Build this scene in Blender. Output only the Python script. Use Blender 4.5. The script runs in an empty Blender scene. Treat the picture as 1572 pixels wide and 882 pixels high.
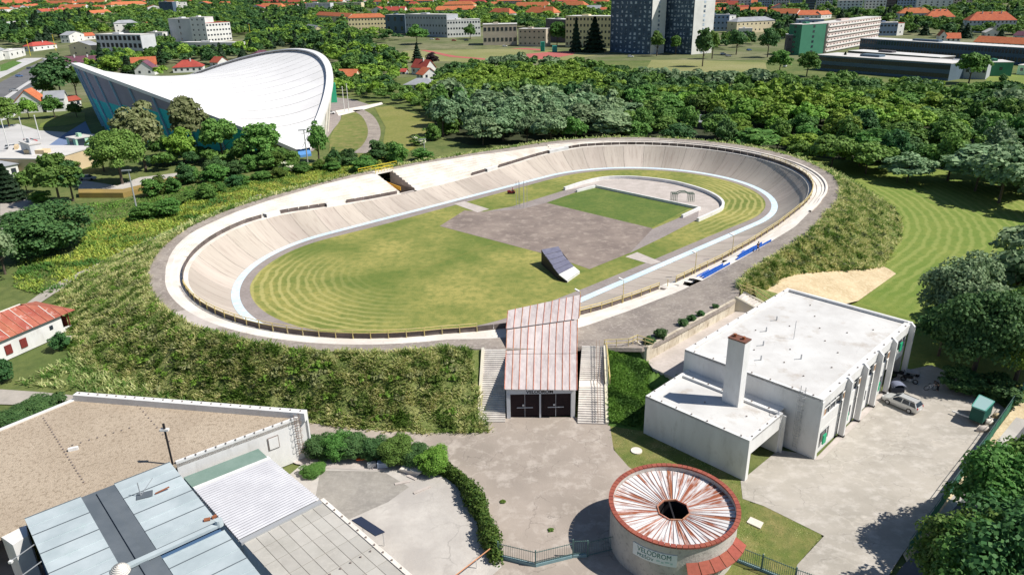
import bpy, math, random
import numpy as np
from mathutils import Vector, Matrix
R=math.radians; PI=math.pi
random.seed(7); rng=np.random.default_rng(7)
SC=bpy.context.scene
COL=SC.collection

# ---------------------------------------------------------------- camera
CAM_H=47.3
cd=bpy.data.cameras.new('camera'); cam=bpy.data.objects.new('camera',cd); COL.objects.link(cam)
cd.sensor_width=36; cd.lens=36*1119.6/1572; cd.clip_start=1; cd.clip_end=12000
_p=0.38998; _r=-0.01965
_fw=Vector((0,math.cos(_p),-math.sin(_p))); _rt0=Vector((1,0,0)); _up0=Vector((0,math.sin(_p),math.cos(_p)))
_rt=_rt0*math.cos(_r)+_up0*math.sin(_r); _up=_up0*math.cos(_r)-_rt0*math.sin(_r)
cam.matrix_world=Matrix(((_rt.x,_up.x,-_fw.x,0),(_rt.y,_up.y,-_fw.y,0),(_rt.z,_up.z,-_fw.z,CAM_H),(0,0,0,1)))
SC.camera=cam
# ---------------------------------------------------------------- light
SUN_EL=R(51.2); SUN_AZ=R(-10.5)      # azimuth counter-clockwise from +x
w=bpy.data.worlds.new('World'); SC.world=w; w.use_nodes=True
nt=w.node_tree; nt.nodes.clear()
sky=nt.nodes.new('ShaderNodeTexSky'); sky.sky_type='NISHITA'; sky.sun_disc=False
sky.sun_elevation=SUN_EL; sky.sun_rotation=PI/2-SUN_AZ; sky.air_density=1.0; sky.dust_density=0.3; sky.ozone_density=3.0
bg=nt.nodes.new('ShaderNodeBackground'); bg.inputs['Strength'].default_value=0.066
ow=nt.nodes.new('ShaderNodeOutputWorld'); nt.links.new(sky.outputs[0],bg.inputs[0]); nt.links.new(bg.outputs[0],ow.inputs[0])
sl=bpy.data.lights.new('sun','SUN'); sl.energy=4.7; sl.angle=R(0.5); sl.color=(1.0,0.955,0.88)
sun=bpy.data.objects.new('sun',sl); COL.objects.link(sun)
_sd=Vector((math.cos(SUN_EL)*math.cos(SUN_AZ),math.cos(SUN_EL)*math.sin(SUN_AZ),math.sin(SUN_EL)))
sun.rotation_euler=_sd.to_track_quat('Z','Y').to_euler(); sun.location=(0,0,80)
SC.view_settings.view_transform='Standard'; SC.view_settings.look='None'; SC.view_settings.exposure=0.30; SC.view_settings.gamma=1
SC.render.engine='CYCLES'
SC.cycles.max_bounces=5; SC.cycles.diffuse_bounces=3; SC.cycles.glossy_bounces=2; SC.cycles.transparent_max_bounces=6
SC.cycles.use_denoising=True

# ---------------------------------------------------------------- materials
MATS={}
def mat(name,c1,c2=None,scale=.5,detail=6,rough=.9,c3=None,scale3=6.,rand=0.,bump=0.,bscale=4.,metal=0.,coords='pos',mix3=.5,stretch=None,island=0.,spec=.3,ramp=(.38,.62),ramp3=(.45,.7),transl=0.,cracks=None):
    """procedural surface: two large scale colours, a third fine one, per-object variation, bump"""
    m=bpy.data.materials.new(name); m.use_nodes=True; n=m.node_tree.nodes; l=m.node_tree.links
    b=n['Principled BSDF']; b.inputs['Roughness'].default_value=rough; b.inputs['Metallic'].default_value=metal
    b.inputs['Specular IOR Level'].default_value=spec
    rgba=lambda c:(c[0],c[1],c[2],1)
    if coords=='pos': src=n.new('ShaderNodeNewGeometry').outputs['Position']
    elif coords=='uv': src=n.new('ShaderNodeUVMap').outputs[0]
    else: src=n.new('ShaderNodeTexCoord').outputs['Object']
    if stretch:
        mp=n.new('ShaderNodeMapping'); mp.inputs['Scale'].default_value=stretch; l.new(src,mp.inputs[0]); src=mp.outputs[0]
    def noise(sc,det=6,ro=.6):
        t=n.new('ShaderNodeTexNoise'); t.inputs['Scale'].default_value=sc; t.inputs['Detail'].default_value=det; t.inputs['Roughness'].default_value=ro
        l.new(src,t.inputs['Vector']); return t.outputs['Fac']
    def rmp(f,a,b_):
        r=n.new('ShaderNodeMapRange'); r.inputs[1].default_value=a; r.inputs[2].default_value=b_; l.new(f,r.inputs[0]); return r.outputs[0]
    def mix(f,a,b_):
        x=n.new('ShaderNodeMix'); x.data_type='RGBA'
        if isinstance(f,float): x.inputs[0].default_value=f
        else: l.new(f,x.inputs[0])
        for i,c in ((6,a),(7,b_)):
            if isinstance(c,tuple): x.inputs[i].default_value=rgba(c)
            else: l.new(c,x.inputs[i])
        return x.outputs[2]
    col=None
    if c2: col=mix(rmp(noise(scale,detail),*ramp),tuple(c1),tuple(c2))
    if c3:
        f=rmp(noise(scale3,4,.7),*ramp3)
        mm=n.new('ShaderNodeMath'); mm.operation='MULTIPLY'; mm.inputs[1].default_value=mix3; l.new(f,mm.inputs[0])
        col=mix(mm.outputs[0],col if col is not None else tuple(c1),tuple(c3))
    if cracks:
        for cs,cw,cc,ca in cracks:
            nz=n.new('ShaderNodeTexNoise'); nz.inputs['Scale'].default_value=cs*2.5; nz.inputs['Detail'].default_value=5; l.new(src,nz.inputs['Vector'])
            vm=n.new('ShaderNodeVectorMath'); vm.operation='MULTIPLY_ADD'; vm.inputs[1].default_value=(1.1/cs*.5,)*3; l.new(nz.outputs['Color'],vm.inputs[0]); l.new(src,vm.inputs[2])
            vo=n.new('ShaderNodeTexVoronoi'); vo.feature='DISTANCE_TO_EDGE'; vo.inputs['Scale'].default_value=cs; l.new(vm.outputs[0],vo.inputs['Vector'])
            q=n.new('ShaderNodeMapRange'); q.inputs[1].default_value=0; q.inputs[2].default_value=cw*cs; q.inputs[3].default_value=ca; q.inputs[4].default_value=0; l.new(vo.outputs['Distance'],q.inputs[0])
            pn=rmp(noise(cs*.8,3),.45,.6); mm=n.new('ShaderNodeMath'); mm.operation='MULTIPLY'; l.new(q.outputs[0],mm.inputs[0]); l.new(pn,mm.inputs[1])
            col=mix(mm.outputs[0],col if col is not None else tuple(c1),tuple(cc))
    if rand or island:
        h=n.new('ShaderNodeHueSaturation')
        if col is None: h.inputs['Color'].default_value=rgba(c1)
        else: l.new(col,h.inputs['Color'])
        tot=None
        for amt,o in ((rand,'obj'),(island,'isl')):
            if not amt: continue
            s=n.new('ShaderNodeObjectInfo').outputs['Random'] if o=='obj' else n.new('ShaderNodeNewGeometry').outputs['Random Per Island']
            r=n.new('ShaderNodeMapRange'); r.inputs[3].default_value=1-amt; r.inputs[4].default_value=1+amt; l.new(s,r.inputs[0])
            if tot is None: tot=r.outputs[0]
            else:
                q=n.new('ShaderNodeMath'); q.operation='MULTIPLY'; l.new(tot,q.inputs[0]); l.new(r.outputs[0],q.inputs[1]); tot=q.outputs[0]
        l.new(tot,h.inputs['Value'])
        if rand:
            s=n.new('ShaderNodeObjectInfo').outputs['Random']; q=n.new('ShaderNodeMath'); q.operation='MULTIPLY'; q.inputs[1].default_value=7.31; l.new(s,q.inputs[0])
            fr=n.new('ShaderNodeMath'); fr.operation='FRACT'; l.new(q.outputs[0],fr.inputs[0])
            r=n.new('ShaderNodeMapRange'); r.inputs[3].default_value=.5-.06*rand; r.inputs[4].default_value=.5+.06*rand; l.new(fr.outputs[0],r.inputs[0]); l.new(r.outputs[0],h.inputs['Hue'])
        col=h.outputs[0]
    if col is None: b.inputs['Base Color'].default_value=rgba(c1)
    else: l.new(col,b.inputs['Base Color'])
    if bump:
        bp=n.new('ShaderNodeBump'); bp.inputs['Strength'].default_value=bump; bp.inputs['Distance'].default_value=.15
        l.new(noise(bscale,5,.65),bp.inputs['Height']); l.new(bp.outputs[0],b.inputs['Normal'])
    if transl:
        t=n.new('ShaderNodeBsdfTranslucent'); ms=n.new('ShaderNodeMixShader'); ms.inputs[0].default_value=transl
        if col is not None: l.new(col,t.inputs[0])
        out=n['Material Output']; l.new(b.outputs[0],ms.inputs[1]); l.new(t.outputs[0],ms.inputs[2]); l.new(ms.outputs[0],out.inputs[0])
    MATS[name]=m; return m

# ---------------------------------------------------------------- mesh helpers
class MB:
    def __init__(s): s.v=[]; s.f=[]; s.uv=None
    def _a(s,pts): i=len(s.v); s.v+=[tuple(p) for p in pts]; return i
    def poly(s,pts): i=s._a(pts); s.f.append(tuple(range(i,i+len(pts)))); return s
    def box(s,x0,y0,z0,x1,y1,z1): return s.prism([(x0,y0),(x1,y0),(x1,y1),(x0,y1)],z0,z1)
    def prism(s,p,z0,z1):
        """vertical prism; z0/z1 numbers or per-vertex lists; p counter-clockwise"""
        n=len(p)
        a=sum(p[i][0]*p[(i+1)%n][1]-p[(i+1)%n][0]*p[i][1] for i in range(n))
        Z0=z0 if isinstance(z0,(list,tuple)) else [z0]*n; Z1=z1 if isinstance(z1,(list,tuple)) else [z1]*n
        p=list(p)
        if a<0: p=p[::-1]; Z0=list(Z0)[::-1]; Z1=list(Z1)[::-1]
        i=s._a([(p[k][0],p[k][1],Z0[k]) for k in range(n)]+[(p[k][0],p[k][1],Z1[k]) for k in range(n)])
        s.f.append(tuple(i+k for k in range(n))[::-1]); s.f.append(tuple(i+n+k for k in range(n)))
        for k in range(n): s.f.append((i+k,i+(k+1)%n,i+n+(k+1)%n,i+n+k))
        return s
    def obox(s,cx,cy,z0,z1,lx,ly,rot=0):
        c,q=math.cos(rot),math.sin(rot)
        return s.prism([(cx+a*lx/2*c-b*ly/2*q, cy+a*lx/2*q+b*ly/2*c) for a,b in ((-1,-1),(1,-1),(1,1),(-1,1))],z0,z1)
    def beam(s,p,q,w,h=None,up=(0,0,1)):
        p=Vector(p); q=Vector(q); h=w if h is None else h; d=(q-p).normalized(); u=Vector(up)
        if abs(d.dot(u))>.98: u=Vector((1,0,0))
        a=d.cross(u).normalized(); b=a.cross(d).normalized()
        o=[]
        for c in (p,q): o+=[c-a*w/2-b*h/2,c+a*w/2-b*h/2,c+a*w/2+b*h/2,c-a*w/2+b*h/2]
        i=s._a(o)
        for f in ((0,1,2,3),(7,6,5,4),(0,4,5,1),(1,5,6,2),(2,6,7,3),(3,7,4,0)): s.f.append(tuple(i+k for k in f))
        return s
    def tube(s,p,q,r,n=8,r2=None):
        p=Vector(p); q=Vector(q); r2=r if r2 is None else r2; d=(q-p).normalized(); u=Vector((0,0,1)) if abs(d.z)<.95 else Vector((1,0,0))
        a=d.cross(u).normalized(); b=d.cross(a).normalized()
        i=s._a([p+(a*math.cos(2*PI*k/n)+b*math.sin(2*PI*k/n))*r for k in range(n)]+[q+(a*math.cos(2*PI*k/n)+b*math.sin(2*PI*k/n))*r2 for k in range(n)])
        s.f.append(tuple(i+k for k in range(n))); s.f.append(tuple(i+n+k for k in range(n))[::-1])
        for k in range(n): s.f.append((i+k,i+n+k,i+n+(k+1)%n,i+(k+1)%n))
        return s
    def grid(s,rows):
        i=s._a([p for r in rows for p in r]); m=len(rows[0])
        for a in range(len(rows)-1):
            for b in range(m-1): s.f.append((i+a*m+b,i+a*m+b+1,i+(a+1)*m+b+1,i+(a+1)*m+b))
        return s
    def mesh(s,name,o=(0,0,0)):
        me=bpy.data.meshes.new(name); me.from_pydata([(x-o[0],y-o[1],z-o[2]) for x,y,z in s.v],[],s.f); me.update(); return me
    def build(s,name,m,parent=None,smooth=False):
        o=Vector((0,0,0)); q=parent
        while q is not None: o=o+q.location; q=q.parent
        me=s.mesh(name,o); ob=link(name,me,m,parent)
        if s.uv is not None:
            u=me.uv_layers.new(name='UVMap'); k=[0]*0
            arr=np.array(s.uv,dtype=np.float32); vi=np.empty(len(me.loops),dtype=np.int32); me.loops.foreach_get('vertex_index',vi)
            u.data.foreach_set('uv',arr[vi].ravel())
        if smooth: me.shade_smooth()
        return ob
def link(name,me,m=None,parent=None,loc=None,rot=None,scale=None):
    ob=bpy.data.objects.new(name,me)
    if m is not None and me is not None and not me.materials: me.materials.append(m)
    COL.objects.link(ob)
    if parent is not None: ob.parent=parent
    if loc is not None: ob.location=loc
    if rot is not None: ob.rotation_euler=(0,0,rot) if isinstance(rot,(int,float)) else rot
    if scale is not None: ob.scale=scale if isinstance(scale,(tuple,list)) else (scale,)*3
    return ob
def npmesh(name,V,F):
    """V (n,3) array, F (m,k) array of equal-sized faces"""
    me=bpy.data.meshes.new(name); V=np.asarray(V,np.float32); F=np.asarray(F,np.int32); k=F.shape[1]
    me.vertices.add(len(V)); me.vertices.foreach_set('co',V.ravel())
    me.loops.add(F.size); me.loops.foreach_set('vertex_index',F.ravel())
    me.polygons.add(len(F)); me.polygons.foreach_set('loop_start',np.arange(0,F.size,k,dtype=np.int32)); me.polygons.foreach_set('loop_total',np.full(len(F),k,np.int32))
    me.update(calc_edges=True); return me
def tag(o,label=None,cat=None,group=None,kind=None):
    if label: o['label']=label
    if cat: o['category']=cat
    if group: o['group']=group
    if kind: o['kind']=kind
    return o
def empty(name,loc,label,cat,group=None,rot=0):
    o=bpy.data.objects.new(name,None); o.empty_display_size=.5; COL.objects.link(o); o.location=loc if len(loc)==3 else (loc[0],loc[1],0); o.rotation_euler=(0,0,rot)
    return tag(o,label,cat,group)
def struct(o,label=None): o['kind']='structure'; return o
def copy_tree(o,parent=None):
    c=o.copy(); COL.objects.link(c); c.parent=parent
    for ch in list(KIDS.get(o.name,())): copy_child(ch,c)
    return c
def copy_child(ch,c):
    d=ch.copy(); COL.objects.link(d); d.parent=c
    for g in list(KIDS.get(ch.name,())): copy_child(g,d)
KIDS={}
def note(o):
    """remember the children of a prototype before copying it"""
    for ob in COL.objects:
        if ob.parent is not None: KIDS.setdefault(ob.parent.name,[])
    def rec(p):
        KIDS[p.name]=[q for q in COL.objects if q.parent==p]
        for q in KIDS[p.name]: rec(q)
    rec(o)

# ---------------------------------------------------------------- palette
M_conc=mat('track_concrete',(.53,.465,.40),(.41,.355,.305),scale=.05,c3=(.30,.235,.20),scale3=1.2,stretch=(1.6,.16,1),coords='uv',rand=.09,mix3=.75,ramp3=(.5,.72),bump=.2,bscale=3)
M_white_conc=mat('pale_concrete',(.80,.75,.68),(.66,.60,.53),scale=.25,c3=(.30,.27,.22),scale3=1.6,mix3=.55,ramp3=(.6,.74),rand=.05,bump=.3)
M_rim=mat('rim_pavement',(.33,.285,.245),(.24,.205,.18),cracks=((.35,.10,(.50,.45,.38),.5),),scale=.3,c3=(.52,.46,.41),scale3=2.2,mix3=.6,ramp3=(.52,.68),bump=.3)
M_band=mat('blue_white_band',(.60,.71,.79),(.50,.64,.75),scale=.12,c3=(.80,.84,.86),scale3=1.,mix3=.6)
M_apron=mat('apron_asphalt',(.30,.26,.24),(.25,.215,.20),scale=.3,c3=(.40,.36,.35),scale3=2,mix3=.5)
M_board=mat('fence_board',(.16,.13,.12),(.10,.08,.075),scale=.5,rand=.15)
M_yellow=mat('yellow_paint',(.72,.57,.22),(.60,.50,.25),scale=2,rand=.05)
M_yellow2=mat('bright_yellow_paint',(.80,.62,.05))
M_joint=mat('joint_dark',(.25,.21,.19))
M_court=mat('court_asphalt',(.275,.222,.19),(.20,.16,.14),cracks=((.22,.12,(.16,.14,.12),.6),),scale=.12,c3=(.40,.335,.285),scale3=.5,mix3=.75,ramp3=(.5,.7))
M_slabc=mat('slab_concrete',(.55,.49,.45),(.46,.41,.37),scale=.4,c3=(.35,.3,.27),scale3=2,mix3=.4)
M_driveway=mat('driveway_asphalt',(.40,.34,.29),(.31,.265,.225),cracks=((.13,.14,(.55,.49,.42),.35),(.35,.05,(.15,.13,.115),.6)),scale=.10,c3=(.50,.44,.385),scale3=.5,mix3=.75,ramp3=(.5,.66),bump=.2,bscale=6)
M_parking=mat('parking_concrete',(.46,.42,.365),(.36,.33,.285),cracks=((.10,.16,(.60,.55,.48),.4),(.28,.06,(.20,.185,.165),.6)),scale=.10,c3=(.54,.50,.45),scale3=.6,mix3=.8,ramp3=(.48,.66),stretch=(1,1.4,1),bump=.2,bscale=5)
M_yardw=mat('yard_pale_concrete',(.55,.515,.47),(.42,.39,.36),cracks=((.16,.10,(.26,.24,.22),.6),),scale=.16,c3=(.42,.385,.35),scale3=1.1,mix3=.6,bump=.2)
M_yardg=mat('yard_grey_concrete',(.33,.305,.27),(.27,.25,.225),scale=.3,c3=(.42,.39,.35),scale3=1.6,mix3=.6,bump=.2)
M_road=mat('road_asphalt',(.16,.16,.165),(.12,.12,.125),scale=.1,c3=(.22,.22,.22),scale3=.6,mix3=.4)
M_lane=mat('lane_concrete',(.42,.38,.33),(.34,.31,.27),scale=.3,c3=(.5,.45,.4),scale3=2)
M_soil=mat('straw_soil',(.62,.49,.31),(.48,.37,.22),scale=.3,c3=(.75,.64,.44),scale3=2.2,mix3=.7,bump=.6,bscale=3)
M_white=mat('white_render',(.76,.755,.74),(.66,.65,.635),scale=.4,c3=(.48,.46,.43),scale3=1.1,mix3=.5,ramp3=(.55,.75),stretch=(1,1,.35))
M_roofw=mat('white_roof_felt',(.66,.65,.63),(.56,.545,.525),scale=.22,c3=(.40,.34,.28),scale3=.35,mix3=.7,ramp3=(.56,.74),cracks=((.25,.05,(.42,.40,.38),.5),),bump=.15)
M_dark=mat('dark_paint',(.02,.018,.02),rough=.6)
M_glass=mat('window_glass',(.03,.04,.055),rough=.15,spec=.6)
M_green=mat('green_paint',(.02,.35,.17),rough=.6)
M_steel=mat('galvanised_steel',(.45,.46,.47),rough=.5,metal=.3)
M_rust=mat('rusty_iron',(.36,.13,.06),(.25,.09,.045),scale=3)
M_wood=mat('tree_bark',(.13,.10,.075),(.09,.07,.055),scale=3)
def mow_mat(name,cx,cy,ex,ey,half,r):
    """short grass cut in rounds that follow the oval"""
    m=mat(name,(.185,.215,.045),(.29,.275,.075),scale=.055,c3=(.11,.17,.035),scale3=.5,mix3=.6,ramp3=(.42,.68),bump=.5,bscale=9)
    return m
def grass(name,a,b,c,scale=.1,s3=.9,mix3=.6,bump=.6,ramp=(.38,.62)):
    return mat(name,a,b,scale=scale,c3=c,scale3=s3,mix3=mix3,ramp3=(.42,.66),bump=bump,bscale=5,ramp=ramp,detail=9)
M_infield=grass('infield_grass',(.20,.205,.045),(.31,.275,.09),(.12,.165,.035),scale=.06,s3=.7)
M_court_grass=grass('court_grass',(.10,.16,.03),(.16,.20,.045),(.065,.12,.025),scale=.15)
M_field=grass('field_grass',(.16,.22,.04),(.23,.25,.06),(.11,.17,.03),scale=.07)
M_lawn=grass('lawn_grass',(.13,.17,.035),(.25,.22,.08),(.09,.13,.03),scale=.3)
M_slope=grass('slope_grass',(.14,.19,.045),(.27,.28,.10),(.06,.10,.025),scale=.3,s3=1.0,bump=1.)
M_green_slope=grass('lush_slope_grass',(.08,.17,.03),(.12,.21,.04),(.05,.11,.02),scale=.4)
M_meadow=grass('meadow_ground',(.10,.14,.035),(.17,.19,.06),(.06,.095,.025),scale=.06,s3=.5)
M_town=grass('town_ground',(.11,.14,.045),(.22,.21,.12),(.07,.095,.03),scale=.02,s3=.12)

# ================================================================ VELODROME
TH=0.7595806; CE=Vector((math.cos(TH),math.sin(TH))); CN=Vector((-CE.y,CE.x)); CC=Vector((0.14162075*47.3,3.11891448*47.3))
HA=33.65; HR=31.63; HL=4*HA+2*PI*HR
def P2(s,d):
    """plan position at station s along the 333 m line, d metres outside it"""
    s=s%HL
    if s<2*HA: q=CC+CE*(HA-s)+CN*(HR+d)
    elif s<2*HA+PI*HR:
        a=PI/2+(s-2*HA)/HR; q=CC-CE*HA+(CE*math.cos(a)+CN*math.sin(a))*(HR+d)
    elif s<4*HA+PI*HR: q=CC+CE*(-HA+s-2*HA-PI*HR)-CN*(HR+d)
    else:
        a=-PI/2+(s-4*HA-PI*HR)/HR; q=CC+CE*HA+(CE*math.cos(a)+CN*math.sin(a))*(HR+d)
    return q
def P3(s,d,z): q=P2(s,d); return (q.x,q.y,z)
def SD(x,y):
    q=Vector((x,y))-CC; s=q.dot(CE); t=q.dot(CN); s2=math.copysign(max(abs(s)-HA,0),s); return math.hypot(s2,t)-HR
def itp(tab):
    xs=np.array([t[0] for t in tab],float); ys=np.array([t[1] for t in tab],float)
    xs=np.concatenate([xs-HL,xs,xs+HL]); ys=np.tile(ys,3)
    return lambda s: float(np.interp(s%HL,xs,ys))
ZB=itp([(0,3.2),(10,2.6),(18,2.2),(28,1.95),(40,1.9),(50,2.3),(61,3.0),(67,3.5),(73,4.2),(80,4.8),(88,4.9),(150,4.9),(157,4.4),(166,3.2),(172,2.5),(180,1.9),(190,1.4),(205,1.5),(215,2.0),(226,2.9),(236,4.1),(245,4.8),(252,4.95),(318,4.8),(326,4.0)])
def WB(s): z=ZB(s); return math.sqrt(7.6**2-z*z)
DC=itp([(0,11.6),(6,13.5),(12,15.2),(27,17.6),(48,18.4),(58,17.4),(65,15.6),(74,13.3),(82,12.1),(87,11.9),(93,10.8),(99,9.6),(104,9.1),(150,9.2),(156,10.8),(163,12.6),(171,12.9),(183,13.8),(208,13.6),(222,13.0),(230,11.4),(240,9.4),(318,9.2),(326,10.2)])
ZC=itp([(0,5.4),(100,5.5),(150,5.5),(158,5.0),(171,4.1),(190,3.8),(208,4.5),(222,5.0),(236,5.4),(320,5.5)])
DD=itp([(0,14.2),(12,16.8),(27,19.0),(38,19.6),(48,20.0),(65,17.2),(74,15.2),(82,14.2),(88,13.6),(99,12.3),(108,11.4),(126,11.2),(140,11.6),(150,12.0),(153,13.7),(157,15.8),(160.2,17.7),(161.8,19.6),(164.2,22.9),(183.2,23.0),(187,21.8),(190,20.4),(194,19.2),(205,18.2),(217,17.5),(226,15.6),(236,13.6),(245,12.4),(262,12.4),(282,13.8),(310,14.0),(330,13.6)])
ZD=itp([(0,5.7),(150,5.7),(160,5.2),(164,5.0),(183,5.0),(192,5.0),(210,5.2),(225,5.5),(240,5.7)])
DE=itp([(0,30),(78,29),(97,29),(104,26),(112,23),(120,20),(129,17.8),(139,19.0),(145,21),(151,23.2),(155,23.5),(160,23.6),(164.2,23.6),(183.2,23.6),(188,23.2),(191,22.4),(195,21.9),(201,21.4),(207,22.2),(216,24.9),(225,28.3),(236,26),(245,24.8),(262,24),(279,27),(300,27)])
ZE=itp([(0,0),(184,0),(188,3.0),(201,3.0),(207,2.4),(216,1.1),(225,0)])
def BZ(s,u): return ZB(s)*(.62*u+.38*u*u)        # bank surface, u 0..1
def strip(mb,s0,s1,n,rows,uv=True):
    """rows: functions s->(d,z)"""
    m=len(rows); base=len(mb.v)
    if mb.uv is None and uv: mb.uv=[]
    for i in range(n+1):
        s=s0+(s1-s0)*i/n
        for r in rows:
            d,z=r(s); mb.v.append(P3(s,d,z))
            if uv: mb.uv.append((s,d))
    for i in range(n):
        for j in range(m-1):
            a=base+i*m+j; mb.f.append((a,a+m,a+m+1,a+1))
    return mb
velo=empty('velodrome_track',(CC.x,CC.y,0),'oval concrete cycling track with steep banked turns and pale blue inner band','velodrome')
# banked slabs, one per bay, on a dark joint sheet
NB=66
for i in range(NB):
    s0=i*HL/NB; s1=(i+1)*HL/NB; mb=MB(); g=.035
    strip(mb,s0+g,s1-g,4,[(lambda s,u=u: (u*WB(s),BZ(s,u)-0.0)) for u in (0,.2,.4,.6,.8,1)])
    mb.build('bank_slab',M_conc,velo,smooth=True)
mb=MB(); strip(mb,0,HL,220,[(lambda s,u=u: (u*WB(s)+.0,BZ(s,u)-.09)) for u in (0,.33,.66,1)]); mb.build('joint_bed',M_joint,velo)
mb=MB(); strip(mb,0,HL,220,[lambda s:(-1.4,.012),lambda s:(-.02,.016)]); mb.build('inner_band',M_band,velo)
AIN=itp([(0,-3.6),(31,-3.9),(55,-4.2),(79,-3.3),(100,-3.0),(130,-4.2),(155,-4.6),(182,-3.6),(202,-3.4),(218,-3.4),(255,-2.6),(310,-3.2)])
mb=MB(); strip(mb,0,HL,220,[lambda s:(AIN(s),.0),lambda s:(-1.4,.008)]); mb.build('apron',M_apron,velo)
# thin dark strip along part of the far turn bank
mb=MB(); strip(mb,247,284,40,[lambda s:(.715*WB(s),BZ(s,.715)+.012),lambda s:(.74*WB(s),BZ(s,.74)+.012)]); mb.build('dark_strip',mat('dark_line',(.03,.035,.06)),velo)
# pale upper walkway (d=W .. C) : near side and turns as a paved strip; the grandstands are separate
def walk_rows(s): pass
def wz(s,u): return ZB(s)+.12+(ZC(s)-ZB(s)-.12)*u
def wd(s,u): return WB(s)+(DC(s)-WB(s))*u
for a,b in ((97,186.0),(189.5,HL-8)):
    mb=MB(); n=int((b-a)/1.5)
    strip(mb,a,b,n,[lambda s:(WB(s),ZB(s)-.05),lambda s:(WB(s)+.02,ZB(s)+.1),lambda s:(wd(s,.45),wz(s,.18)),lambda s:(wd(s,.5),wz(s,.55)),lambda s:(wd(s,.75),wz(s,.62)),lambda s:(wd(s,.78),wz(s,.97)),lambda s:(wd(s,1),wz(s,1)-.0),lambda s:(wd(s,1)+.05,ZC(s)-.0)])
    mb.build('walkway',M_white_conc,velo)
# sandy terrace at the foot of the bank behind the white building
TT=[P3(s,DE(s)-.3,ZE(s)+.03) for s in (189,195,201,207,216,226)]; BB=[(40,96.2,3.02),(42.4,97.6,2.7),(46,100.0,2.0),(49.5,102.0,1.2),(55,106.0,.3),(67,118.0,-.02)]
struct(MB().grid([BB,[tuple((np.array(a)+np.array(b))/2+np.array([0,0,.12])) for a,b in zip(BB,TT)],TT]).build('bare_soil',M_soil,None,smooth=True))
# stair opening in the walkway
op=empty('stair_opening',(*P2(188,10),0),'recessed stair opening in the pale walkway by the near straight fence','stair opening')
for k in range(8):
    a=186+k*.44; mb=MB(); mb.prism([tuple(P2(a,WB(a)+1)),tuple(P2(a+.46,WB(a)+1)),tuple(P2(a+.46,DC(a))),tuple(P2(a,DC(a)))],-.1,2.2-k*.2); mb.build('step',M_slabc,op)
mb=MB(); mb.prism([tuple(P2(185.9,WB(187))),tuple(P2(189.6,WB(187))),tuple(P2(189.6,WB(187)+2.3)),tuple(P2(185.9,WB(187)+2.3))],0,ZB(187)+.14); mb.build('landing',M_white_conc,op)
# white kerbs and a dark gutter on the turn
mb=MB(); strip(mb,232,HL-8,90,[lambda s:(wd(s,1)-.1,ZC(s)-.1),lambda s:(wd(s,1)-.1,ZC(s)+.3),lambda s:(wd(s,1)+.35,ZC(s)+.3),lambda s:(wd(s,1)+.35,ZC(s)-.1)]); mb.build('kerb',M_white_conc,velo)
# rim pavement
def rim(a,b,name='rim_pavement'):
    mb=MB(); strip(mb,a,b,max(2,int((b-a)/1.5)),[lambda s:(DC(s),ZC(s)-.4),lambda s:(DC(s)+.05,ZC(s)+.02),lambda s:(.5*(DC(s)+DD(s)),.5*(ZC(s)+ZD(s))+.02),lambda s:(DD(s),ZD(s)),lambda s:(DD(s)+.1,ZD(s)-.5)]); return mb.build(name,M_rim,velo)
rim(-8,117.6); rim(124.8,HL-8)
mb=MB(); strip(mb,117.6,124.8,5,[lambda s:(DC(s),ZC(s)-.4),lambda s:(DC(s)+.05,ZC(s)+.02),lambda s:(DD(s),ZD(s)),lambda s:(DD(s)+.1,ZD(s)-.5)]); mb.build('rim_pavement',M_slabc,velo)
# embankment
def emb(a,b,name,m,n,k=10,amp=.18):
    mb=MB(); mb.uv=[]; base=0; r2=np.random.default_rng(3)
    for i in range(n+1):
        s=a+(b-a)*i/n
        for j in range(k+1):
            u=j/k; d=DD(s)+.05+(DE(s)-DD(s))*u; z=ZD(s)*(1-u)**1.0-.06
            prof=ZE(s)+(ZD(s)-ZE(s))*(1-(3*u*u-2*u*u*u)*.45-.55*u)-.03
            z=prof+(r2.normal()*amp if 0<j<k else 0)
            if j==k: z=ZE(s)-.1
            mb.v.append(P3(s,d,z)); mb.uv.append((s,d))
    m_=k+1
    for i in range(n):
        for j in range(k): q=i*m_+j; mb.f.append((q,q+m_,q+m_+1,q+1))
    o=mb.build(name,m,None,smooth=True); return struct(o)
emb(186.5,HL+150.7,'embankment',M_slope,360)

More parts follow.
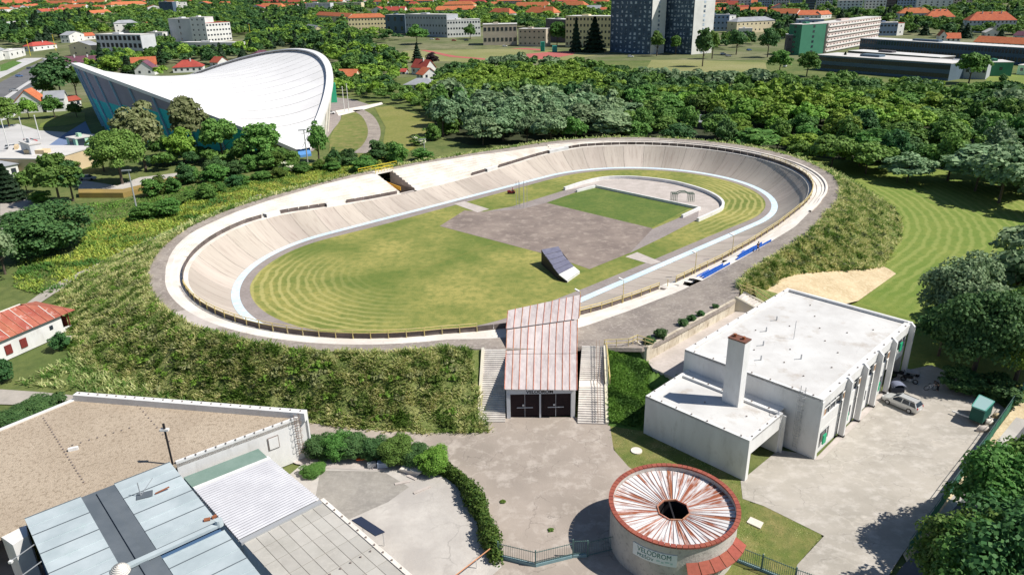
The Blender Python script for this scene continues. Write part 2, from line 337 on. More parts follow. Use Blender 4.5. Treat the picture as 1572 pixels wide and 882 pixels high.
# ---- infield
def flat(name,pts,z,m,kind=True,parent=None,bevel=0):
    mb=MB(); mb.poly([(x,y,z) for x,y in pts]); n=len(pts)
    a=sum(pts[i][0]*pts[(i+1)%n][1]-pts[(i+1)%n][0]*pts[i][1] for i in range(n))
    if a<0: mb.f=[mb.f[0][::-1]]
    o=mb.build(name,m,parent)
    if kind: struct(o)
    return o
def slab(name,pts,z0,z1,m,parent=None):
    mb=MB(); mb.prism(pts,z0,z1); return mb.build(name,m,parent)
def stripes(name,base,c1,c2,c3,pale,period,win,amt):
    """mown grass with hay lines that run parallel to the oval (uv.y is the distance from the track line)"""
    m=grass(name,c1,c2,c3,scale=.06,s3=.7); n=m.node_tree.nodes; l=m.node_tree.links; b=n['Principled BSDF']; old=b.inputs['Base Color'].links[0].from_socket
    uv=n.new('ShaderNodeUVMap'); sp=n.new('ShaderNodeSeparateXYZ'); l.new(uv.outputs[0],sp.inputs[0])
    def M_(op,a_,b_=None):
        q=n.new('ShaderNodeMath'); q.operation=op
        for i,x in enumerate((a_,b_)):
            if x is None: continue
            if isinstance(x,(int,float)): q.inputs[i].default_value=x
            else: l.new(x,q.inputs[i])
        return q.outputs[0]
    g=n.new('ShaderNodeNewGeometry'); t=n.new('ShaderNodeTexNoise'); t.inputs['Scale'].default_value=.25; t.inputs['Detail'].default_value=5; l.new(g.outputs['Position'],t.inputs['Vector'])
    w_=M_('SINE',M_('ADD',M_('MULTIPLY',sp.outputs[1],2*PI/period),M_('MULTIPLY',t.outputs['Fac'],6.5)))
    t2=n.new('ShaderNodeTexNoise'); t2.inputs['Scale'].default_value=1.6; t2.inputs['Detail'].default_value=4; l.new(g.outputs['Position'],t2.inputs['Vector'])
    r=n.new('ShaderNodeMapRange'); r.inputs[1].default_value=.1; r.inputs[2].default_value=.9; l.new(M_('MULTIPLY',M_('ADD',w_,.15),M_('MULTIPLY',t2.outputs['Fac'],1.9)),r.inputs[0])
    wn=M_('COSINE',M_('MULTIPLY',M_('SUBTRACT',sp.outputs[0],win),PI/70)); wr=n.new('ShaderNodeMapRange'); wr.inputs[1].default_value=-.1; wr.inputs[2].default_value=.7; wr.inputs[3].default_value=.0; l.new(wn,wr.inputs[0])
    fd=n.new('ShaderNodeMapRange'); fd.inputs[1].default_value=-24; fd.inputs[2].default_value=-8; fd.inputs[3].default_value=.0; l.new(sp.outputs[1],fd.inputs[0])
    f=M_('MULTIPLY',M_('MULTIPLY',M_('MULTIPLY',r.outputs[0],wr.outputs[0]),fd.outputs[0]),amt)
    mx=n.new('ShaderNodeMix'); mx.data_type='RGBA'; l.new(f,mx.inputs[0]); l.new(old,mx.inputs[6]); mx.inputs[7].default_value=(*pale,1); l.new(mx.outputs[2],b.inputs['Base Color']); return m
M_inf2=stripes('mown_infield',None,(.15,.19,.038),(.36,.325,.095),(.085,.15,.026),(.52,.46,.18),1.5,112,.5)
mb=MB(); strip(mb,0,HL,240,[(lambda s,f=f: (AIN(s)+.02+(-31.5-AIN(s))*f,.004)) for f in (0,.12,.25,.4,.6,.8,1)])
struct(mb.build('infield_grass',M_inf2))
M_field2=stripes('mown_field',None,(.15,.22,.035),(.22,.26,.055),(.10,.18,.025),(.42,.42,.14),1.9,240,.28)
mb=MB(); strip(mb,206,284,90,[(lambda s,f=f: (DE(s)-1.5+55*f*(1 if s<255 else max(.25,1-(s-255)/30)),-.03)) for f in (0,.1,.2,.3,.45,.6,.8,1)])
struct(mb.build('field',M_field2))
# flat asphalt court and paths inside
flat('court_pavement',[(-15.33,150.61),(-10.61,162.21),(-6.21,160.85),(8.42,167.45),(29.55,146.34),(29.98,144.97),(22.66,131.27),(14.07,123.02),(7.44,130.68)],.02,M_court)
flat('path',[(-6.21,160.85),(0.37,164.68),(13.72,178.45),(20.64,185.16),(22.09,183.02),(8.41,167.16),(2.46,162.37)],.024,M_apron)
flat('path',[(22.48,130.91),(29.52,145.45),(43.34,160.04),(45.67,159.87),(40.82,152.12),(31.13,140.60)],.026,M_apron)
flat('court_grass',[(8.42,167.45),(20.64,180.50),(41.40,161.24),(29.55,146.34)],.012,M_court_grass)
flat('infield_base',[(q.x,q.y) for q in [P2(i*HL/120,-4.5) for i in range(120)]],-.004,M_infield)
flat('slab_path',[(-13.38,167.88),(-11.02,169.99),(-4.92,162.88),(-7.54,160.42)],.03,M_slabc)
flat('slab_path',[(21.47,129.14),(24.08,131.55),(27.60,125.98),(25.56,124.72)],.03,M_slabc)
# curved low wall with pale paved floor
Uo=[(13.40,178.62),(18.51,184.20),(24.42,188.62),(30.86,189.17),(36.98,186.88),(42.10,182.99),(45.28,178.73),(48.02,173.42),(49.39,167.88),(49.36,162.76),(47.90,158.53),(45.22,155.09),(40.38,150.00)]
def offset(pl,w):
    out=[]
    for i,p in enumerate(pl):
        a=Vector(pl[max(i-1,0)]); b=Vector(pl[min(i+1,len(pl)-1)]); t=(b-a).normalized(); out.append((p[0]+t.y*w,p[1]-t.x*w))
    return out
def smooth_line(p,k=4):
    out=[]; n=len(p)
    for i in range(n-1):
        a,b,c,d=[Vector(p[max(0,min(n-1,j))]) for j in (i-1,i,i+1,i+2)]
        for t in range(k):
            u=t/k; q=.5*((2*b)+(c-a)*u+(2*a-5*b+4*c-d)*u*u+(3*b-a-3*c+d)*u**3); out.append((q.x,q.y))
    out.append(tuple(p[-1])); return out
def wall_along(mb,pl,w,z0,z1):
    q=offset(pl,w)
    for i in range(len(pl)-1): mb.prism([pl[i],pl[i+1],q[i+1],q[i]],z0,z1)
Us=smooth_line(Uo)
rink=empty('curved_low_wall',(Us[0][0],Us[0][1],0),'low white horseshoe wall around the pale paved floor inside the oval','wall')
mb=MB(); wall_along(mb,Us,.55,0,.8); mb.build('wall',M_white,rink)
mb=MB(); wall_along(mb,[(16.33,176.61),(21.68,181.04)],.5,0,.6); mb.build('wall',M_white,rink)
mb=MB(); wall_along(mb,[(21.68,181.04),(43.11,159.30)],.4,0,.6); mb.build('wall',M_white,rink)
mb=MB(); wall_along(mb,[(43.02,158.96),(37.69,152.94)],.5,0,.7); mb.build('wall',M_white,rink)
fl=[(x,y) for x,y in offset(Us,.3)]
flat('rink_floor',fl+[(40.29,157.13)][:0]+[(42.65,159.03),(21.52,182.40)],.03,M_slabc)

# ---- boards and yellow railing round the top of the bank
fence=empty('track_fence',(CC.x,CC.y,0),'fence of dark boards with a yellow tube railing round the top of the banked track','fence')
mb=MB(); mb.box(-1.13,-.03,0,1.13,.03,.78); bme=mb.mesh('board')
mb=MB(); mb.box(-.05,-.05,0,.05,.05,1.3); pme=mb.mesh('post')
BO=lambda s: WB(s)+.75
gaps=[(57.8,62.0),(72.5,75.5),(18.5,42.5),(10.5,14.0),(321.5,326.5),(185.7,190.0),(158,166.5)]
ing=lambda s: any(a<=s%HL<=b for a,b in gaps)
nb=int(HL*1.09/2.35); s=0; st=[]
while s<HL:
    ds=2.36 if (s<2*HA or 2*HA+PI*HR<s<4*HA+PI*HR) else 2.36*HR/(HR+7)
    st.append(s); s+=ds
for i,s in enumerate(st):
    s2=st[i+1] if i+1<len(st) else HL
    m=(s+s2)/2
    if ing(m): continue
    a=P2(s,BO(s)); b=P2(s2,BO(s2)); z=ZB(m)+.12; ang=math.atan2(b.y-a.y,b.x-a.x)
    L=(b-a).length
    o=link('board',bme,M_board,fence,loc=((a.x+b.x)/2-CC.x,(a.y+b.y)/2-CC.y,z),rot=(0,-math.atan2(ZB(s2)-ZB(s),L),ang))
def inyel(s): s=s%HL; return 108<=s<=276 and not (154.5<s<166.8)
for i,s in enumerate(st):
    if not inyel(s) : continue
    dd=BO(s)+.12; q=P2(s,dd); z=ZB(s)+.1
    link('post',pme,M_yellow,fence,loc=(q.x-CC.x,q.y-CC.y,z))
    s2=st[(i+1)%len(st)]
    if inyel(s2) and not (185.0<(s+s2)/2<190.0):
        for h in (1.27,.88):
            rail=MB(); rail.beam(P3(s,dd,ZB(s)+.1+h),P3(s2,BO(s2)+.12,ZB(s2)+.1+h),.08); rail.build('rail',M_yellow,fence)
# white blocks closing the gaps in the boards on the far side
for a,b in ((57.8,62.0),(72.5,75.5),(10.5,14.0),(321.5,326.5)):
    mb=MB(); m=(a+b)/2; strip(mb,a,b,3,[lambda s:(WB(s)+.1,ZB(s)-.05),lambda s:(WB(s)+.1,ZB(s)+.85),lambda s:(WB(s)+1.3,ZB(s)+.85),lambda s:(WB(s)+1.3,ZB(s)-.05)]); mb.build('gate_block',M_white,fence)

# ---- far grandstands: stepped concrete rows
def stand(name,label,a,b,nr=8):
    m=(a+b)/2; q=P2(m,12); e=empty(name,(q.x,q.y,0),label,'grandstand','stepped concrete grandstands on the far side of the track')
    for k in range(nr):
        mb=MB(); n=max(3,int((b-a)/2.2))
        def d0(s,k=k): return WB(s)+.95+(DC(s)-WB(s)-.95)*k/nr
        def d1(s,k=k): return WB(s)+.95+(DC(s)-WB(s)-.95)*(k+1)/nr
        def zz(s,k=k): return ZB(s)+.3+(ZC(s)-ZB(s)-.3)*(k+1)/nr
        zp=(lambda s,k=k: ZB(s)+.3+(ZC(s)-ZB(s)-.3)*k/nr-.3)
        strip(mb,a,b,n,[lambda s:(d0(s),zp(s)),lambda s:(d0(s),zz(s)-.0),lambda s:(d1(s)+.02,zz(s)-.02)])
        # end caps
        for s in (a,b):
            mb.uv+= [(s,0)]*4; mb.poly([P3(s,d0(s),0),P3(s,d1(s),0),P3(s,d1(s),zz(s)),P3(s,d0(s),zz(s))])
        mb.build('terrace_step',M_white_conc,e)
    mb=MB(); strip(mb,a,b,20,[lambda s:(WB(s)-.0,ZB(s)-.05),lambda s:(WB(s)+.0,ZB(s)+.1),lambda s:(WB(s)+1.0,ZB(s)+.12)]); mb.build('ledge',M_white_conc,e)
    return e
stand('grandstand','stepped concrete grandstand left of the yellow bridge railing, curving round the left turn',41.8,97)
stand('grandstand','stepped concrete grandstand to the right of the yellow bridge railing, running into the far turn',-8,37.2)
# passage between the stands
ent=empty('stand_passage',(*P2(39.5,12),0),'dark stairway passage with orange handrail between the two far grandstands','passage')
def seg(mb,s0,s1,d0,d1,z0,z1):
    mb.prism([tuple(P2(s0,d0)),tuple(P2(s1,d0)),tuple(P2(s1,d1)),tuple(P2(s0,d1))],z0,z1)
mb=MB(); seg(mb,37.0,37.25,8.3,18.3,.0,2.4)
mb.prism([tuple(P2(s,d)) for s,d in ((37.0,8.3),(37.25,8.3),(37.25,18.2),(37.0,18.2))],[0,0,0,0],[2.4,2.4,5.45,5.45]); mb.build('side_wall',M_slabc,ent)
mb=MB(); mb.prism([tuple(P2(s,d)) for s,d in ((41.6,8.3),(41.85,8.3),(41.85,18.2),(41.6,18.2))],[0,0,0,0],[2.4,2.4,5.45,5.45]); mb.build('side_wall',M_white_conc,ent)
for k in range(12):
    mb=MB(); seg(mb,37.25,41.6,8.2+k*.55,8.8+k*.55,-.1,1.9-k*.17); mb.build('step',M_slabc,ent)
mb=MB(); seg(mb,37.25,41.6,14.8,18.4,-1,0.1); mb.build('floor',M_joint,ent)
mb=MB(); seg(mb,36.8,42.0,17.2,20.2,5.2,5.6); mb.build('bridge_slab',M_white_conc,ent)
mb=MB(); 
for sgn in (41.0,): 
    mb.beam(P3(sgn,8.6,3.0),P3(sgn,16.5,3.4),.12,.9)
mb.build('handrail',mat('orange_paint',(.75,.38,.04)),ent)
br=MB(); 
for d in (17.3,20.3):
    for s in np.linspace(33.5 if d>20 else 36.8,45 if d>20 else 42.,7): br.beam(P3(s,d,5.5),P3(s,d,6.7),.09)
    for h in (6.1,6.7): br.beam(P3(33.5 if d>20 else 36.8,d,h),P3(45 if d>20 else 42,d,h),.1)
br.build('bridge_railing',M_yellow2,ent)

# ================================================================ GROUND PATCHES (near)
def sheet(name,pts,z,m): return flat(name,pts,z,m)
sheet('driveway',[(-24.76,74.22),(-14.40,72.20),(-4.15,71.31),(-4.11,74.61),(7.35,74.20),(11.10,72.66),(10.85,67.48),(12.02,64.36),(13.94,61.65),(10.60,43.51),(-8.91,41.50),(-1.69,50.21),(-3.76,59.91),(-7.14,65.91),(-13.84,68.30),(-23.18,70.91)],.012,M_driveway)
sheet('kiosk_lawn',[(10.51,74.08),(15.04,73.92),(23.29,62.22),(22.96,58.30),(24.20,57.77),(28.24,53.52),(24.67,49.90),(20.66,43.27),(15.11,40.94),(13.56,59.58),(11.78,64.14),(10.96,67.23)],.0,M_lawn)
park=[(23.10,61.58),(28.81,66.87),(32.57,65.55),(50.50,83.58),(55.44,85.16),(58.34,79.89),(58.20,73.49),(34.30,50.83),(24.50,40.72),(19.57,40.83),(24.58,49.82),(28.35,53.34),(24.17,57.68),(22.47,58.81)]
sheet('car_park',park,.024,M_parking)
sheet('footpath',[(31.90,64.75),(32.87,65.07),(50.73,82.53),(50.41,83.24)],.06,M_slabc)
sheet('field',[(84.89,193.55),(91.47,182.92),(106.21,150.61),(105.12,129.37),(78.40,91.90),(58.39,72.35),(57.40,78.32),(50.34,84.47),(39.66,102.67),(36.67,113.47)],-.05,M_field)
sheet('road',[(57.10,70.36),(44.36,58.64),(38.21,53.23),(33.60,49.43),(24.50,40.72),(37.72,40.41),(64.48,58.03),(92.59,91.28),(73.07,84.43)],-.012,M_road)
sheet('roadside_verge',[(57.85,72.93),(34.36,50.83),(34.22,49.88),(57.93,70.73),(61.73,75.10),(61.35,76.32)],.004,M_soil)
sheet('footpath',[(58.39,72.35),(48.49,63.41),(40.25,55.87),(40.79,55.48),(49.70,63.14),(59.42,71.63)],.01,M_yardw)
sheet('yard',[(-22.45,67.37),(-21.14,68.55),(-10.79,66.98),(-4.75,60.14),(-1.41,50.21),(-8.91,41.50),(-18.55,49.73),(-24.60,62.86)],.016,M_yardw)
sheet('yard_patch',[(-20.26,60.11),(-20.83,64.74),(-14.10,64.41),(-10.99,61.69),(-12.79,59.38),(-16.26,56.87)],.03,M_yardg)
sheet('yard_ramp',[(-25.93,67.48),(-22.51,67.61),(-16.47,66.81),(-14.08,66.14),(-13.84,64.52),(-20.34,65.07),(-23.73,65.99)],.05,M_slabc)
sheet('path',[(-84.88,84.46),(-67.16,83.61),(-61.53,82.73),(-56.76,81.73),(-47.88,78.87),(-23.91,73.91),(-23.50,72.25),(-59.50,79.31),(-64.72,79.81),(-82.69,81.74)],.008,M_lane)
sheet('dirt_track',[(-81.12,112.12),(-81.59,119.29),(-78.94,133.45),(-74.63,150.29),(-71.38,159.13),(-63.48,181.13),(-62.54,179.18),(-69.83,157.04),(-72.98,148.40),(-77.15,131.89),(-78.84,116.49),(-78.88,112.01)],.02,M_lane)
# ================================================================ TUNNEL ENTRANCE
tun=empty('tunnel_entrance',(3,74.2,0),'long shed roof of rusty striped metal sheets over the velodrome tunnel with two dark gates','entrance building')
TL0=(-1.0,74.6); TR0=(7.2,74.1)
mb=MB(); mb.prism([(-.92,74.6),(-.45,74.6),(-.1,85),(-.55,85)],0,[3.9,3.9,5.3,5.3]); mb.build('side_wall',M_white,tun)
mb=MB(); mb.prism([(6.7,74.15),(7.15,74.15),(9.3,95),(8.9,95)],0,[3.9,3.9,6.3,6.3]); mb.build('side_wall',M_white,tun)
mb=MB(); mb.prism([(-.55,85),(-.1,85),(0,90.4),(-.4,90.4)],0,[5.3,5.3,6.2,6.2]); mb.build('side_wall',M_white,tun)
M_bluegrey=mat('portal_paint',(.62,.64,.68),(.55,.57,.60),scale=1)
mb=MB(); mb.box(-.9,74.25,3.25,7.1,74.7,3.95); mb.build('lintel',M_bluegrey,tun)
for x in (-.9,2.95,6.65): 
    mb=MB(); mb.box(x,74.2,0,x+(.45 if x!=2.95 else .2),74.6,3.25); mb.build('pillar',M_bluegrey,tun)
M_gate=mat('gate_paint',(.035,.02,.022),(.025,.016,.018),scale=1)
for x0,x1 in ((-.45,2.95),(3.15,6.65)):
    xm=(x0+x1)/2
    for a,b in ((x0,xm-.015),(xm+.015,x1)):
        mb=MB(); mb.box(a,74.5,.03,b,74.56,3.25)
        g=mb.build('gate_leaf',M_gate,tun)
        nn=5
        mb=MB()
        for k in range(nn+1): X=a+(b-a)*k/nn; mb.box(X-.02,74.46,.03,X+.02,74.5,3.25)
        q=mb.build('batten',M_gate,g); q['kind']='stuff'
    mb=MB(); mb.box(xm-.02,74.42,.05,xm+.02,74.5,3.2); mb.build('seam_bar',M_bluegrey,tun)
    mb=MB(); mb.box(xm-.95,74.4,1.28,xm+.95,74.45,1.36); mb.build('bar',M_bluegrey,tun)
    mb=MB(); mb.box(xm-.3,74.38,1.55,xm-.08,74.45,1.75); mb.build('lock_plate',M_white,tun)
# lettering on the lintel
def text_obj(txt,size,m,parent,fn,name='lettering',ext=.02,align='CENTER',bold=0.0):
    cu=bpy.data.curves.new(name,'FONT'); cu.body=txt; cu.size=size; cu.align_x=align; cu.extrude=0; cu.offset=bold
    t=bpy.data.objects.new('tmp',cu); COL.objects.link(t); bpy.context.view_layer.update()
    me=bpy.data.meshes.new_from_object(t.evaluated_get(bpy.context.evaluated_depsgraph_get())); bpy.data.objects.remove(t)
    o=parent.location
    for v in me.vertices:
        p=fn(v.co.x,v.co.y); v.co=(p[0]-o.x,p[1]-o.y,p[2]-o.z)
    me.materials.clear(); return link(name,me,m,parent)
text_obj('VELODRÓM',.62,M_dark,tun,lambda x,y:(3.0+x*.95,74.235,3.36+y*.9),bold=.02)
# ribbed rusty roof: two overlapping roofs of single sheets
M_sheet=mat('weathered_roof_sheet',(.60,.53,.51),(.46,.40,.395),scale=.7,c3=(.70,.65,.63),scale3=3,mix3=.6,stretch=(1,.25,1),rand=.07,rough=.55)
M_rustseam=mat('rust_seam',(.42,.15,.08),(.55,.30,.22),scale=1.5,rand=.2,ramp=(.4,.7))
def lerp(a,b,t): return tuple(a[i]+(b[i]-a[i])*t for i in range(len(a)))
def ribbed(parent,A,B,C_,D,n,m=M_sheet,ms=M_rustseam,name='roof_sheet',t=.05,seam=(.09,.07),skip=()):
    """A,B front edge left/right; D,C back edge left/right"""
    for i in range(n):
        a=lerp(A,B,i/n); b=lerp(A,B,(i+1)/n); d=lerp(D,C_,i/n); c=lerp(D,C_,(i+1)/n)
        mb=MB(); mb.prism([a[:2],b[:2],c[:2],d[:2]],[a[2],b[2],c[2],d[2]],[a[2]+t,b[2]+t,c[2]+t,d[2]+t]); mb.build(name,m,parent)
    for i in range(n+1):
        if i in skip: continue
        a=lerp(A,B,i/n); d=lerp(D,C_,i/n)
        mb=MB(); mb.beam((a[0],a[1],a[2]+t+.03),(d[0],d[1],d[2]+t+.03),*seam); mb.build('roof_seam',ms,parent)
rf=tun
ribbed(rf,(-1.1,74.1,4.0),(7.3,73.6,4.0),(7.9,80.6,5.05),(-.9,80.9,5.05),10)
ribbed(rf,(-.9,80.9,5.12),(7.9,80.6,5.12),(8.65,88.0,6.3),(-.75,85.4,6.3),10)
ribbed(rf,(-.85,85.2,6.5),(8.8,87.9,6.5),(9.75,95.6,6.65),(-.6,90.6,6.65),10)
# ================================================================ STAIRWAYS
def stairs(name,label,bl,br,tl,tr,z0,z1,n,landing=None,cheek_l=False,cheek_r=False):
    e=empty(name,(bl[0],bl[1],z0),label,'stairs')
    for k in range(n):
        t0=k/n; t1=(k+1)/n; zz=z0+(z1-z0)*(k+1)/n
        a=lerp(bl,tl,t0); b=lerp(br,tr,t0); c=lerp(br,tr,t1+.12/n); d=lerp(bl,tl,t1+.12/n)
        mb=MB(); mb.prism([a,b,c,d],max(z0-.05,zz-.5),zz); mb.build('step',M_step,e)
    for on,A,B in ((cheek_l,bl,tl),(cheek_r,br,tr)):
        if on:
            sg=-1 if A is bl else 1
            mb=MB(); mb.prism([(A[0],A[1]),(A[0]+.35*sg,A[1]),(B[0]+.35*sg,B[1]),(B[0],B[1])],[z0-.1]*4,[z0+.35,z0+.35,z1+.3,z1+.3]); mb.build('side_kerb',M_kerb,e)
    mb=MB(); mb.prism([lerp(bl,br,.02),lerp(br,bl,.02),lerp(tr,tl,.02),lerp(tl,tr,.02)],[-.1]*4,[z0+.02,z0+.02,z1-.12,z1-.12]); mb.build('stair_body',M_joint,e)
    return e
M_step=mat('stair_concrete',(.66,.62,.57),(.52,.48,.44),scale=.8,rand=.10)
M_kerb=mat('kerb_yellowish',(.72,.66,.48),(.62,.58,.50),scale=.6)
sL=stairs('stairway','straight concrete stairway left of the tunnel gates, half in the shadow of the roof',(-4.1,73.5),(-1.1,73.4),(-3.6,81.4),(-.95,81.3),0,5.55,34,cheek_l=True)
sR=stairs('stairway','concrete stairway with landing and metal handrail right of the tunnel gates',(7.35,72.8),(10.6,72.5),(7.9,77.2),(10.95,77.0),0,2.5,16,cheek_r=True)
for k in range(17):
    z1=2.5+(5.2-2.5)*(k+1)/17; t0=k/17; t1=(k+1.12)/17
    mb=MB(); mb.prism([lerp((8.05,78.5),(8.7,82.5),t0),lerp((11.05,78.3),(11.4,82.3),t0),lerp((11.05,78.3),(11.4,82.3),t1),lerp((8.05,78.5),(8.7,82.5),t1)],z1-.5,z1); mb.build('step',M_step,sR)
mb=MB(); mb.prism([(7.9,77.15),(10.95,76.95),(11.05,78.4),(8.05,78.6)],[0]*4,[2.52]*4); mb.build('landing',M_white_conc,sR)
mb=MB(); mb.prism([(8.1,78.5),(11.0,78.3),(11.4,82.3),(8.7,82.5)],[0]*4,[2.4,2.4,5.0,5.0]); mb.build('stair_body',M_joint,sR)
mb=MB(); mb.prism([(11.05,77.0),(11.4,77.0),(11.8,82.4),(11.4,82.4)],[0]*4,[2.8,2.8,5.5,5.5]); mb.build('side_kerb',M_kerb,sR)
hr=MB()
M_rail=mat('brown_handrail',(.30,.22,.18))
for dx,t in ((-.9,0),):
    pts=[(9.7,72.6,.9),(10.05,77,3.4),(10.15,78.4,3.4),(10.5,82.3,6.1)]
    for a,b in zip(pts,pts[1:]): hr.beam(a,b,.06)
    pts=[(10.0,72.6,.9),(10.4,77,3.4),(10.5,78.4,3.4),(10.85,82.3,6.1)]
    for a,b in zip(pts,pts[1:]): hr.beam(a,b,.06)
    for k in range(9):
        y=72.7+k*1.18; z=(y-72.6)/4.4*2.5 if y<77 else (2.5 if y<78.4 else 2.5+(y-78.4)/3.9*2.7)
        x=9.7+(y-72.6)*.082; hr.beam((x,y,z),(x,y,z+.9),.06)
hr.build('handrail',M_rail,sR)
# yellow railing on the platform edge
yr=empty('yellow_railing',(11.5,82.4,5),'yellow tube railing along the top of the grass slope beside the right stairway','railing')
mb=MB(); pts=[(11.5,82.3,5.05),(14.6,82.6,5.0),(15.9,83.6,5),(17.6,82.0,5.0)]
for a,b in zip(pts,pts[1:]):
    for h in (1.05,.55): mb.beam((a[0],a[1],a[2]+h),(b[0],b[1],b[2]+h),.07)
mb.build('rail',M_yellow,yr)
for a,b in zip(pts,pts[1:]):
    for t in (0,.5): q=lerp(a,b,t); mb=MB(); mb.beam(q,(q[0],q[1],q[2]+1.08),.08); mb.build('post',M_yellow,yr)
mb=MB(); 
for h in (.4,1.0): mb.beam((11.6,77,2.8+h),(11.75,82.2,5.1+h),.07)
for t in (0,.33,.66,1): mb.beam((11.6+.15*t,77+5.2*t,2.8+2.3*t),(11.6+.15*t,77+5.2*t,3.85+2.3*t),.07)
mb.build('rail',M_yellow,yr)
# ================================================================ RETAINING WALL, TERRACE, SLOPES
rw=empty('retaining_wall',(16.9,82.2,3),'old whitewashed retaining wall below the upper terrace, behind the white building','wall')
WA=(16.9,82.15); WBB=(32.3,96.6); nseg=9
for i in range(nseg):
    a=lerp(WA,WBB,i/nseg); b=lerp(WA,WBB,(i+.985)/nseg); nrm=Vector((WBB[0]-WA[0],WBB[1]-WA[1])).normalized(); o=(nrm.y*.35,-nrm.x*.35)
    mb=MB(); mb.prism([a,b,(b[0]-o[0],b[1]-o[1]),(a[0]-o[0],a[1]-o[1])],2.8,5.05); mb.build('wall_panel',M_oldwall if 'M_oldwall' in globals() else mat('old_whitewash',(.70,.64,.52),(.50,.43,.33),scale=.6,c3=(.30,.24,.17),scale3=1.5,mix3=.8,ramp3=(.52,.7),stretch=(1,1,.5)),rw); M_oldwall=MATS['old_whitewash']
mb=MB(); mb.prism([(16.6,82.3),(16.9,82.15),(16.0,84.2),(15.6,84.2)],2.5,5.0); mb.build('wall_end',M_oldwall,rw)
def patch(name,A,B,C_,D,m,n=14,amp=.12,seed=1):
    r_=np.random.default_rng(seed); rows=[]
    for i in range(n+1):
        rows.append([tuple(np.array(lerp(lerp(A,B,j/n),lerp(D,C_,j/n),i/n))+np.array([0,0,r_.normal()*amp if 0<i<n and 0<j<n else 0])) for j in range(n+1)])
    mb=MB(); mb.grid(rows); return struct(mb.build(name,m,None,smooth=True))
patch('grass_slope',(10.9,72.2,-.02),(14.9,70.9,-.02),(17.2,82.3,3.0),(11.6,82.5,5.0),M_green_slope)
patch('grass_slope',(14.6,71.2,-.02),(19.4,75.9,1.9),(20.4,78.2,3.0),(17.2,82.3,3.0),M_green_slope,seed=2)
patch('grass_slope',(11.4,82.4,5.0),(16.9,82.2,3.0),(16.3,83.8,4.5),(11.5,83.4,4.9),M_green_slope,seed=2,amp=0)
struct(slab('terrace_path',[(17.0,82.3),(17.4,80.4),(20.2,76.9),(21.0,76.6),(39.5,95.4),(36.5,98.6),(33.5,97.8)],2.2,3.0,M_slabc))
# stair and slope at the far end of the terrace
stp=stairs('stairway','pale curved stair with yellow railing at the far end of the retaining wall',(36.3,96.0),(37.9,97.6),(32.6,97.0),(34.0,98.8),3.0,5.0,9,cheek_l=True,cheek_r=True)
yr2=empty('yellow_railing',(34,99,5),'short yellow railing at the head of the pale stair by the long grass','railing')
mb=MB()
for dx in (0,1.0):
    pts=[(33.6+dx,99.2,5.2),(35.0+dx,98.6,4.9),(37.6+dx,98.0,3.2)]
    for a,b in zip(pts,pts[1:]):
        for h in (.5,1.05): mb.beam((a[0],a[1],a[2]+h),(b[0],b[1],b[2]+h),.08)
    for a in pts: mb.beam(a,(a[0],a[1],a[2]+1.1),.09)
mb.build('rail',M_yellow,yr2)
patch('grass_slope',(36.4,98.6,3.0),(41.5,96.5,0.2),(50.0,104.0,-.06),(36.5,101.5,4.9),M_slope,seed=5,amp=.15)
patch('grass_slope',(39.4,95.3,3.0),(43,93,0),(44,97,-.02),(36.4,98.7,3.0),M_slope,seed=6,amp=.05)
patch('grass_slope',(*P2(HL+150.6,DE(HL+150.6)),-.05),(-4.3,73.3,-.02),(-3.9,81.5,5.5),(*P2(HL+150.6,DD(HL+150.6)-.3),5.6),M_slope,seed=8,amp=.05)
# ================================================================ WHITE BUILDING
BO_=(31.97,64.98); BT=R(44.2); be=(math.cos(BT),math.sin(BT)); bn=(-be[1],be[0])
def L2(x,y): return (BO_[0]+be[0]*x+bn[0]*y, BO_[1]+be[1]*x+bn[1]*y)
def lbox(mb,x0,y0,z0,x1,y1,z1): return mb.prism([L2(x0,y0),L2(x1,y0),L2(x1,y1),L2(x0,y1)],z0,z1)
def lb(name,m,par,x0,y0,z0,x1,y1,z1): mb=MB(); lbox(mb,x0,y0,z0,x1,y1,z1); return mb.build(name,m,par)
wb=empty('white_building',(BO_[0],BO_[1],0),'two storey white flat roofed building with projecting fins facing the car park','building')
BX,BY,BH=26.0,16.7,7.33
lb('wall',M_white,wb,0,.3,0,.35,BY,BH-.02)                      # end wall towards camera (SW)
lb('wall',M_white,wb,.35,BY-.3,0,BX,BY,BH-.02)                  # rear wall
lb('wall',M_white,wb,BX-.3,.5,0,BX,BY-.3,BH-.02)                # far wall
lb('roof',M_roofw,wb,.3,.5,6.75,BX-.3,BY-.3,6.98)
for a in ((0,.06,BH-.34,BX,.46,BH),(0,.46,BH-.3,.4,BY,BH),(BX-.4,.46,BH-.3,BX,BY,BH+.01),(.4,BY-.42,BH-.3,BX-.4,BY,BH)):
    lb('parapet',M_white,wb,*a)
lb('upstand',M_white,wb,.4,.46,6.98,BX-.4,.9,BH-.12)
lb('fascia',M_white,wb,.35,.1,6.15,BX-.35,.5,BH-.34)
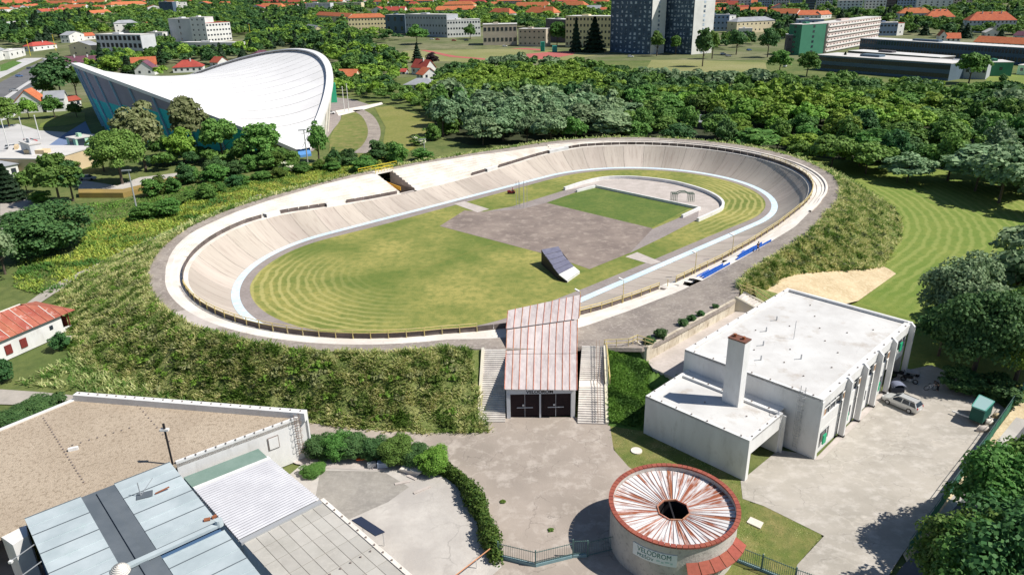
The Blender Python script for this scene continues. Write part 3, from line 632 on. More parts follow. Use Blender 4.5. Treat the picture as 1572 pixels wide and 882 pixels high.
# street front: fins, spandrels, windows
fx=[0.0,6.15,10.5,14.85,19.2,25.2]
for i,x in enumerate(fx):
    mb=MB()
    if i==0: lbox(mb,-.003,-.003,0,.5,.5,BH-.34)
    else: lbox(mb,x-.02,-.5,0,x+.3,.1,5.9); 
    mb.build('fin',M_white,wb)
    if i:
        mb=MB(); p=[L2(x-.02,-.5),L2(x+.3,-.5),L2(x+.3,.1),L2(x-.02,.1)]
        mb.prism(p,[5.9]*4,[BH-.3,BH-.3,BH+.25,BH+.25]); mb.build('fin_top',M_white,wb)
        lb('fin_foot',M_dark,wb,x-.05,-.55,.0,x+.33,.12,.22)
M_spand=M_white
M_frame=mat('window_frame_white',(.75,.75,.73))
M_brick=mat('reddish_curtain',(.35,.16,.10),(.5,.4,.25),scale=2)
for i in range(5):
    x0=fx[i]+.3; x1=fx[i+1]-.02
    lb('spandrel',M_white,wb,x0,.3,3.0,x1,.55,4.35)
    if i<4: lb('spandrel',M_white,wb,x0,.3,.0,x1,.55,2.9)
    wn=lb('window',M_glass,wb,x0,.48,4.36,x1,.55,6.15)
    for k in range(5): X=x0+(x1-x0)*k/4; lb('frame',M_frame,wn,X-.04,.40,4.36,X+.04,.47,6.15)
    lb('frame',M_frame,wn,x0,.40,5.2,x1,.47,5.28); lb('curtain',M_brick,wn,x0+.4,.42,4.4,x0+2.0,.46,5.1)
for x,z in ((1.3,1.2),(7.0,1.3),(16.2,1.3),(22.0,4.6)):
    w_=lb('window',M_glass,wb,x,.24,z,x+2.2,.31,z+1.3)
    lb('green_sash',M_green,w_,x+.1,-.12,z+.05,x+.85,.02,z+1.15); lb('sash_bar',M_frame,w_,x+1.4,.18,z,x+1.5,.24,z+1.3)
lb('window',M_glass,wb,11.6,.24,1.4,13.6,.31,2.6)
lb('passage_back',M_slabc,wb,19.5,3.5,0,25.2,3.6,3); lb('passage_side',M_slabc,wb,19.2,.56,0,19.5,3.5,2.9)
# roof fittings
mb=MB(); mb.box(-.065,-.065,0,.065,.065,.12); cow=mb.mesh('roof_bolt_cap')
def caps(par,pts,z):
    for x,y in pts: q=L2(x,y); link('roof_cap',cow,M_joint,par,loc=(q[0]-par.location.x,q[1]-par.location.y,z))
caps(wb,[(.2,y) for y in (1.2,3.5,6,8.2,10.6,13,15.5)]+[(x,.28) for x in (2.2,4.5,7,9.3,12,14.2,17,19.5,21.8,24)]+[(x,BY-.2) for x in (2,4.4,7,9.5,12,14.2,17,19.2,22,24.4)],BH)
caps(wb,[(4,4),(8,2.6),(12,3.6),(9,8),(14,6),(18,5),(21,3),(15,11),(6,11),(20,10),(23,12),(11,13.5),(17,8),(5.5,7)],6.98)
for x,y in ((4.2,9.2),(7.8,10.8),(11.6,12.4),(15.5,13.0),(7.6,6.0)):
    mb=MB(); q=L2(x,y); mb.beam((*q,6.98),(*q,7.6),.12); mb.beam((*q,7.0),(*L2(x-.6,y+.5),7.0),.1); mb.build('vent_pipe',M_steel,wb)
for x,y in ((3.2,11.2),(12,9)):
    mb=MB(); q=L2(x,y); mb.beam((*q,6.98),(*q,9.4),.05); mb.build('aerial',M_steel,wb)
st_=MB(); q1,q2=L2(9,11),L2(17,8.8)
# ladder on the end wall
ld=empty('ladder',(*L2(-.3,2.2),0),'caged metal ladder up the shaded end wall of the white building','ladder')
for y in (1.9,2.4): mb=MB(); mb.beam((*L2(-.25,y),.6),(*L2(-.25,y),8.2),.05); mb.build('stile',M_steel,ld)
for k in range(22): mb=MB(); mb.beam((*L2(-.25,1.9),.8+k*.33),(*L2(-.25,2.4),.8+k*.33),.035); mb.build('rung',M_steel,ld)
for k in range(8):
    mb=MB(); z=2.4+k*.78; pp=[L2(-.25-.65*math.sin(PI*t/6),2.15-.38*math.cos(PI*t/6)) for t in range(7)]
    for a,b in zip(pp,pp[1:]): mb.beam((*a,z),(*b,z),.035)
    mb.build('hoop',M_steel,ld)
for t in (2,3,4):
    q=L2(-.25-.65*math.sin(PI*t/6),2.15-.38*math.cos(PI*t/6)); mb=MB(); mb.beam((*q,2.4),(*q,7.9),.035); mb.build('cage_bar',M_steel,ld)
# annex with portal
an=empty('white_annex',(*L2(-8.4,3.5),0),'low white flat roofed annex with an open end, in front of the taller white building','annex')
AX0,AX1,AY0,AY1,AH=-8.45,-1.3,3.45,16.1,4.9
lb('wall',M_white,an,AX0,AY0+.02,0,AX0+.35,AY1,AH-.02)
lb('wall',M_white,an,AX0+.35,AY1-.35,0,-.02,AY1,AH-.02)
lb('wall',M_white,an,AX1-.35,AY0+.02,0,AX1,AY0+5,AH-.3)
lb('wall',M_slabc,an,AX0+.35,AY0+5,0,AX1,AY0+5.3,AH-.3)
lb('lintel',M_white,an,AX0+.35,AY0,3.1,AX1-.0,AY0+.35,AH-.02)
lb('pier',M_white,an,AX0-.003,AY0-.003,0,AX0+.55,AY0+.3,AH-.03)
lb('roof',M_roofw,an,AX0+.35,AY0+.35,4.4,AX1,AY1-.35,4.62)
for a in ((AX0,AY0,AH-.25,AX0+.42,AY1,AH),(AX0+.42,AY0,AH-.25,AX1+.003,AY0+.42,AH),(AX0+.42,AY1-.42,AH-.25,AX1,AY1,AH),(AX1-.42,AY0+.42,AH-.25,AX1,AY1-.42,AH+.003),(AX1,AY0+.5,AH-.3,-.02,AY1,AH-.12)):
    lb('parapet',M_white,an,*a)
lb('wing_wall',M_white,an,AX1-.05,AY0-.35,0,AX1+.12,AY0+.15,AH-.25)
caps(an,[(AX0+.2,y) for y in (4.5,6.4,8.4,10.3,12.2,14.1,15.6)]+[(x,AY0+.2) for x in (-7.6,-6,-4.4,-2.6)]+[(AX1-.2,y) for y in (5,7,10.6,12.4,14.4)]+[(x,AY1-.2) for x in (-7,-5,-3)],AH)
caps(an,[(-4.2,6.1),(-4.8,10.8)],4.62)
ch=empty('chimney',(*L2(-2.6,8.6),4.6),'tall square white chimney with a rusty iron cap on the annex roof','chimney')
lb('shaft',M_white,ch,-3.2,7.7,4.5,-1.99,9.65,12.35)
lb('cap',mat('dark_rust_cap',(.20,.085,.06),(.14,.07,.05),scale=3),ch,-3.26,7.64,12.35,-1.93,9.71,12.48)
for x,y in ((-2.6,8.2),(-2.6,9.2)): mb=MB(); q=L2(x,y); mb.tube((*q,12.48),(*q,12.8),.17,10); mb.build('flue',M_rust,ch)
# ================================================================ ROUND KIOSK
KC=(14.11,52.96); KR=5.77
ki=empty('round_kiosk',(KC[0],KC[1],0),'round concrete kiosk with a rusty radial metal roof and octagonal opening','kiosk')
M_kwall=mat('kiosk_render',(.58,.54,.49),(.48,.45,.41),scale=.6,c3=(.24,.21,.19),scale3=2.4,mix3=.6,ramp3=(.56,.7),bump=.25)
M_kroof=mat('rusted_white_sheet',(.68,.67,.67),(.30,.10,.05),scale=.55,detail=9,coords='uv',stretch=(2.0,.34,1),ramp=(.47,.565),rand=.05,rough=.5,c3=(.60,.30,.12),scale3=2,mix3=.35,ramp3=(.62,.72))
M_coping=mat('brick_red_coping',(.34,.095,.065),(.28,.08,.055),scale=3,rand=.08)
def kp(r,a,z): return (KC[0]+r*math.cos(a),KC[1]+r*math.sin(a),z)
def ringwall(mb,r0,r1,z0,z1,n=72,a0=0,a1=2*PI):
    for k in range(n):
        a=a0+(a1-a0)*k/n; b=a0+(a1-a0)*(k+1)/n
        mb.prism([kp(r0,a,0)[:2],kp(r1,a,0)[:2],kp(r1,b,0)[:2],kp(r0,b,0)[:2]],z0,z1)
    return mb
mb=MB()
for k in range(96):
    a=2*PI*k/96; b=2*PI*(k+1)/96
    mb.poly([kp(5.6,a,-.1),kp(5.6,b,-.1),kp(5.6,b,4.35),kp(5.6,a,4.35)]); mb.poly([kp(5.4,b,3.3),kp(5.4,a,3.3),kp(5.4,a,4.35),kp(5.4,b,4.35)])
mb.build('wall',M_kwall,ki,smooth=True)
for k in range(72):
    a=2*PI*k/72+.004; b=2*PI*(k+1)/72-.004; mb=MB()
    mb.prism([kp(5.38,a,0)[:2],kp(5.79,a,0)[:2],kp(5.79,b,0)[:2],kp(5.38,b,0)[:2]],4.34,4.5); mb.build('coping',M_coping,ki)
NS=64
for k in range(NS):
    a=2*PI*k/NS; b=2*PI*(k+1)/NS; mb=MB(); mb.uv=[]
    r0=1.42; r1=5.38; zi,zo=3.56,3.92
    for t in range(7):
        r=r0+(r1-r0)*t/6; z=zi+(zo-zi)*t/6
        for aa,dz in ((a+.0,.0),((a+b)/2,.0),(b,.0)):
            mb.v.append(kp(r,aa,z+dz)); mb.uv.append((k*3.7+(aa-a)*4.2,r))
    for t in range(6):
        for j in range(2): q=t*3+j; mb.f.append((q,q+3,q+4,q+1))
    mb.build('roof_sheet',M_kroof,ki)
    mb=MB(); mb.beam(kp(r0,a,zi+.03),kp(r1,a,zo+.03),.045,.06); mb.build('roof_seam',M_sheet if k%3 else M_rustseam,ki)
octp=[kp(1.45,R(22.5+45*k),0) for k in range(8)]
for k in range(8):
    a=octp[k]; b=octp[(k+1)%8]; mb=MB(); mb.beam((a[0],a[1],3.66),(b[0],b[1],3.60),.1,.16); mb.build('opening_rim',M_rustseam,ki)
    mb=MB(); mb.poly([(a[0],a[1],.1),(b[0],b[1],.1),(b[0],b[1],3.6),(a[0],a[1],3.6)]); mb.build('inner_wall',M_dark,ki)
mb=MB(); mb.poly([(p[0],p[1],.12) for p in octp]); mb.build('inner_floor',M_joint,ki)
mb=MB(); mb.beam(kp(1.4,R(95),3.5),kp(1.4,R(-95),3.5),.14); mb.build('crossbar',M_dark,ki)
# sign with lettering
sg=MB(); n=14; a0,a1=R(-138),R(-98.4)
for k in range(n):
    a=a0+(a1-a0)*k/n; b=a0+(a1-a0)*(k+1)/n; sg.prism([kp(5.61,a,0)[:2],kp(5.66,a,0)[:2],kp(5.66,b,0)[:2],kp(5.61,b,0)[:2]],2.27,3.5)
sgn=sg.build('sign',mat('sign_white',(.80,.83,.82)),ki)
M_sgreen=mat('sign_green',(.03,.16,.13)); M_spale=mat('sign_pale_green',(.50,.66,.60))
cyl_=lambda x,y,z0:(kp(5.675,R(-118.2)+x/5.675,z0+y))
text_obj('VELODROM',.72,M_sgreen,ki,lambda x,y:cyl_(x*.78,y,2.93),bold=0)
text_obj('PREŠOV',.46,M_sgreen,ki,lambda x,y:cyl_(x*.95-.75,y,2.42),bold=0)
mb=MB()
for i,(x,y,w_) in enumerate(((.25,.25,.3),(.65,.18,.22),(.98,.27,.34),(1.42,.2,.2))):
    mb.v+=[cyl_(x,y,2.3),cyl_(x+w_,y,2.3),cyl_(x+w_,y+.16,2.3),cyl_(x,y+.16,2.3)]; mb.f.append(tuple(range(4*i,4*i+4)))
q=mb.build('emblem',M_spale,ki); q['kind']='stuff'
# red canopy and ticket windows
for k in range(6):
    a=R(-91+10.6*k)+.006; b=R(-91+10.6*(k+1))-.006; mb=MB()
    i=mb._a([kp(5.62,a,2.75),kp(5.62,b,2.75),kp(6.55,b,2.2),kp(6.55,a,2.2),kp(5.62,a,2.67),kp(5.62,b,2.67),kp(6.55,b,2.12),kp(6.55,a,2.12)])
    for f in ((0,3,2,1),(4,5,6,7),(0,1,5,4),(1,2,6,5),(2,3,7,6),(3,0,4,7)): mb.f.append(tuple(i+t for t in f))
    mb.build('canopy_panel',M_coping,ki)
for a in (-78,-58,-40): 
    mb=MB(); ringwall(mb,5.58,5.63,.9,2.1,4,R(a-6),R(a+6)); mb.build('ticket_window',M_glass,ki)
# ================================================================ GREEN FENCES
M_gfence=mat('fence_green_blue',(.10,.17,.16)); M_gbase=mat('fence_base_blue',(.22,.33,.35),(.17,.27,.29),scale=1)
def bar_fence(name,label,pts,h=1.7,base=.3,step=.17,dense=True):
    e=empty(name,(pts[0][0],pts[0][1],0),label,'fence')
    for a,b in zip(pts,pts[1:]):
        d=Vector((b[0]-a[0],b[1]-a[1])); L=d.length; u=d/L; nrm=(-u.y*.09,u.x*.09)
        if base: mb=MB(); mb.prism([(a[0]+nrm[0],a[1]+nrm[1]),(a[0]-nrm[0],a[1]-nrm[1]),(b[0]-nrm[0],b[1]-nrm[1]),(b[0]+nrm[0],b[1]+nrm[1])],0,base); mb.build('base_wall',M_gbase,e)
        for z in (base+.15,h-.12): mb=MB(); mb.beam((a[0],a[1],z),(b[0],b[1],z),.045); mb.build('rail',M_gfence,e)
        mb=MB(); mb.beam((a[0],a[1],0),(a[0],a[1],h+.12),.12); mb.build('post',M_gfence,e)
        n=int(L/step)
        for k in range(1,n):
            q=(a[0]+u.x*k*step,a[1]+u.y*k*step); 
            bar=globals().setdefault('_bar',MB().box(-.014,-.014,0,.014,.014,1).mesh('bar')); o=link('bar',bar,M_gfence,e,loc=(q[0]-pts[0][0],q[1]-pts[0][1],base)); o.scale.z=h-base
    return e
bar_fence('bar_fence','green bar fence on a low blue base between the hedge and the small gate',[(-1.7,51.4),(1.6,50.2),(4.9,51.2)])
bar_fence('bar_gate','small green bar gate in the fence beside the kiosk shadow',[(4.98,51.25),(6.2,51.3)],h=1.9)
bar_fence('bar_fence','green bar fence joining the small gate to the round kiosk wall',[(6.3,51.3),(8.6,52.0)],base=.0)
bar_fence('bar_fence','green bar fence on the dry lawn right of the kiosk canopy',[(19.4,50.4),(21.2,49.2),(23.5,47.6),(25.5,46.4)],base=.2)
orl=empty('orange_railing',(-4.2,49.6,0),'rusty orange handrail at the foot of the hedge','railing')
mb=MB(); mb.beam((-5.6,48.0,1.0),(-2.0,51.9,1.0),.07); mb.build('rail',mat('rusty_orange',(.62,.30,.16)),orl)
for t in (.1,.55,.95): q=lerp((-5.6,48.0),(-2.0,51.9),t); mb=MB(); mb.beam((*q,0),(*q,1.0),.07); mb.build('post',M_white,orl)
# long green boundary fence by the road
e=empty('mesh_fence',(*(34.30,50.83),0),'long green mesh fence between the car park and the shaded road','fence')
M_mesh=mat('green_mesh_panel',(.03,.16,.09),(.02,.11,.06),scale=2)
fp=[(34.62,50.66),(39.15,54.98),(45.01,60.68),(51.76,67.08),(58.02,73.21),(63.28,78.41)]
for a,b in zip(fp,fp[1:]):
    n=4
    for k in range(n):
        p=lerp(a,b,k/n); q=lerp(a,b,(k+1)/n); mb=MB(); mb.beam((p[0],p[1],.75),(q[0],q[1],.75),.03,1.3); mb.build('mesh_panel',M_mesh,e)
        mb=MB(); mb.beam((p[0],p[1],0),(p[0],p[1],1.9),.07); mb.build('post',M_gfence,e)
    mb=MB(); mb.beam((a[0],a[1],1.85),(b[0],b[1],1.85),.04); mb.build('rail',M_gfence,e)
# paved drain cover and manhole
tag(MB().prism([(21.79,55.30),(22.38,56.02),(23.35,55.17),(22.79,54.38)],.02,.14).build('concrete_cover',M_white_conc),'small pale concrete cover lying in the dry grass right of the kiosk','concrete cover')
q=(13.31,67.15); mb=MB(); mb.tube((q[0],q[1],0),(q[0],q[1],.12),.62,18); tag(mb.build('manhole_cover',M_white_conc),'round concrete manhole cover in the lawn in front of the annex','manhole cover')
q=(12.60,75.74); mb=MB(); mb.prism([(q[0]-.9,q[1]+.3),(q[0]+.6,q[1]-.2),(q[0]+1.0,q[1]+.9),(q[0]-.5,q[1]+1.4)],0.2,1.6); tag(mb.build('concrete_block',M_slabc),'broken concrete block lying on the lush grass slope beside the stairs','concrete block')
# lamps along the track
def lamp(name,label,p,h,col=None):
    e=empty(name,(p[0],p[1],p[2]),label,'lamp post','white lamp posts along the inside railing of the near straight')
    mb=MB(); mb.tube(p,(p[0],p[1],p[2]+h),.07,6,.05); mb.build('pole',col or M_yellow,e)
    mb=MB(); mb.beam((p[0]-.15,p[1]+.05,p[2]+h),(p[0]-.75,p[1]+.35,p[2]+h+.25),.3,.14); mb.build('lamp_head',M_white,e)
for px,py,lab in ((0,166.9,'lamp post nearest the tunnel roof'),(0,176.5,'lamp post second from the tunnel roof'),(0,196,'lamp post third from the tunnel roof, nearer the seats'),(0,208,'lamp post farthest from the tunnel roof')):
    s=py; q=P3(s,BO(s)+.25,ZB(s)+.1); lamp('lamp_post','white headed '+lab+' on the near straight',q,3.9)
# ramp inside the oval
rp=empty('launch_ramp',(9,124,0),'skate ramp with dark blue panels and a white lower end on the grass infield','ramp')
A_=(6.2,131.6); B_=(9.4,133.4)
r0,r1=(5.50,126.04),(8.71,127.66); m0,m1=(8.19,117.98),(11.11,121.67); e0,e1=(9.46,116.69),(12.10,120.91)
M_pan=mat('dark_blue_panel',(.15,.15,.21),(.19,.19,.25),scale=1,rough=.4)
for k in range(5):
    t0=k/5+.008; t1=(k+1)/5-.012; z=lambda t:2.9-1.75*t-.25*math.sin(PI*t)
    a=lerp(r0,m0,t0); b=lerp(r1,m1,t0); c=lerp(r1,m1,t1); d=lerp(r0,m0,t1)
    mb=MB(); mb.prism([a,b,c,d],[z(t0)-.1,z(t0)-.1,z(t1)-.1,z(t1)-.1],[z(t0),z(t0),z(t1),z(t1)]); mb.build('ramp_panel',M_pan,rp)
mb=MB(); mb.prism([m0,m1,e1,e0],[.95,.95,.3,.3],[1.1,1.1,.45,.45]); mb.build('white_apron',M_white,rp)
mb=MB(); mb.prism([e0,e1,lerp(e1,m1,.12),lerp(e0,m0,.12)],0,.4); mb.build('white_front',M_white,rp)
for a,b,c in ((r0,m0,e0),(r1,m1,e1)):
    mb=MB(); d=.12 if a is r0 else -.12
    mb.prism([(a[0],a[1]),(a[0]+d,a[1]),(b[0]+d,b[1]),(b[0],b[1])],[0,0,0,0],[2.75,2.75,.9,.9]); mb.prism([(b[0],b[1]),(b[0]+d,b[1]),(c[0]+d,c[1]),(c[0],c[1])],0,[.9,.9,.3,.3]); mb.build('side_frame',M_dark,rp)
# metal frame cage
q=(40.43,166.26); cg=empty('steel_cage',(q[0],q[1],0),'small grey green tubular cage with an arched top on the paved floor','cage')
mb=MB(); M_cage=mat('cage_paint',(.16,.22,.17))
for x in np.linspace(-2.6,2.6,13):
    if abs(x)<1.2: continue
    for y in (-.6,.6): mb.beam((q[0]+x,q[1]+y-x*.1,0),(q[0]+x,q[1]+y-x*.1,2.0),.09)
mb.build('bar',M_cage,cg)['kind']='stuff'
mb=MB()
for y in (-.6,.6):
    pts=[(q[0]+x,q[1]+y-x*.1,2.0+(.35 if abs(x)<1.3 else 0)) for x in (-2.6,-1.3,-.6,.6,1.3,2.6)]
    for a,b in zip(pts,pts[1:]): mb.beam(a,b,.2)
mb.build('top_frame',M_cage,cg)['kind']='stuff'
# group of tall thin poles
for k,(x,y) in enumerate(((1.4,164.1),(2.2,163.6),(3.1,163.4),(3.9,164.4),(2.0,165.4),(3.2,165.2))):
    mb=MB(); mb.tube((x,y,0),(x,y,6.0),.05,6); o=mb.build('steel_pole',M_steel); tag(o,'tall thin grey pole in the cluster of poles beside the court','pole','thin poles beside the court')

# ================================================================ BUILDINGS BOTTOM LEFT
M_gravel=mat('roof_gravel',(.50,.41,.31),(.44,.355,.265),scale=.15,c3=(.26,.20,.14),scale3=2.6,mix3=.75,ramp3=(.50,.64),bump=.8,bscale=7)
M_lblue=mat('pale_blue_sheet',(.48,.54,.56),(.38,.44,.46),scale=.3,c3=(.38,.47,.47),scale3=.9,mix3=.5,ramp3=(.56,.74),rand=.04,rough=.5)
M_felt=mat('dark_roofing_felt',(.10,.12,.14),(.13,.15,.17),scale=.4,rough=.8)
M_corr=mat('corrugated_white',(.50,.50,.53),(.44,.44,.47),scale=.5,rough=.5)
M_greenfelt=mat('green_roof_strip',(.16,.24,.20),(.20,.28,.24),scale=.5)
M_paver=mat('roof_paver',(.46,.44,.40),(.40,.38,.34),scale=.5,c3=(.55,.52,.47),scale3=2,mix3=.5,rand=.07)
M_bluewall=mat('blue_wall',(.06,.12,.22))
gb=empty('gravel_roof_building',(-35,66,0),'single storey building with a wide brown gravel roof and white parapets','building')
GA,GB_,GC=(-22.30,67.70),(-49.64,72.54),(-54.46,66.18)
GC2=(GC[0]-14,GC[1]-18); GF=(-33.01,59.40); GL=(-42.67,51.15); GL2=(-43.84,49.63); GL3=(GL2[0]-14,GL2[1]-9)
gp_=[GA,GB_,GC,GC2,GL3,GL2,GL,GF]
mb=MB(); mb.prism(gp_,4.6,4.98); mb.build('roof',M_gravel,gb)
def wallbetween(name,a,b,th,z0,z1,m,par,side=1):
    d=Vector((b[0]-a[0],b[1]-a[1])).normalized(); o=(-d.y*th*side,d.x*th*side)
    mb=MB(); mb.prism([a,b,(b[0]+o[0],b[1]+o[1]),(a[0]+o[0],a[1]+o[1])],z0,z1); return mb.build(name,m,par)
wallbetween('parapet',GA,GB_,.75,4.7,5.75,M_white,gb)
wallbetween('parapet',GB_,GC2,.35,4.7,5.15,M_white,gb)
wallbetween('wall',GA,GF,.3,0,5.25,M_white,gb,side=-1)
wallbetween('wall',GB_,GA,.3,0,4.69,M_white,gb,side=-1)
wallbetween('wall',GC2,GB_,.3,0,4.69,M_white,gb,side=-1)
mb=MB(); mb.prism([GL,GL2,(GL2[0]+1.6,GL2[1]-1.0),(GL[0]+1,GL[1]-1.4)],0,4.9); mb.build('wall',M_white,gb)
def capline(par,a,b,n,z,m=M_joint):
    for k in range(n):
        q=lerp(a,b,(k+.5)/n); link('roof_cap',cow,m,par,loc=(q[0]-par.location.x,q[1]-par.location.y,z))
d_=Vector((GB_[0]-GA[0],GB_[1]-GA[1])).normalized(); of=(-d_.y*.35,d_.x*.35)
capline(gb,(GA[0]+of[0],GA[1]+of[1]),(GB_[0]+of[0],GB_[1]+of[1]),24,5.75)
capline(gb,lerp(GA,GF,.03),lerp(GA,GF,.97),13,5.26)
capline(gb,(-51.32,68.44),(-40.45,56.60),26,4.98); capline(gb,(-42.21,70.79),(-35.09,62.98),12,4.98); capline(gb,(-45.40,62.76),(-40.38,66.15),8,4.98)
mb=MB(); q=(-44.54,62.16); mb.obox(q[0],q[1],4.98,5.3,.9,.3,.4); mb.build('roof_hatch',M_white,gb)
wn_=lerp(GA,GF,.30); d=Vector((GF[0]-GA[0],GF[1]-GA[1])).normalized(); nn_=Vector((-d.y,d.x))
c=Vector(wn_)+nn_*.03
mb=MB(); mb.obox(c.x,c.y,2.6,4.1,1.2,.1,math.atan2(d.y,d.x)); f=mb.build('window',M_joint,gb); mb=MB(); mb.obox(c.x+nn_.x*.06,c.y+nn_.y*.06,2.7,4.0,1.0,.1,math.atan2(d.y,d.x)); mb.build('shutter',M_white,f)
# ladder on that wall
ld=empty('ladder',(*lerp(GA,GF,.1),0),'rusty caged ladder on the sunlit wall of the gravel roofed building','ladder')
base=Vector(lerp(GA,GF,.10))+nn_*.25
for t in (-.25,.25): q=base+d*t; mb=MB(); mb.beam((q.x,q.y,.8),(q.x,q.y,5.9),.05); mb.build('stile',M_rail,ld)
for k in range(16): a=base-d*.25; b=base+d*.25; mb=MB(); mb.beam((a.x,a.y,1+k*.31),(b.x,b.y,1+k*.31),.035); mb.build('rung',M_rail,ld)
for k in range(5):
    mb=MB(); z=2.4+k*.8; pp=[base+d*(-.38*math.cos(PI*t/6))+nn_*(.6*math.sin(PI*t/6)) for t in range(7)]
    for a,b in zip(pp,pp[1:]): mb.beam((a.x,a.y,z),(b.x,b.y,z),.035)
    mb.build('hoop',M_rail,ld)
# light blue sheet metal hall
UL=Vector((-42.11,50.55)); UR=Vector((-32.98,58.32)); uu=(UR-UL).normalized(); UW=(UR-UL).length
vv=Vector((-19.72,43.52))-UR; vv=vv.normalized()
lbm=empty('blue_sheet_hall',(UL.x,UL.y,0),'hall with a pale blue sheet metal roof crossed by a dark felt band','building')
def U2(u,v): q=UL+uu*u+vv*v; return (q.x,q.y)
mb=MB(); mb.prism([U2(.15,.15),U2(UW-.15,.15),U2(UW-.15,34),U2(.15,34)],0,5.85); mb.build('wall',M_bluewall,lbm)
b0,b1=[((Vector((-38.88,53.43))-UL).dot(uu)),((Vector((-36.62,55.01))-UL).dot(uu))]
vg=(Vector((-24.82,49.64))-UL).dot(vv)
npan=int(34/1.45)
for k in range(npan):
    v0=k*1.45; v1=v0+1.45
    if v0<vg<v1 : v1=vg
    z=6.02
    for a,b in ((0,b0),(b1,UW)):
        mb=MB(); mb.prism([U2(a,v0+.012),U2(b,v0+.012),U2(b,v1-.012),U2(a,v1-.012)],5.9,z); mb.build('roof_sheet',M_lblue,lbm)
        mb=MB(); mb.beam((*U2(a,v0),z+.03),(*U2(b,v0),z+.03),.05,.07); mb.build('roof_seam',M_lblue if k%2 else M_felt,lbm)
mb=MB(); mb.prism([U2(b0,0),U2(b1,0),U2(b1,34),U2(b0,34)],5.86,5.97); mb.build('felt_band',M_felt,lbm)
mb=MB(); mb.prism([U2(b0+(b1-b0)*.42,.5),U2(b0+(b1-b0)*.66,.5),U2(b0+(b1-b0)*.66,33),U2(b0+(b1-b0)*.42,33)],5.975,6.12); mb.build('felt_ridge',M_felt,lbm)
mb=MB(); mb.prism([U2(0,vg-.25),U2(UW+.1,vg-.25),U2(UW+.1,vg+.25),U2(0,vg+.25)],6.06,6.32); mb.build('gutter_box',M_lblue,lbm)
mb=MB(); mb.tube((*U2(UW-.1,vg),6.1),(*U2(UW-.1,vg),6.7),.35,12,.3); mb.build('funnel',M_lblue,lbm)
q=(-30.67,43.97); mb=MB()
for k in range(8):
    a0_,a1_=PI/2*k/8,PI/2*(k+1)/8
    mb.tube((q[0],q[1],6.1+.75*math.sin(a0_)),(q[0],q[1],6.1+.75*math.sin(a1_)),.75*math.cos(a0_),16,max(.02,.75*math.cos(a1_)))
tag(mb.build('roof_dome',M_white_conc,None,smooth=True),'round white dome ventilator on the pale blue roof beside the dark felt band','roof ventilator')
q=(-33.42,53.28); sk=empty('satellite_mount',(q[0],q[1],6.03),'small mast with a dark base tray and rusty arm on the pale blue roof','aerial')
mb=MB(); mb.obox(q[0]+.3,q[1]+.1,6.03,6.12,1.3,.9,.4); mb.build('tray',M_felt,sk)
mb=MB(); mb.beam((q[0],q[1],6.1),(q[0],q[1],7.5),.07); mb.beam((q[0],q[1],6.1),(q[0]+.9,q[1]+.9,7.3),.04); mb.build('mast',M_steel,sk)
mb=MB(); mb.beam((q[0]+1.2,q[1]+.2,6.12),(q[0]+2.2,q[1]+.9,6.3),.1); mb.build('arm',M_rust,sk)
q=(-26.22,49.89); tag(MB().obox(q[0],q[1],6.05,6.2,.5,.3,.3).obox(q[0]+.5,q[1]+.3,6.05,6.25,.4,.2,.8).build('loose_brick',M_rust),'brown loose bricks lying on the pale blue roof by the gutter box','bricks')
for v in (3.3,5.9):
    q0=U2(-1.9,v+1.2); q1=U2(0,v+.6); wl=empty('wall_lamp',(q0[0],q0[1],5.6),'white wall lamp on a long arm over the shaded yard, '+('nearer the gravel roof' if v<4 else 'nearer the picture edge'),'lamp','lamps on the blue hall wall')
    mb=MB(); mb.beam((*q0,5.6),(*q1,5.85),.06); mb.build('arm',M_steel,wl); mb=MB(); mb.obox(q0[0],q0[1],5.45,5.65,.25,.25); mb.build('lamp_head',M_white,wl)
sheet('shaded_yard',[(-50.64,52.33),(-47.99,55.68),(-41.19,50.33),(-37.50,42.16),(-45.79,42.36)],.02,M_slabc)
# camera mast at the roof corner
q=(-33.38,59.41); mt=empty('roof_mast',(q[0],q[1],5),'black mast with a white floodlight at the corner of the pale blue roof','mast')
mb=MB(); mb.tube((q[0],q[1],4.9),(q[0],q[1],8.9),.10,8); mb.build('pole',M_dark,mt)
mb=MB(); mb.obox(q[0],q[1],8.85,9.05,.8,.35); mb.build('floodlight',M_white,mt); mb=MB(); mb.tube((q[0],q[1],9.05),(q[0],q[1],9.6),.12,8); mb.build('sensor',M_dark,mt)
# green strip, corrugated canopy, paved roof
gs=empty('low_extension',(-26,57,0),'low extension with white corrugated roof, green strip and grey slab roof','extension')
mb=MB(); mb.prism([(-32.13,58.52),(-26.33,63.07),(-25.06,61.82),(-30.83,57.21)],3.7,[4.1,4.1,3.95,3.95][:4]); mb.build('green_strip',M_greenfelt,gs)
c0,c1,c2,c3=(-31.00,57.48),(-25.11,62.10),(-18.39,55.65),(-24.16,50.41)
mb=MB(); mb.prism([c0,c1,lerp(c1,c2,.07),lerp(c0,c3,.07)],[3.6]*4,[3.9]*4); mb.build('white_flashing',M_white,gs)
nrib=26
for k in range(nrib):
    t0=.07+.93*k/nrib; t1=.07+.93*(k+.55)/nrib; t2=.07+.93*(k+1)/nrib; z0=3.85-.35*t0; 
    a0,b0_,a1,b1_,a2,b2_=lerp(c0,c3,t0),lerp(c1,c2,t0),lerp(c0,c3,t1),lerp(c1,c2,t1),lerp(c0,c3,t2),lerp(c1,c2,t2)
    mb=MB(); mb.poly([(*a0,z0-.05),(*b0_,z0-.05),(*b1_,z0+.05),(*a1,z0+.05)]); mb.poly([(*a1,z0+.05),(*b1_,z0+.05),(*b2_,z0-.05),(*a2,z0-.05)]); mb.build('corrugated_rib',M_corr,gs)
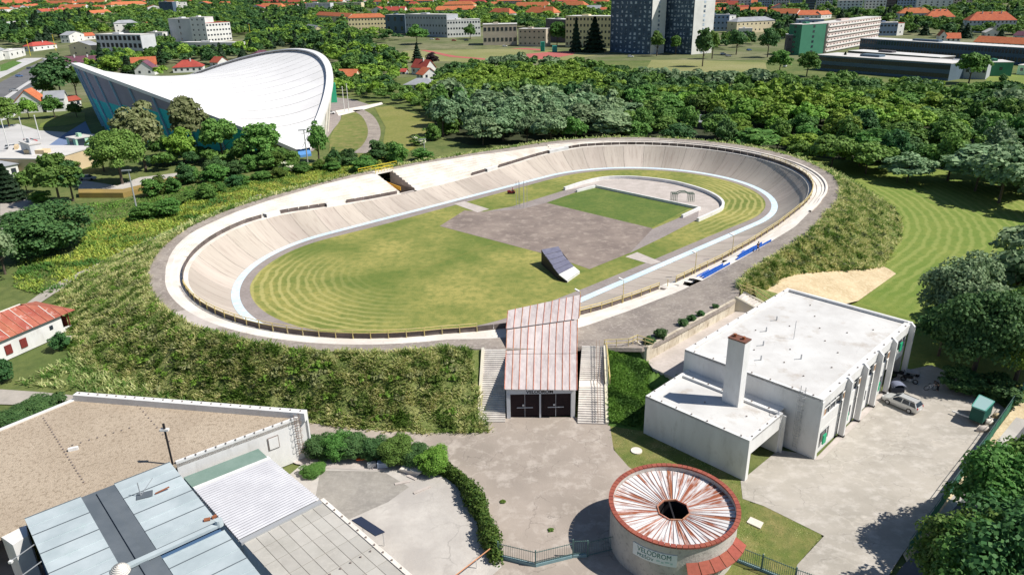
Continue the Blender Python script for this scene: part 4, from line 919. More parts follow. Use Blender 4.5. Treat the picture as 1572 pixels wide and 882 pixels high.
mb=MB(); mb.prism([c3,c2,(c2[0]+.35,c2[1]-.35),(c3[0]+.35,c3[1]-.35)],3.1,3.4); mb.build('gutter',M_steel,gs)
p0,p1=(-24.04,50.59),(-18.33,55.74); pv=(Vector((-9.17,46.15))-Vector(p1)).normalized(); pw=(Vector(p0)-Vector(p1)); 
PL=26.
def PV(u,v): q=Vector(p1)+pw*u+pv*v; return (q.x,q.y)
nu,nv=7,12
for i in range(nu):
    for j in range(nv):
        mb=MB(); g=.02; mb.prism([PV(i/nu+.003,j*PL/nv+.03),PV((i+1)/nu-.003,j*PL/nv+.03),PV((i+1)/nu-.003,(j+1)*PL/nv-.03),PV(i/nu+.003,(j+1)*PL/nv-.03)],3.0,3.2); mb.build('roof_slab',M_paver,gs)
mb=MB(); mb.prism([PV(-.0,0),PV(1,0),PV(1,PL),PV(0,PL)],0,3.12); mb.build('wall',M_white_conc,gs)
mb=MB(); mb.prism([PV(-.05,-.05),PV(0,-.05),PV(0,PL),PV(-.05,PL)],2.9,3.3); mb.build('parapet',M_white_conc,gs)
mb=MB(); mb.prism([c0,c1,c2,c3],0,3.2); mb.build('wall',M_white_conc,gs)
capline(gs,PV(-.02,.3),PV(-.02,PL),20,3.3); capline(gs,PV(.02,.1),PV(.98,.1),10,3.2); capline(gs,PV(.0,9.),PV(1,9.),8,3.2)
dk=(-15.28,54.42); e_=(-12.75,52.28); dd=Vector(e_)-Vector(dk); nr=Vector((-dd.y,dd.x)).normalized()
if nr.x<0: nr=-nr
aw=empty('dark_awning',(dk[0],dk[1],0),'dark blue awning over a doorway on the edge of the concrete yard','awning')
mb=MB(); mb.prism([dk,e_,(e_[0]+nr.x*1.1,e_[1]+nr.y*1.1),(dk[0]+nr.x*1.1,dk[1]+nr.y*1.1)],[1.9,1.9,1.6,1.6],[2.0,2.0,1.7,1.7]); mb.build('canopy',mat('navy_awning',(.02,.03,.06)),aw)
for q in (lerp(dk,e_,.05),lerp(dk,e_,.95)): mb=MB(); mb.beam((q[0]+nr.x,q[1]+nr.y,0),(q[0]+nr.x,q[1]+nr.y,1.7),.05); mb.build('post',M_steel,aw)
# odds and ends in the yard
q=(-14.93,65.24); pl=empty('pallet_stack',(q[0],q[1],0),'blue grey crates and trolley standing on the pale loading ramp','crates')
mb=MB(); mb.obox(q[0]+.7,q[1]-.1,.1,.7,1.1,.6,.1); mb.build('crate',mat('blue_grey_plastic',(.30,.36,.46)),pl); mb=MB(); mb.obox(q[0]-.5,q[1],.1,.55,.9,.5,.3); mb.build('trolley',M_steel,pl)
q=(-15.67,66.31); mb=MB(); mb.beam((q[0]-1.6,q[1],.25),(q[0]+1.6,q[1]+.15,.3),.3,.12); tag(mb.build('orange_plank',mat('orange_red',(.70,.15,.04))),'orange red plank lying under the hedge by the loading ramp','plank')
q=(-11.19,64.43); sb=empty('board_stack',(q[0],q[1],0),'stack of pale boards under the hedge at the yard corner','boards')
for k in range(4): mb=MB(); mb.obox(q[0]+k*.08,q[1]-k*.05,.02+k*.12,.12+k*.12,2.4,1.1,-.45+.05*k); mb.build('board',M_white_conc,sb)
for (px,py,l,r_) in ((622,738,1.5,.3),(612,748,1.1,-.5),(640,752,1.8,.9),(655,742,1.3,-.2)):
    q=(-11.52,62.67); 
for i,(q,l,r_,lab) in enumerate((((-11.75,62.35),1.6,.3,'short pale plank left of the board stack'),((-9.59,61.12),1.9,.6,'long pale plank in the hedge shadow'),((-10.90,63.19),1.2,-.6,'small pale plank crossing the yard corner'))):
    tag(MB().obox(q[0],q[1],.02,.12,l,.3,r_).build('plank',M_slabc),lab,'plank','planks at the yard corner')
# ================================================================ LEFT HOUSE
E1=(-66.47,101.86,3.20); E0=(-71.15,91.24,3.20); R1=(-72.85,102.58,5.40); R0=(-79.03,105.76,5.40)
e1=Vector(E1[:2]); e0=Vector(E0[:2]); dl=(e1-e0).normalized(); nl=Vector((-dl.y,dl.x)); 
if nl.x>0: nl=-nl
hw=9.0; e0=e1-dl*17
hl=empty('red_roof_house',(e1.x,e1.y,0),'white farmhouse with rusty red sheet metal roof and dark red shutters','house')
M_redsheet=mat('red_rust_sheet',(.34,.09,.06),(.42,.14,.09),scale=.5,c3=(.55,.40,.36),scale3=1.2,mix3=.7,ramp3=(.58,.66),rand=.14,rough=.6)
w0=e0+nl*.5; w1=e1-dl*.6+nl*.5; w2=e1-dl*.6+nl*(hw-.5); w3=e0+nl*(hw-.5)
pt=lambda v:(v.x,v.y)
mb=MB(); mb.prism([pt(w0),pt(w1-dl*1.6),pt(w2-dl*1.6),pt(w3)],0,3.15); mb.build('wall',M_white,hl)
mb=MB(); mb.prism([pt(w1-dl*1.6),pt(w1-dl*.2),pt(w1-dl*.2+nl*.4),pt(w1-dl*1.6+nl*.4)],0,.9); mb.build('porch_wall',M_white,hl)
M_redwood=mat('dark_red_wood',(.22,.035,.03),(.17,.03,.025),scale=3)
mb=MB(); mb.prism([pt(w1-dl*.5+nl*.6),pt(w1-dl*.4+nl*.6),pt(w1-dl*.4+nl*3),pt(w1-dl*.5+nl*3)],.1,2.3); mb.build('door',M_redwood,hl)
for dd_ in (.2,2.9,5.6): 
    q=w1-dl*.4+nl*dd_; mb=MB(); mb.beam((q.x,q.y,0),(q.x,q.y,3.2),.16); mb.build('porch_post',M_redwood,hl)
for t in (8.4,10.6,13.0):
    q=e1-dl*t+nl*.44; mb=MB(); mb.obox(q.x,q.y,.75,2.1,.95,.14,math.atan2(dl.y,dl.x)); mb.build('shutter',M_redwood,hl)
q=e1-dl*4.0+nl*.46; mb=MB(); mb.obox(q.x,q.y,1.6,2.2,.5,.12,math.atan2(dl.y,dl.x)); mb.build('window',M_glass,hl)
ra=e1-dl*5.0+nl*hw/2; rb=e0+dl*3+nl*hw/2; nsh=15
def P_(v,z): return (v.x,v.y,z)
for k in range(nsh):                     # front slope in sheets
    t0=k/nsh; t1=(k+1)/nsh
    a=e0+(e1-e0)*t0; b=e0+(e1-e0)*t1
    def top(t):
        q=e0+(e1-e0)*t; L=(e1-q).length; 
        if L<5.0: f=L/5.0; return (q+nl*hw/2*f, 3.2+2.2*f)
        return (q+nl*hw/2,5.4)
    c,zc=top(t1); d_2,zd=top(t0)
    mb=MB(); mb.poly([P_(a,3.2),P_(b,3.2),P_(c,zc),P_(d_2,zd)]) if zc>3.21 else mb.poly([P_(a,3.2),P_(b,3.2),P_(d_2,zd)]); mb.build('roof_sheet',M_redsheet,hl)
    if zd>3.4: mb=MB(); mb.beam(P_(a,3.25),P_(d_2,zd+.05),.08,.1); mb.build('roof_seam',M_rustseam if k%3 else M_white_conc,hl)
r1_=e1+nl*hw; r0_=e0+nl*hw
mb=MB(); mb.poly([P_(e1,3.2),P_(r1_,3.2),P_(ra,5.4)]); mb.build('roof_end',M_redsheet,hl)
mb=MB(); mb.poly([P_(r1_,3.2),P_(r0_,3.2),P_(rb,5.4),P_(ra,5.4)]); mb.build('roof_back',M_redsheet,hl)
mb=MB(); mb.poly([P_(r0_,3.2),P_(e0,3.2),P_(rb,5.4)]); mb.build('roof_end',M_redsheet,hl)
mb=MB(); mb.beam(P_(ra,5.45),P_(rb,5.45),.2,.12); mb.build('ridge_cap',M_white_conc,hl)
q=(-65.68,97.39); mb=MB(); mb.obox(q[0]-.3,q[1]+.6,0,.5,1.6,1.0,.3); tag(mb.build('stone_step',M_slabc),'worn pale stone step below the dark red door','step')

# ================================================================ FAR GROUND
def terr(y): return .03*max(0,y-650)
mb=MB(); ys=[-300,60,300,650,900,1300,2000,3000,4500,7000]
mb.grid([[(x,y,terr(min(y,3000))+max(0,(y-3000))*.05-.13) for x in (-6000,-2500,-1000,-400,0,400,1000,2500,6000)] for y in ys])
me_=mb.build('ground',M_meadow); struct(me_)
sheet('town_ground',[(-1500,380),(-260,330),(-90,420),(60,520),(300,480),(900,420),(1500,420),(1500,648),(-1500,648)],-.10,M_town)
mb=MB(); mb.grid([[(x,y,terr(y)-.04) for x in (-2500,-800,0,800,2500)] for y in (640,655,1000,1600,2990)]); struct(mb.build('town_ground',M_town))
M_plaza=mat('plaza_paving',(.55,.54,.53),(.46,.45,.44),scale=.08)
sheet('plaza',[(-170.48,225.62),(-157.60,224.48),(-160.48,249.75),(-152.57,264.08),(-156.30,273.33),(-179.92,282.57),(-198.13,299.09),(-203.98,296.73),(-212.30,286.09)],-.05,M_plaza)
sheet('road',[(-185.79,241.52),(-217.23,317.37),(-283.14,456.80),(-363.20,658.10),(-432.69,870.64),(-466.12,939.57),(-438.52,774.45),(-344.96,545.41),(-255.52,340.00)],-.06,M_road)
sheet('road_median',[(-229.34,318.82),(-279.09,431.12),(-366.36,633.72),(-360.11,626.37),(-274.63,427.49),(-220.92,307.94)],-.02,M_plaza)
sheet('pavement',[(-271.21,362.15),(-361.40,572.40),(-450.03,795.34),(-476.66,841.09),(-397.35,622.72),(-332.50,448.71)],-.05,M_plaza)
sheet('pavement',[(-210.40,306.72),(-273.53,439.30),(-316.44,544.48),(-303.35,524.29),(-258.97,422.17),(-211.22,316.65)],-.04,M_plaza)
sheet('pavement_verge',[(-383.84,576.88),(-399.33,617.41),(-379.22,596.65),(-351.26,533.25),(-350.21,524.50)],-.03,M_green_slope)
sheet('lawn',[(-188.53,298.00),(-193.02,321.32),(-186.55,327.65),(-172.76,302.36),(-176.10,293.59),(-183.48,288.58)],-.03,M_field)
# forecourt of the hall, curved path and lawn
sheet('forecourt',[(-69.28,225.79),(-67.56,251.81),(-82.60,337.10),(-88.66,363.57),(-73.84,352.56),(-62.69,334.46),(-61.71,319.20),(-70.25,313.18),(-66.19,290.00),(-64.98,272.76),(-63.75,259.77),(-62.95,233.00)],-.05,M_apron)
sheet('oval_lawn',[(-64.38,270.03),(-66.52,291.56),(-68.52,306.15),(-65.31,316.07),(-59.85,311.88),(-53.68,291.58),(-48.11,265.66),(-45.24,241.73),(-45.73,225.52),(-51.75,219.57),(-56.94,229.46),(-62.17,254.77)],-.02,M_lawn)
cp=smooth_line([(-62.57,319.31),(-55.60,302.92),(-49.13,279.28),(-45.21,257.83),(-43.99,239.46),(-45.02,228.35)],5)
co=offset(cp,4.5); flat('curved_path',cp+co[::-1],-.0,M_rim)
flat('kerb_path',[(-69.46,302.95),(-61.71,319.20),(-56.12,333.59),(-57.69,339.81),(-66.00,327.16),(-73.86,317.15)],.0,M_white_conc)
sheet('meadow',[(-58.36,324.29),(-51.97,329.14),(-37.42,302.35),(-29.31,294.92),(-27.05,259.61),(-30.39,240.26),(-35.74,218.13),(-43.54,223.43),(-42.07,243.60),(-45.97,274.75)],-.06,grass('dry_meadow',(.20,.21,.05),(.27,.25,.08),(.11,.15,.035),scale=.05))
sheet('grass_strip',[(-79.60,115.10),(-85.05,133.06),(-92.59,151.89),(-88.40,163.87),(-67.63,206.46),(-45.26,227.40),(-30.03,237.04),(-35.09,213.66),(-59.52,178.95),(-69.79,155.10),(-75.21,136.22),(-78.69,119.45)],-.04,grass('yellow_meadow',(.20,.20,.035),(.30,.27,.05),(.11,.15,.03),scale=.06))
sheet('field',[(-85.13,555.88),(-88.15,750.60),(-48.11,721.31),(27.22,624.58),(74.20,575.30),(35.70,515.56),(-17.54,521.92)],-.07,grass('school_field',(.22,.23,.08),(.30,.28,.13),(.17,.19,.06),scale=.02))
sheet('field',[(74.38,419.10),(97.81,516.71),(123.12,511.30),(164.66,484.27),(139.25,401.70),(102.32,393.18)],-.06,MATS['school_field'])
M_redtrack=mat('red_running_track',(.46,.13,.11),(.38,.11,.10),scale=.1)
sheet('running_track',[(-78.11,704.19),(-48.68,730.28),(-10.78,678.09),(29.85,623.92),(29.22,610.82),(-10.46,655.29),(-47.01,704.00),(-74.31,679.36)],-.02,M_redtrack)
sheet('running_track',[(13.47,583.62),(32.15,597.40),(54.15,598.35),(49.14,569.55),(27.96,536.67),(15.32,544.53)],-.01,M_redtrack)
sheet('running_track',[(-78.51,665.42),(-39.01,578.29),(4.88,526.77),(4.80,519.64),(-43.42,570.86),(-76.83,650.60)],-.01,M_redtrack)
sheet('school_field',[(231.20,363.93),(259.90,405.51),(281.92,377.31),(236.30,313.33),(223.23,336.20)],-.05,M_field)
sheet('embanked_path',[(-113.34,155.54),(-129.71,181.04),(-125.13,183.84),(-114.23,172.22),(-113.01,164.49),(-107.33,150.55)],-.02,M_lane)
sheet('canal_path',[(-114.48,189.60),(-119.35,199.91),(-105.46,192.33),(-103.66,201.64),(-98.42,204.29),(-90.81,208.42),(-88.87,203.50),(-95.68,198.00),(-102.68,186.69)],.0,M_yardw)
tag(MB().prism([(-109.36,180.78),(-97.70,179.92),(-86.71,198.02),(-88.24,201.90),(-99.60,183.85),(-111.51,184.75)],-.1,1.2).build('ochre_wall',mat('ochre_wall',(.34,.24,.07),(.28,.20,.07),scale=.3)),'long low ochre wall below the pale path beneath the left trees','wall')
# ================================================================ BUILDING KIT
M_win=M_glass
WIN={}
def winmesh(w,h):
    k=(round(w,1),round(h,1))
    if k not in WIN: WIN[k]=MB().box(-w/2,-.06,-h/2,w/2,.06,h/2).mesh('window')
    return WIN[k]
def wm(name,c,c2=None): return MATS.get(name) or mat(name,c,c2 or tuple(x*.88 for x in c),scale=.15)
M_orange=mat('orange_tiles',(.50,.145,.06),(.42,.11,.05),scale=.3,c3=(.58,.26,.14),scale3=1,rand=.10)
M_redt=mat('red_tiles',(.42,.085,.055),(.34,.07,.05),scale=.3,rand=.12)
M_purple=mat('maroon_roof',(.17,.07,.10),(.13,.055,.08),scale=.3,rand=.1)
M_greyroof=mat('grey_roof',(.34,.35,.37),(.27,.28,.30),scale=.2,rand=.1)
M_paleroof=mat('pale_flat_roof',(.62,.60,.57),(.52,.50,.48),scale=.1,rand=.06)
W_={'white':wm('wall_white',(.78,.77,.74)),'cream':wm('wall_cream',(.72,.62,.42)),'yellow':wm('wall_yellow',(.74,.64,.38)),'pink':wm('wall_pink',(.62,.50,.46)),'grey':wm('wall_grey',(.42,.44,.47)),'lgrey':wm('wall_light_grey',(.62,.63,.65)),'bluegrey':wm('wall_blue_grey',(.12,.17,.22)),'navy':wm('wall_navy',(.085,.13,.19)),'green':wm('wall_green',(.06,.22,.14)),'mint':wm('wall_mint',(.42,.68,.50)),'beige':wm('wall_beige',(.56,.48,.38)),'dark':wm('wall_dark',(.12,.11,.12)),'blue':wm('wall_blue',(.30,.38,.52)),'ochre':wm('wall_ochre',(.66,.52,.33))}
ROOF={'orange':M_orange,'red':M_redt,'maroon':M_purple,'grey':M_greyroof,'pale':M_paleroof,'white':M_roofw}
def block(name,label,A,B,depth,h,wall='white',roof='flat',rm='pale',rows=2,cols=5,scols=3,ww=1.3,wh=1.4,group=None,cat='house',side=0,ridge=3.,over=.4,chim=0,swall=None,winm=None,balc=False):
    """A,B front base corners left/right; body goes depth metres away from the viewer"""
    z=min(A[2],B[2]) if len(A)>2 else 0
    a=Vector(A[:2]); b=Vector(B[:2]); u=(b-a); L=u.length; u=u/L; n=Vector((-u.y,u.x))
    if n.dot((a+b)/2)<0: n=-n
    e=empty(name,(a.x,a.y,z),label,cat,group,0)
    ang=math.atan2(u.y,u.x)
    def W(x,y): q=a+u*x+n*y; return (q.x,q.y)
    mb=MB(); mb.prism([W(0,0),W(L,0),W(L,depth),W(0,depth)],z-6,z+h); mb.build('wall',W_[wall],e)
    if swall:
        for x in (0,L):
            s=-.03 if x==0 else .03; mb=MB(); mb.prism([W(x+min(0,s),.02),W(x+max(0,s),.02),W(x+max(0,s),depth-.02),W(x+min(0,s),depth-.02)],z,z+h-.05); mb.build('end_wall',W_[swall],e)
    o=over; zt=z+h
    if roof=='flat':
        mb=MB(); mb.prism([W(-.15,-.15),W(L+.15,-.15),W(L+.15,depth+.15),W(-.15,depth+.15)],zt-.05,zt+.25); mb.build('roof',ROOF[rm],e)
        mb=MB(); mb.prism([W(L*.3,depth*.3),W(L*.45,depth*.3),W(L*.45,depth*.6),W(L*.3,depth*.6)],zt+.2,zt+1.4); mb.build('roof_housing',W_[wall],e)
    else:
        r=ridge; mb=MB()
        def slab4(p): 
            q=[Vector(x) for x in p]; nn_=(q[1]-q[0]).cross(q[2]-q[0]).normalized(); 
            if nn_.z<0: nn_=-nn_
            i=mb._a([x for x in q]+[x-nn_*.2 for x in q]); m=len(q); mb.f.append(tuple(range(i,i+m))); mb.f.append(tuple(range(i+m,i+2*m))[::-1])
            for k in range(m): mb.f.append((i+k,i+m+k,i+m+(k+1)%m,i+(k+1)%m))
        D=depth; zo=zt-.1
        if roof=='hip' or roof=='gable':
            hx=min(D/2,L/2)*(1 if roof=='hip' else 0)-(o if roof=='gable' else 0)
            p=[(*W(-o,-o),zo),(*W(L+o,-o),zo),(*W(L-hx,D/2),zt+r),(*W(hx,D/2),zt+r)]
            slab4(p); slab4([(*W(L+o,D+o),zo),(*W(-o,D+o),zo),(*W(hx,D/2),zt+r),(*W(L-hx,D/2),zt+r)])
            if roof=='hip': slab4([(*W(L+o,-o),zo),(*W(L+o,D+o),zo),(*W(L-hx,D/2),zt+r)]); slab4([(*W(-o,D+o),zo),(*W(-o,-o),zo),(*W(hx,D/2),zt+r)])
        else:  # 'gfront' gable towards viewer
            slab4([(*W(-o,-o),zo),(*W(L/2,-o),zt+r),(*W(L/2,D+o),zt+r),(*W(-o,D+o),zo)]); slab4([(*W(L+o,-o),zo),(*W(L+o,D+o),zo),(*W(L/2,D+o),zt+r),(*W(L/2,-o),zt+r)])
        mb.build('roof',ROOF[rm],e)
        g=MB()
        if roof=='gfront':
            for yy in (0,D): g.poly([(*W(0,yy),zt-.05),(*W(L,yy),zt-.05),(*W(L/2,yy),zt+r-.15)])
            g.build('gable_wall',W_[wall],e)
        elif roof=='gable':
            for xx in (0,L): g.poly([(*W(xx,0),zt-.05),(*W(xx,D),zt-.05),(*W(xx,D/2),zt+r-.15)])
            g.build('gable_wall',W_[wall],e)
        for k in range(chim):
            q=W(L*(.3+.4*k/max(1,chim-1)) if chim>1 else L*.6,D*.4); mb=MB(); mb.obox(q[0],q[1],zt+r*.4,zt+r+.9,.7,.7,ang); mb.build('chimney',W_['white'],e)
    me=winmesh(ww,wh); fl=h/rows
    for r in range(rows):
        zz=h*(r+.55)/rows
        for k in range(cols):
            q=W(L*(k+.5)/cols,-.03); link('window',me,winm or M_win,e,loc=(q[0]-a.x,q[1]-a.y,zz),rot=ang)
        for k in range(scols):
            x=0 if side==0 else L; q=W(x+(-.03 if x==0 else .03),depth*(k+.5)/scols); link('window',me,winm or M_win,e,loc=(q[0]-a.x,q[1]-a.y,zz),rot=ang+PI/2)
    if balc:
        for r in range(rows):
            mb=MB(); zz=z+h*(r+.25)/rows; mb.prism([W(.5,-.7),W(L-.5,-.7),W(L-.5,-.05),W(.5,-.05)],zz,zz+.9); mb.build('balcony_band',W_['white'],e)
    return e
gA='small houses at the left edge of the town'; gB='orange roofed houses far behind the wood'
B=block
B('apartment_block','pale mint green apartment block with rows of windows at the left picture edge',(-563.1,825.9,5.3),(-606.0,985.4,10.1),12,14.0,'mint','flat','pale',4,11,2,1.6,1.5,cat='apartment block')
B('house','white bungalow with dark red hip roof beside the left road',(-430.0,697.4,1.4),(-423.4,723.5,2.2),11,4.5,'white','hip','red',1,4,2,chim=1)
B('house','cream gable fronted house with grey roof behind the maroon roof',(-371.9,652.7,0.1),(-351.1,648.9,0.0),12,8.4,'cream','gfront','grey',2,2,2,ridge=3.4)
B('house','wide house with a long maroon roof in front of the cream gable',(-310.8,534.4,0.0),(-290.6,539.5,0.0),13,4.0,'white','gable','maroon',1,5,2,ridge=4,chim=2)
B('office_block','grey concrete frame block with three rows of dark square openings',(-344.9,647.5,0.0),(-296.2,624.2,0.0),14,17.2,'lgrey','flat','pale',3,10,3,3.2,3.4,cat='office block',winm=M_dark)
B('house','white annex building at the right end of the grey frame block',(-353.0,758.0,3.2),(-336.2,754.8,3.1),10,9.7,'white','flat','pale',2,2,1)
B('terrace_house','row of white houses with pink red dormer roofs in the upper left',(-724.1,1219.2,17.1),(-723.7,1312.7,19.9),11,8.5,'white','gable','red',2,8,2,chim=4,ridge=4)
B('school','large orange roofed cream building at the top left',(-692.4,1373.5,21.7),(-656.7,1439.6,23.7),16,9.8,'cream','hip','orange',2,12,2,ridge=5,cat='building')
B('house','long low white house with flat dark roof among the conifers',(-534.0,913.6,7.9),(-523.3,937.8,8.6),8,5.1,'white','flat','grey',1,5,1)
B('house','small white house with pale blue roof above the cream gable',(-439.0,774.6,3.7),(-437.8,800.9,4.5),9,7.5,'white','gfront','grey',2,2,2)
B('house','orange roofed house just left of the grey frame block',(-441.6,801.7,4.6),(-433.7,814.1,4.9),9,3.9,'white','gable','orange',1,3,2,group=gA)
B('terrace_house','red roofed stepped row houses above the grey frame block',(-598.8,1130.0,14.4),(-607.1,1200.7,16.5),10,9.0,'pink','gable','orange',2,5,2,ridge=4)
B('house','small white flat roofed shop at the left road edge',(-410.2,631.3,0.0),(-417.7,665.1,0.5),9,6.2,'white','flat','pale',1,3,1,2.2,1.8)
B('house','white building with brown roof at the very left beside the road',(-403.4,596.3,0.0),(-417.1,638.8,0.0),10,7.4,'white','hip','grey',1,3,1)
B('house','orange hip roofed house in the top left corner',(-812.1,1243.8,17.8),(-812.5,1290.0,19.2),12,11.8,'white','hip','orange',2,4,2)
B('house','red roofed white house at the top left, left one of a pair',(-831.7,1328.3,20.3),(-861.9,1408.4,22.8),10,10.5,'white','gable','red',2,3,2)
B('house','red roofed white house at the top left, right one of a pair',(-833.8,1363.4,21.4),(-860.6,1446.4,23.9),10,10.7,'white','gable','orange',2,3,2)
B('house','white house with blue grey roof in front of the orange gables',(-443.1,876.8,6.8),(-422.0,888.8,7.2),11,11.1,'white','hip','grey',2,4,2,ridge=3)
B('house','small orange roof house right of the blue grey roof',(-444.8,967.0,9.5),(-440.1,985.9,10.1),8,3.1,'cream','gable','orange',1,3,1)
B('house','red and white gabled house left of the blue grey tower',(-590.6,1289.1,19.2),(-572.9,1300.5,19.5),9,9.1,'white','gfront','red',2,2,2)
B('apartment_block','blue and white apartment block at the top behind the office tower',(-568.3,1282.3,19.0),(-542.6,1274.4,18.7),9,16.9,'navy','flat','pale',3,3,1,cat='apartment block')
B('apartment_block','white apartment block next to the blue one at the top',(-550.5,1293.6,19.3),(-531.2,1304.8,19.6),9,15.1,'white','flat','pale',4,3,1,cat='apartment block')
# office complex with stair tower
B('office_block','white office wing with pinkish window bands and a dark red roof storey',(-289.4,745.8,2.9),(-273.8,768.2,3.5),14,17.9,'white','flat','red',4,8,2,1.8,1.5,cat='office block')
B('office_tower','pale blue grey office tower end with one column of windows',(-333.7,767.0,3.5),(-305.1,748.8,3.0),16,21.9,'lgrey','flat','pale',4,1,1,1.8,2.4,cat='office block')
B('office_block','white stair tower with dark glass strip between the two office wings',(-305.1,748.8,3.0),(-289.4,745.8,2.9),15,23.2,'white','flat','pale',5,3,1,1.2,1.4,cat='office block')
B('hall','long low white podium building in front of the office tower',(-292.2,688.9,1.2),(-229.6,667.4,0.5),10,6.6,'white','flat','white',1,12,1,2.6,1.6,cat='building')
B('house','orange roofed house below the grey frame block',(-256.7,519.8,0.0),(-242.4,525.8,0.0),11,2.6,'cream','gable','orange',1,4,2,ridge=5)
B('house','dark red roofed house with teal gable near the hall roof',(-235.9,480.2,0.0),(-224.3,481.9,0.0),10,3.6,'white','gfront','maroon',1,2,2,ridge=5)
B('house','red hip roofed bungalow behind the middle of the hall roof',(-216.9,492.0,0.0),(-199.3,496.7,0.0),12,3.3,'white','hip','red',1,5,2,ridge=4,chim=1)
B('house','small bright red roof among trees behind the hall roof',(-200.4,526.5,0.0),(-195.6,534.6,0.0),8,3.0,'white','gfront','red',1,1,1,ridge=3.5)
B('house','small maroon roofed house just above the hall roof',(-191.2,578.6,0.0),(-179.9,587.1,0.0),9,3.3,'white','hip','maroon',1,3,1)
B('apartment_block','long yellow apartment block with an orange tiled roof',(-173.5,850.0,6.0),(-133.0,857.4,6.2),12,13.5,'yellow','hip','orange',3,12,2,1.5,1.5,ridge=4,cat='apartment block')
B('apartment_block','orange roofed wing receding left from the yellow apartment block',(-250.8,1025.0,11.3),(-188.1,924.6,8.2),10,10.2,'cream','gable','orange',2,10,2,ridge=4,cat='apartment block')
B('apartment_block','white flat roofed block at the top, left of the long orange roof',(-317.7,1237.8,17.6),(-275.5,1224.6,17.2),10,12.5,'lgrey','flat','white',2,6,2,cat='apartment block')
B('house','cream flat roofed block at the top above the orange roof',(-289.4,1298.0,19.4),(-237.7,1280.9,18.9),10,10.0,'cream','flat','white',2,6,2)
B('house','pink red roofed house group above the yellow block, left gable',(-193.8,1110.2,13.8),(-173.4,1104.2,13.6),12,6.9,'white','gfront','red',2,2,1,ridge=5)
B('house','pink red long roof above the dark blue school wing',(-173.4,1104.2,13.6),(-143.7,1095.6,13.4),12,6.9,'white','gable','red',2,5,1,ridge=5,chim=2)
B('house','tiny white flat roofed house among trees above the hall roof',(-356.3,1116.0,14.0),(-334.3,1136.9,14.6),6,6.2,'white','flat','pale',1,4,1)
B('house','yellow walled garden house on the slope left of the yellow block',(-220.0,844.1,5.8),(-197.3,793.8,4.3),8,7.2,'yellow','gable','grey',1,2,1)
B('school','dark blue grey school wing with a white stair bay',(-127.6,815.9,5.0),(-105.4,803.5,4.6),14,18.5,'bluegrey','flat','pale',2,3,1,2.6,4,cat='school building')
B('school','long blue grey school wing with two rows of windows',(-102.8,788.2,4.1),(-58.1,751.1,3.0),16,21.0,'grey','flat','pale',3,14,1,1.4,1.8,cat='school building')
B('school','white school wing with three rows of windows right of the grey wing',(-58.1,751.1,3.0),(-25.9,757.9,3.2),14,16.1,'white','flat','pale',3,12,1,1.4,1.6,cat='school building')
B('house','orange hip roof above the long grey school wing',(-142.8,1095.3,13.4),(-97.6,1082.2,13.0),14,5.1,'white','hip','orange',1,6,1,ridge=5)
B('house','long orange roof above the white school wing',(-98.9,1056.4,12.2),(-37.3,1064.7,12.4),13,8.3,'lgrey','hip','orange',2,10,2,ridge=5)
B('sports_hall','beige sports hall with tall window panels beside the running track',(-20.9,671.6,0.6),(8.7,671.4,0.6),18,17.2,'beige','flat','white',2,8,1,2.2,3,cat='school building')
B('school','low beige building right of the sports hall',(9.7,660.5,0.3),(32.8,651.0,0.0),12,14.3,'beige','flat','pale',3,6,1,1.3,1.3,cat='school building')
B('house','orange roofed house above the sports hall roof',(-23.1,987.0,10.1),(3.2,957.7,9.2),12,8.4,'white','hip','orange',2,4,1,ridge=6)
B('house','big orange hip roof above the low beige building',(22.7,997.7,10.4),(58.4,965.0,9.4),14,7.7,'cream','hip','orange',2,6,1,ridge=7,chim=1)
B('house','orange roof peeping over trees left of the cream block',(91.2,1109.7,13.8),(111.0,1103.5,13.6),9,3.5,'white','gable','orange',1,3,1)
B('house','orange gable tight against the left dark tower',(125.2,1043.3,11.8),(139.5,1039.0,11.7),9,5.7,'white','gable','orange',1,3,1)
B('school','tall cream school block left of the dark towers',(49.1,647.1,0.0),(84.1,623.9,0.0),16,24.2,'yellow','flat','white',5,13,1,1.5,2,cat='school building')
B('school','dark low wing left of the tall cream block',(35.6,706.6,1.7),(51.6,680.0,0.9),12,19.3,'dark','flat','pale',2,4,1,cat='school building')
for nm,lab,a,b,dep in (('tower_block','dark blue tower block with a grid of white windows, left one of two',(78.6,586.3,0.0),(104.2,556.8,0.0),16),('tower_block','dark blue tower block with a grid of white windows, right one of two',(116.8,577.1,0.0),(132.7,550.3,0.0),20)):
    e=B(nm,lab,a,b,dep,(58.),'navy','flat','white',19,9,1,1.9,1.7,cat='tower block',swall='white',side=1,winm=mat('tower_window',(.50,.58,.66),(.06,.09,.13),scale=.28,rand=.0,ramp=(.45,.52)) if 'tower_window' not in MATS else MATS['tower_window'])
B('apartment_block','grey block with a red and white end right of the towers',(195.6,766.8,3.5),(218.8,761.6,3.3),12,15.2,'blue','flat','grey',3,6,1,1.6,1.6,cat='apartment block')
B('house','white end bay with red panels on the grey block',(220.7,768.6,3.6),(228.9,774.3,3.7),12,14.0,'white','flat','grey',3,1,1,winm=M_redt)
B('house','cream building with a grey roof right of the red panelled end',(218.3,733.2,2.5),(260.7,752.1,3.1),14,10.7,'cream','hip','grey',2,9,1,ridge=3.5)
B('house','white low building with three windows below the cream building',(213.3,707.7,1.7),(224.6,705.3,1.7),8,6.8,'white','flat','pale',1,4,1)
B('house','orange roofs right of the white tower side, nearer one',(258.0,978.8,9.9),(274.0,974.2,9.7),10,5.4,'white','gable','orange',1,3,1,ridge=4)
B('house','orange roof behind the nearer one by the towers',(287.4,1107.3,13.7),(318.7,1096.9,13.4),10,5.2,'cream','gable','orange',1,6,1,ridge=4)
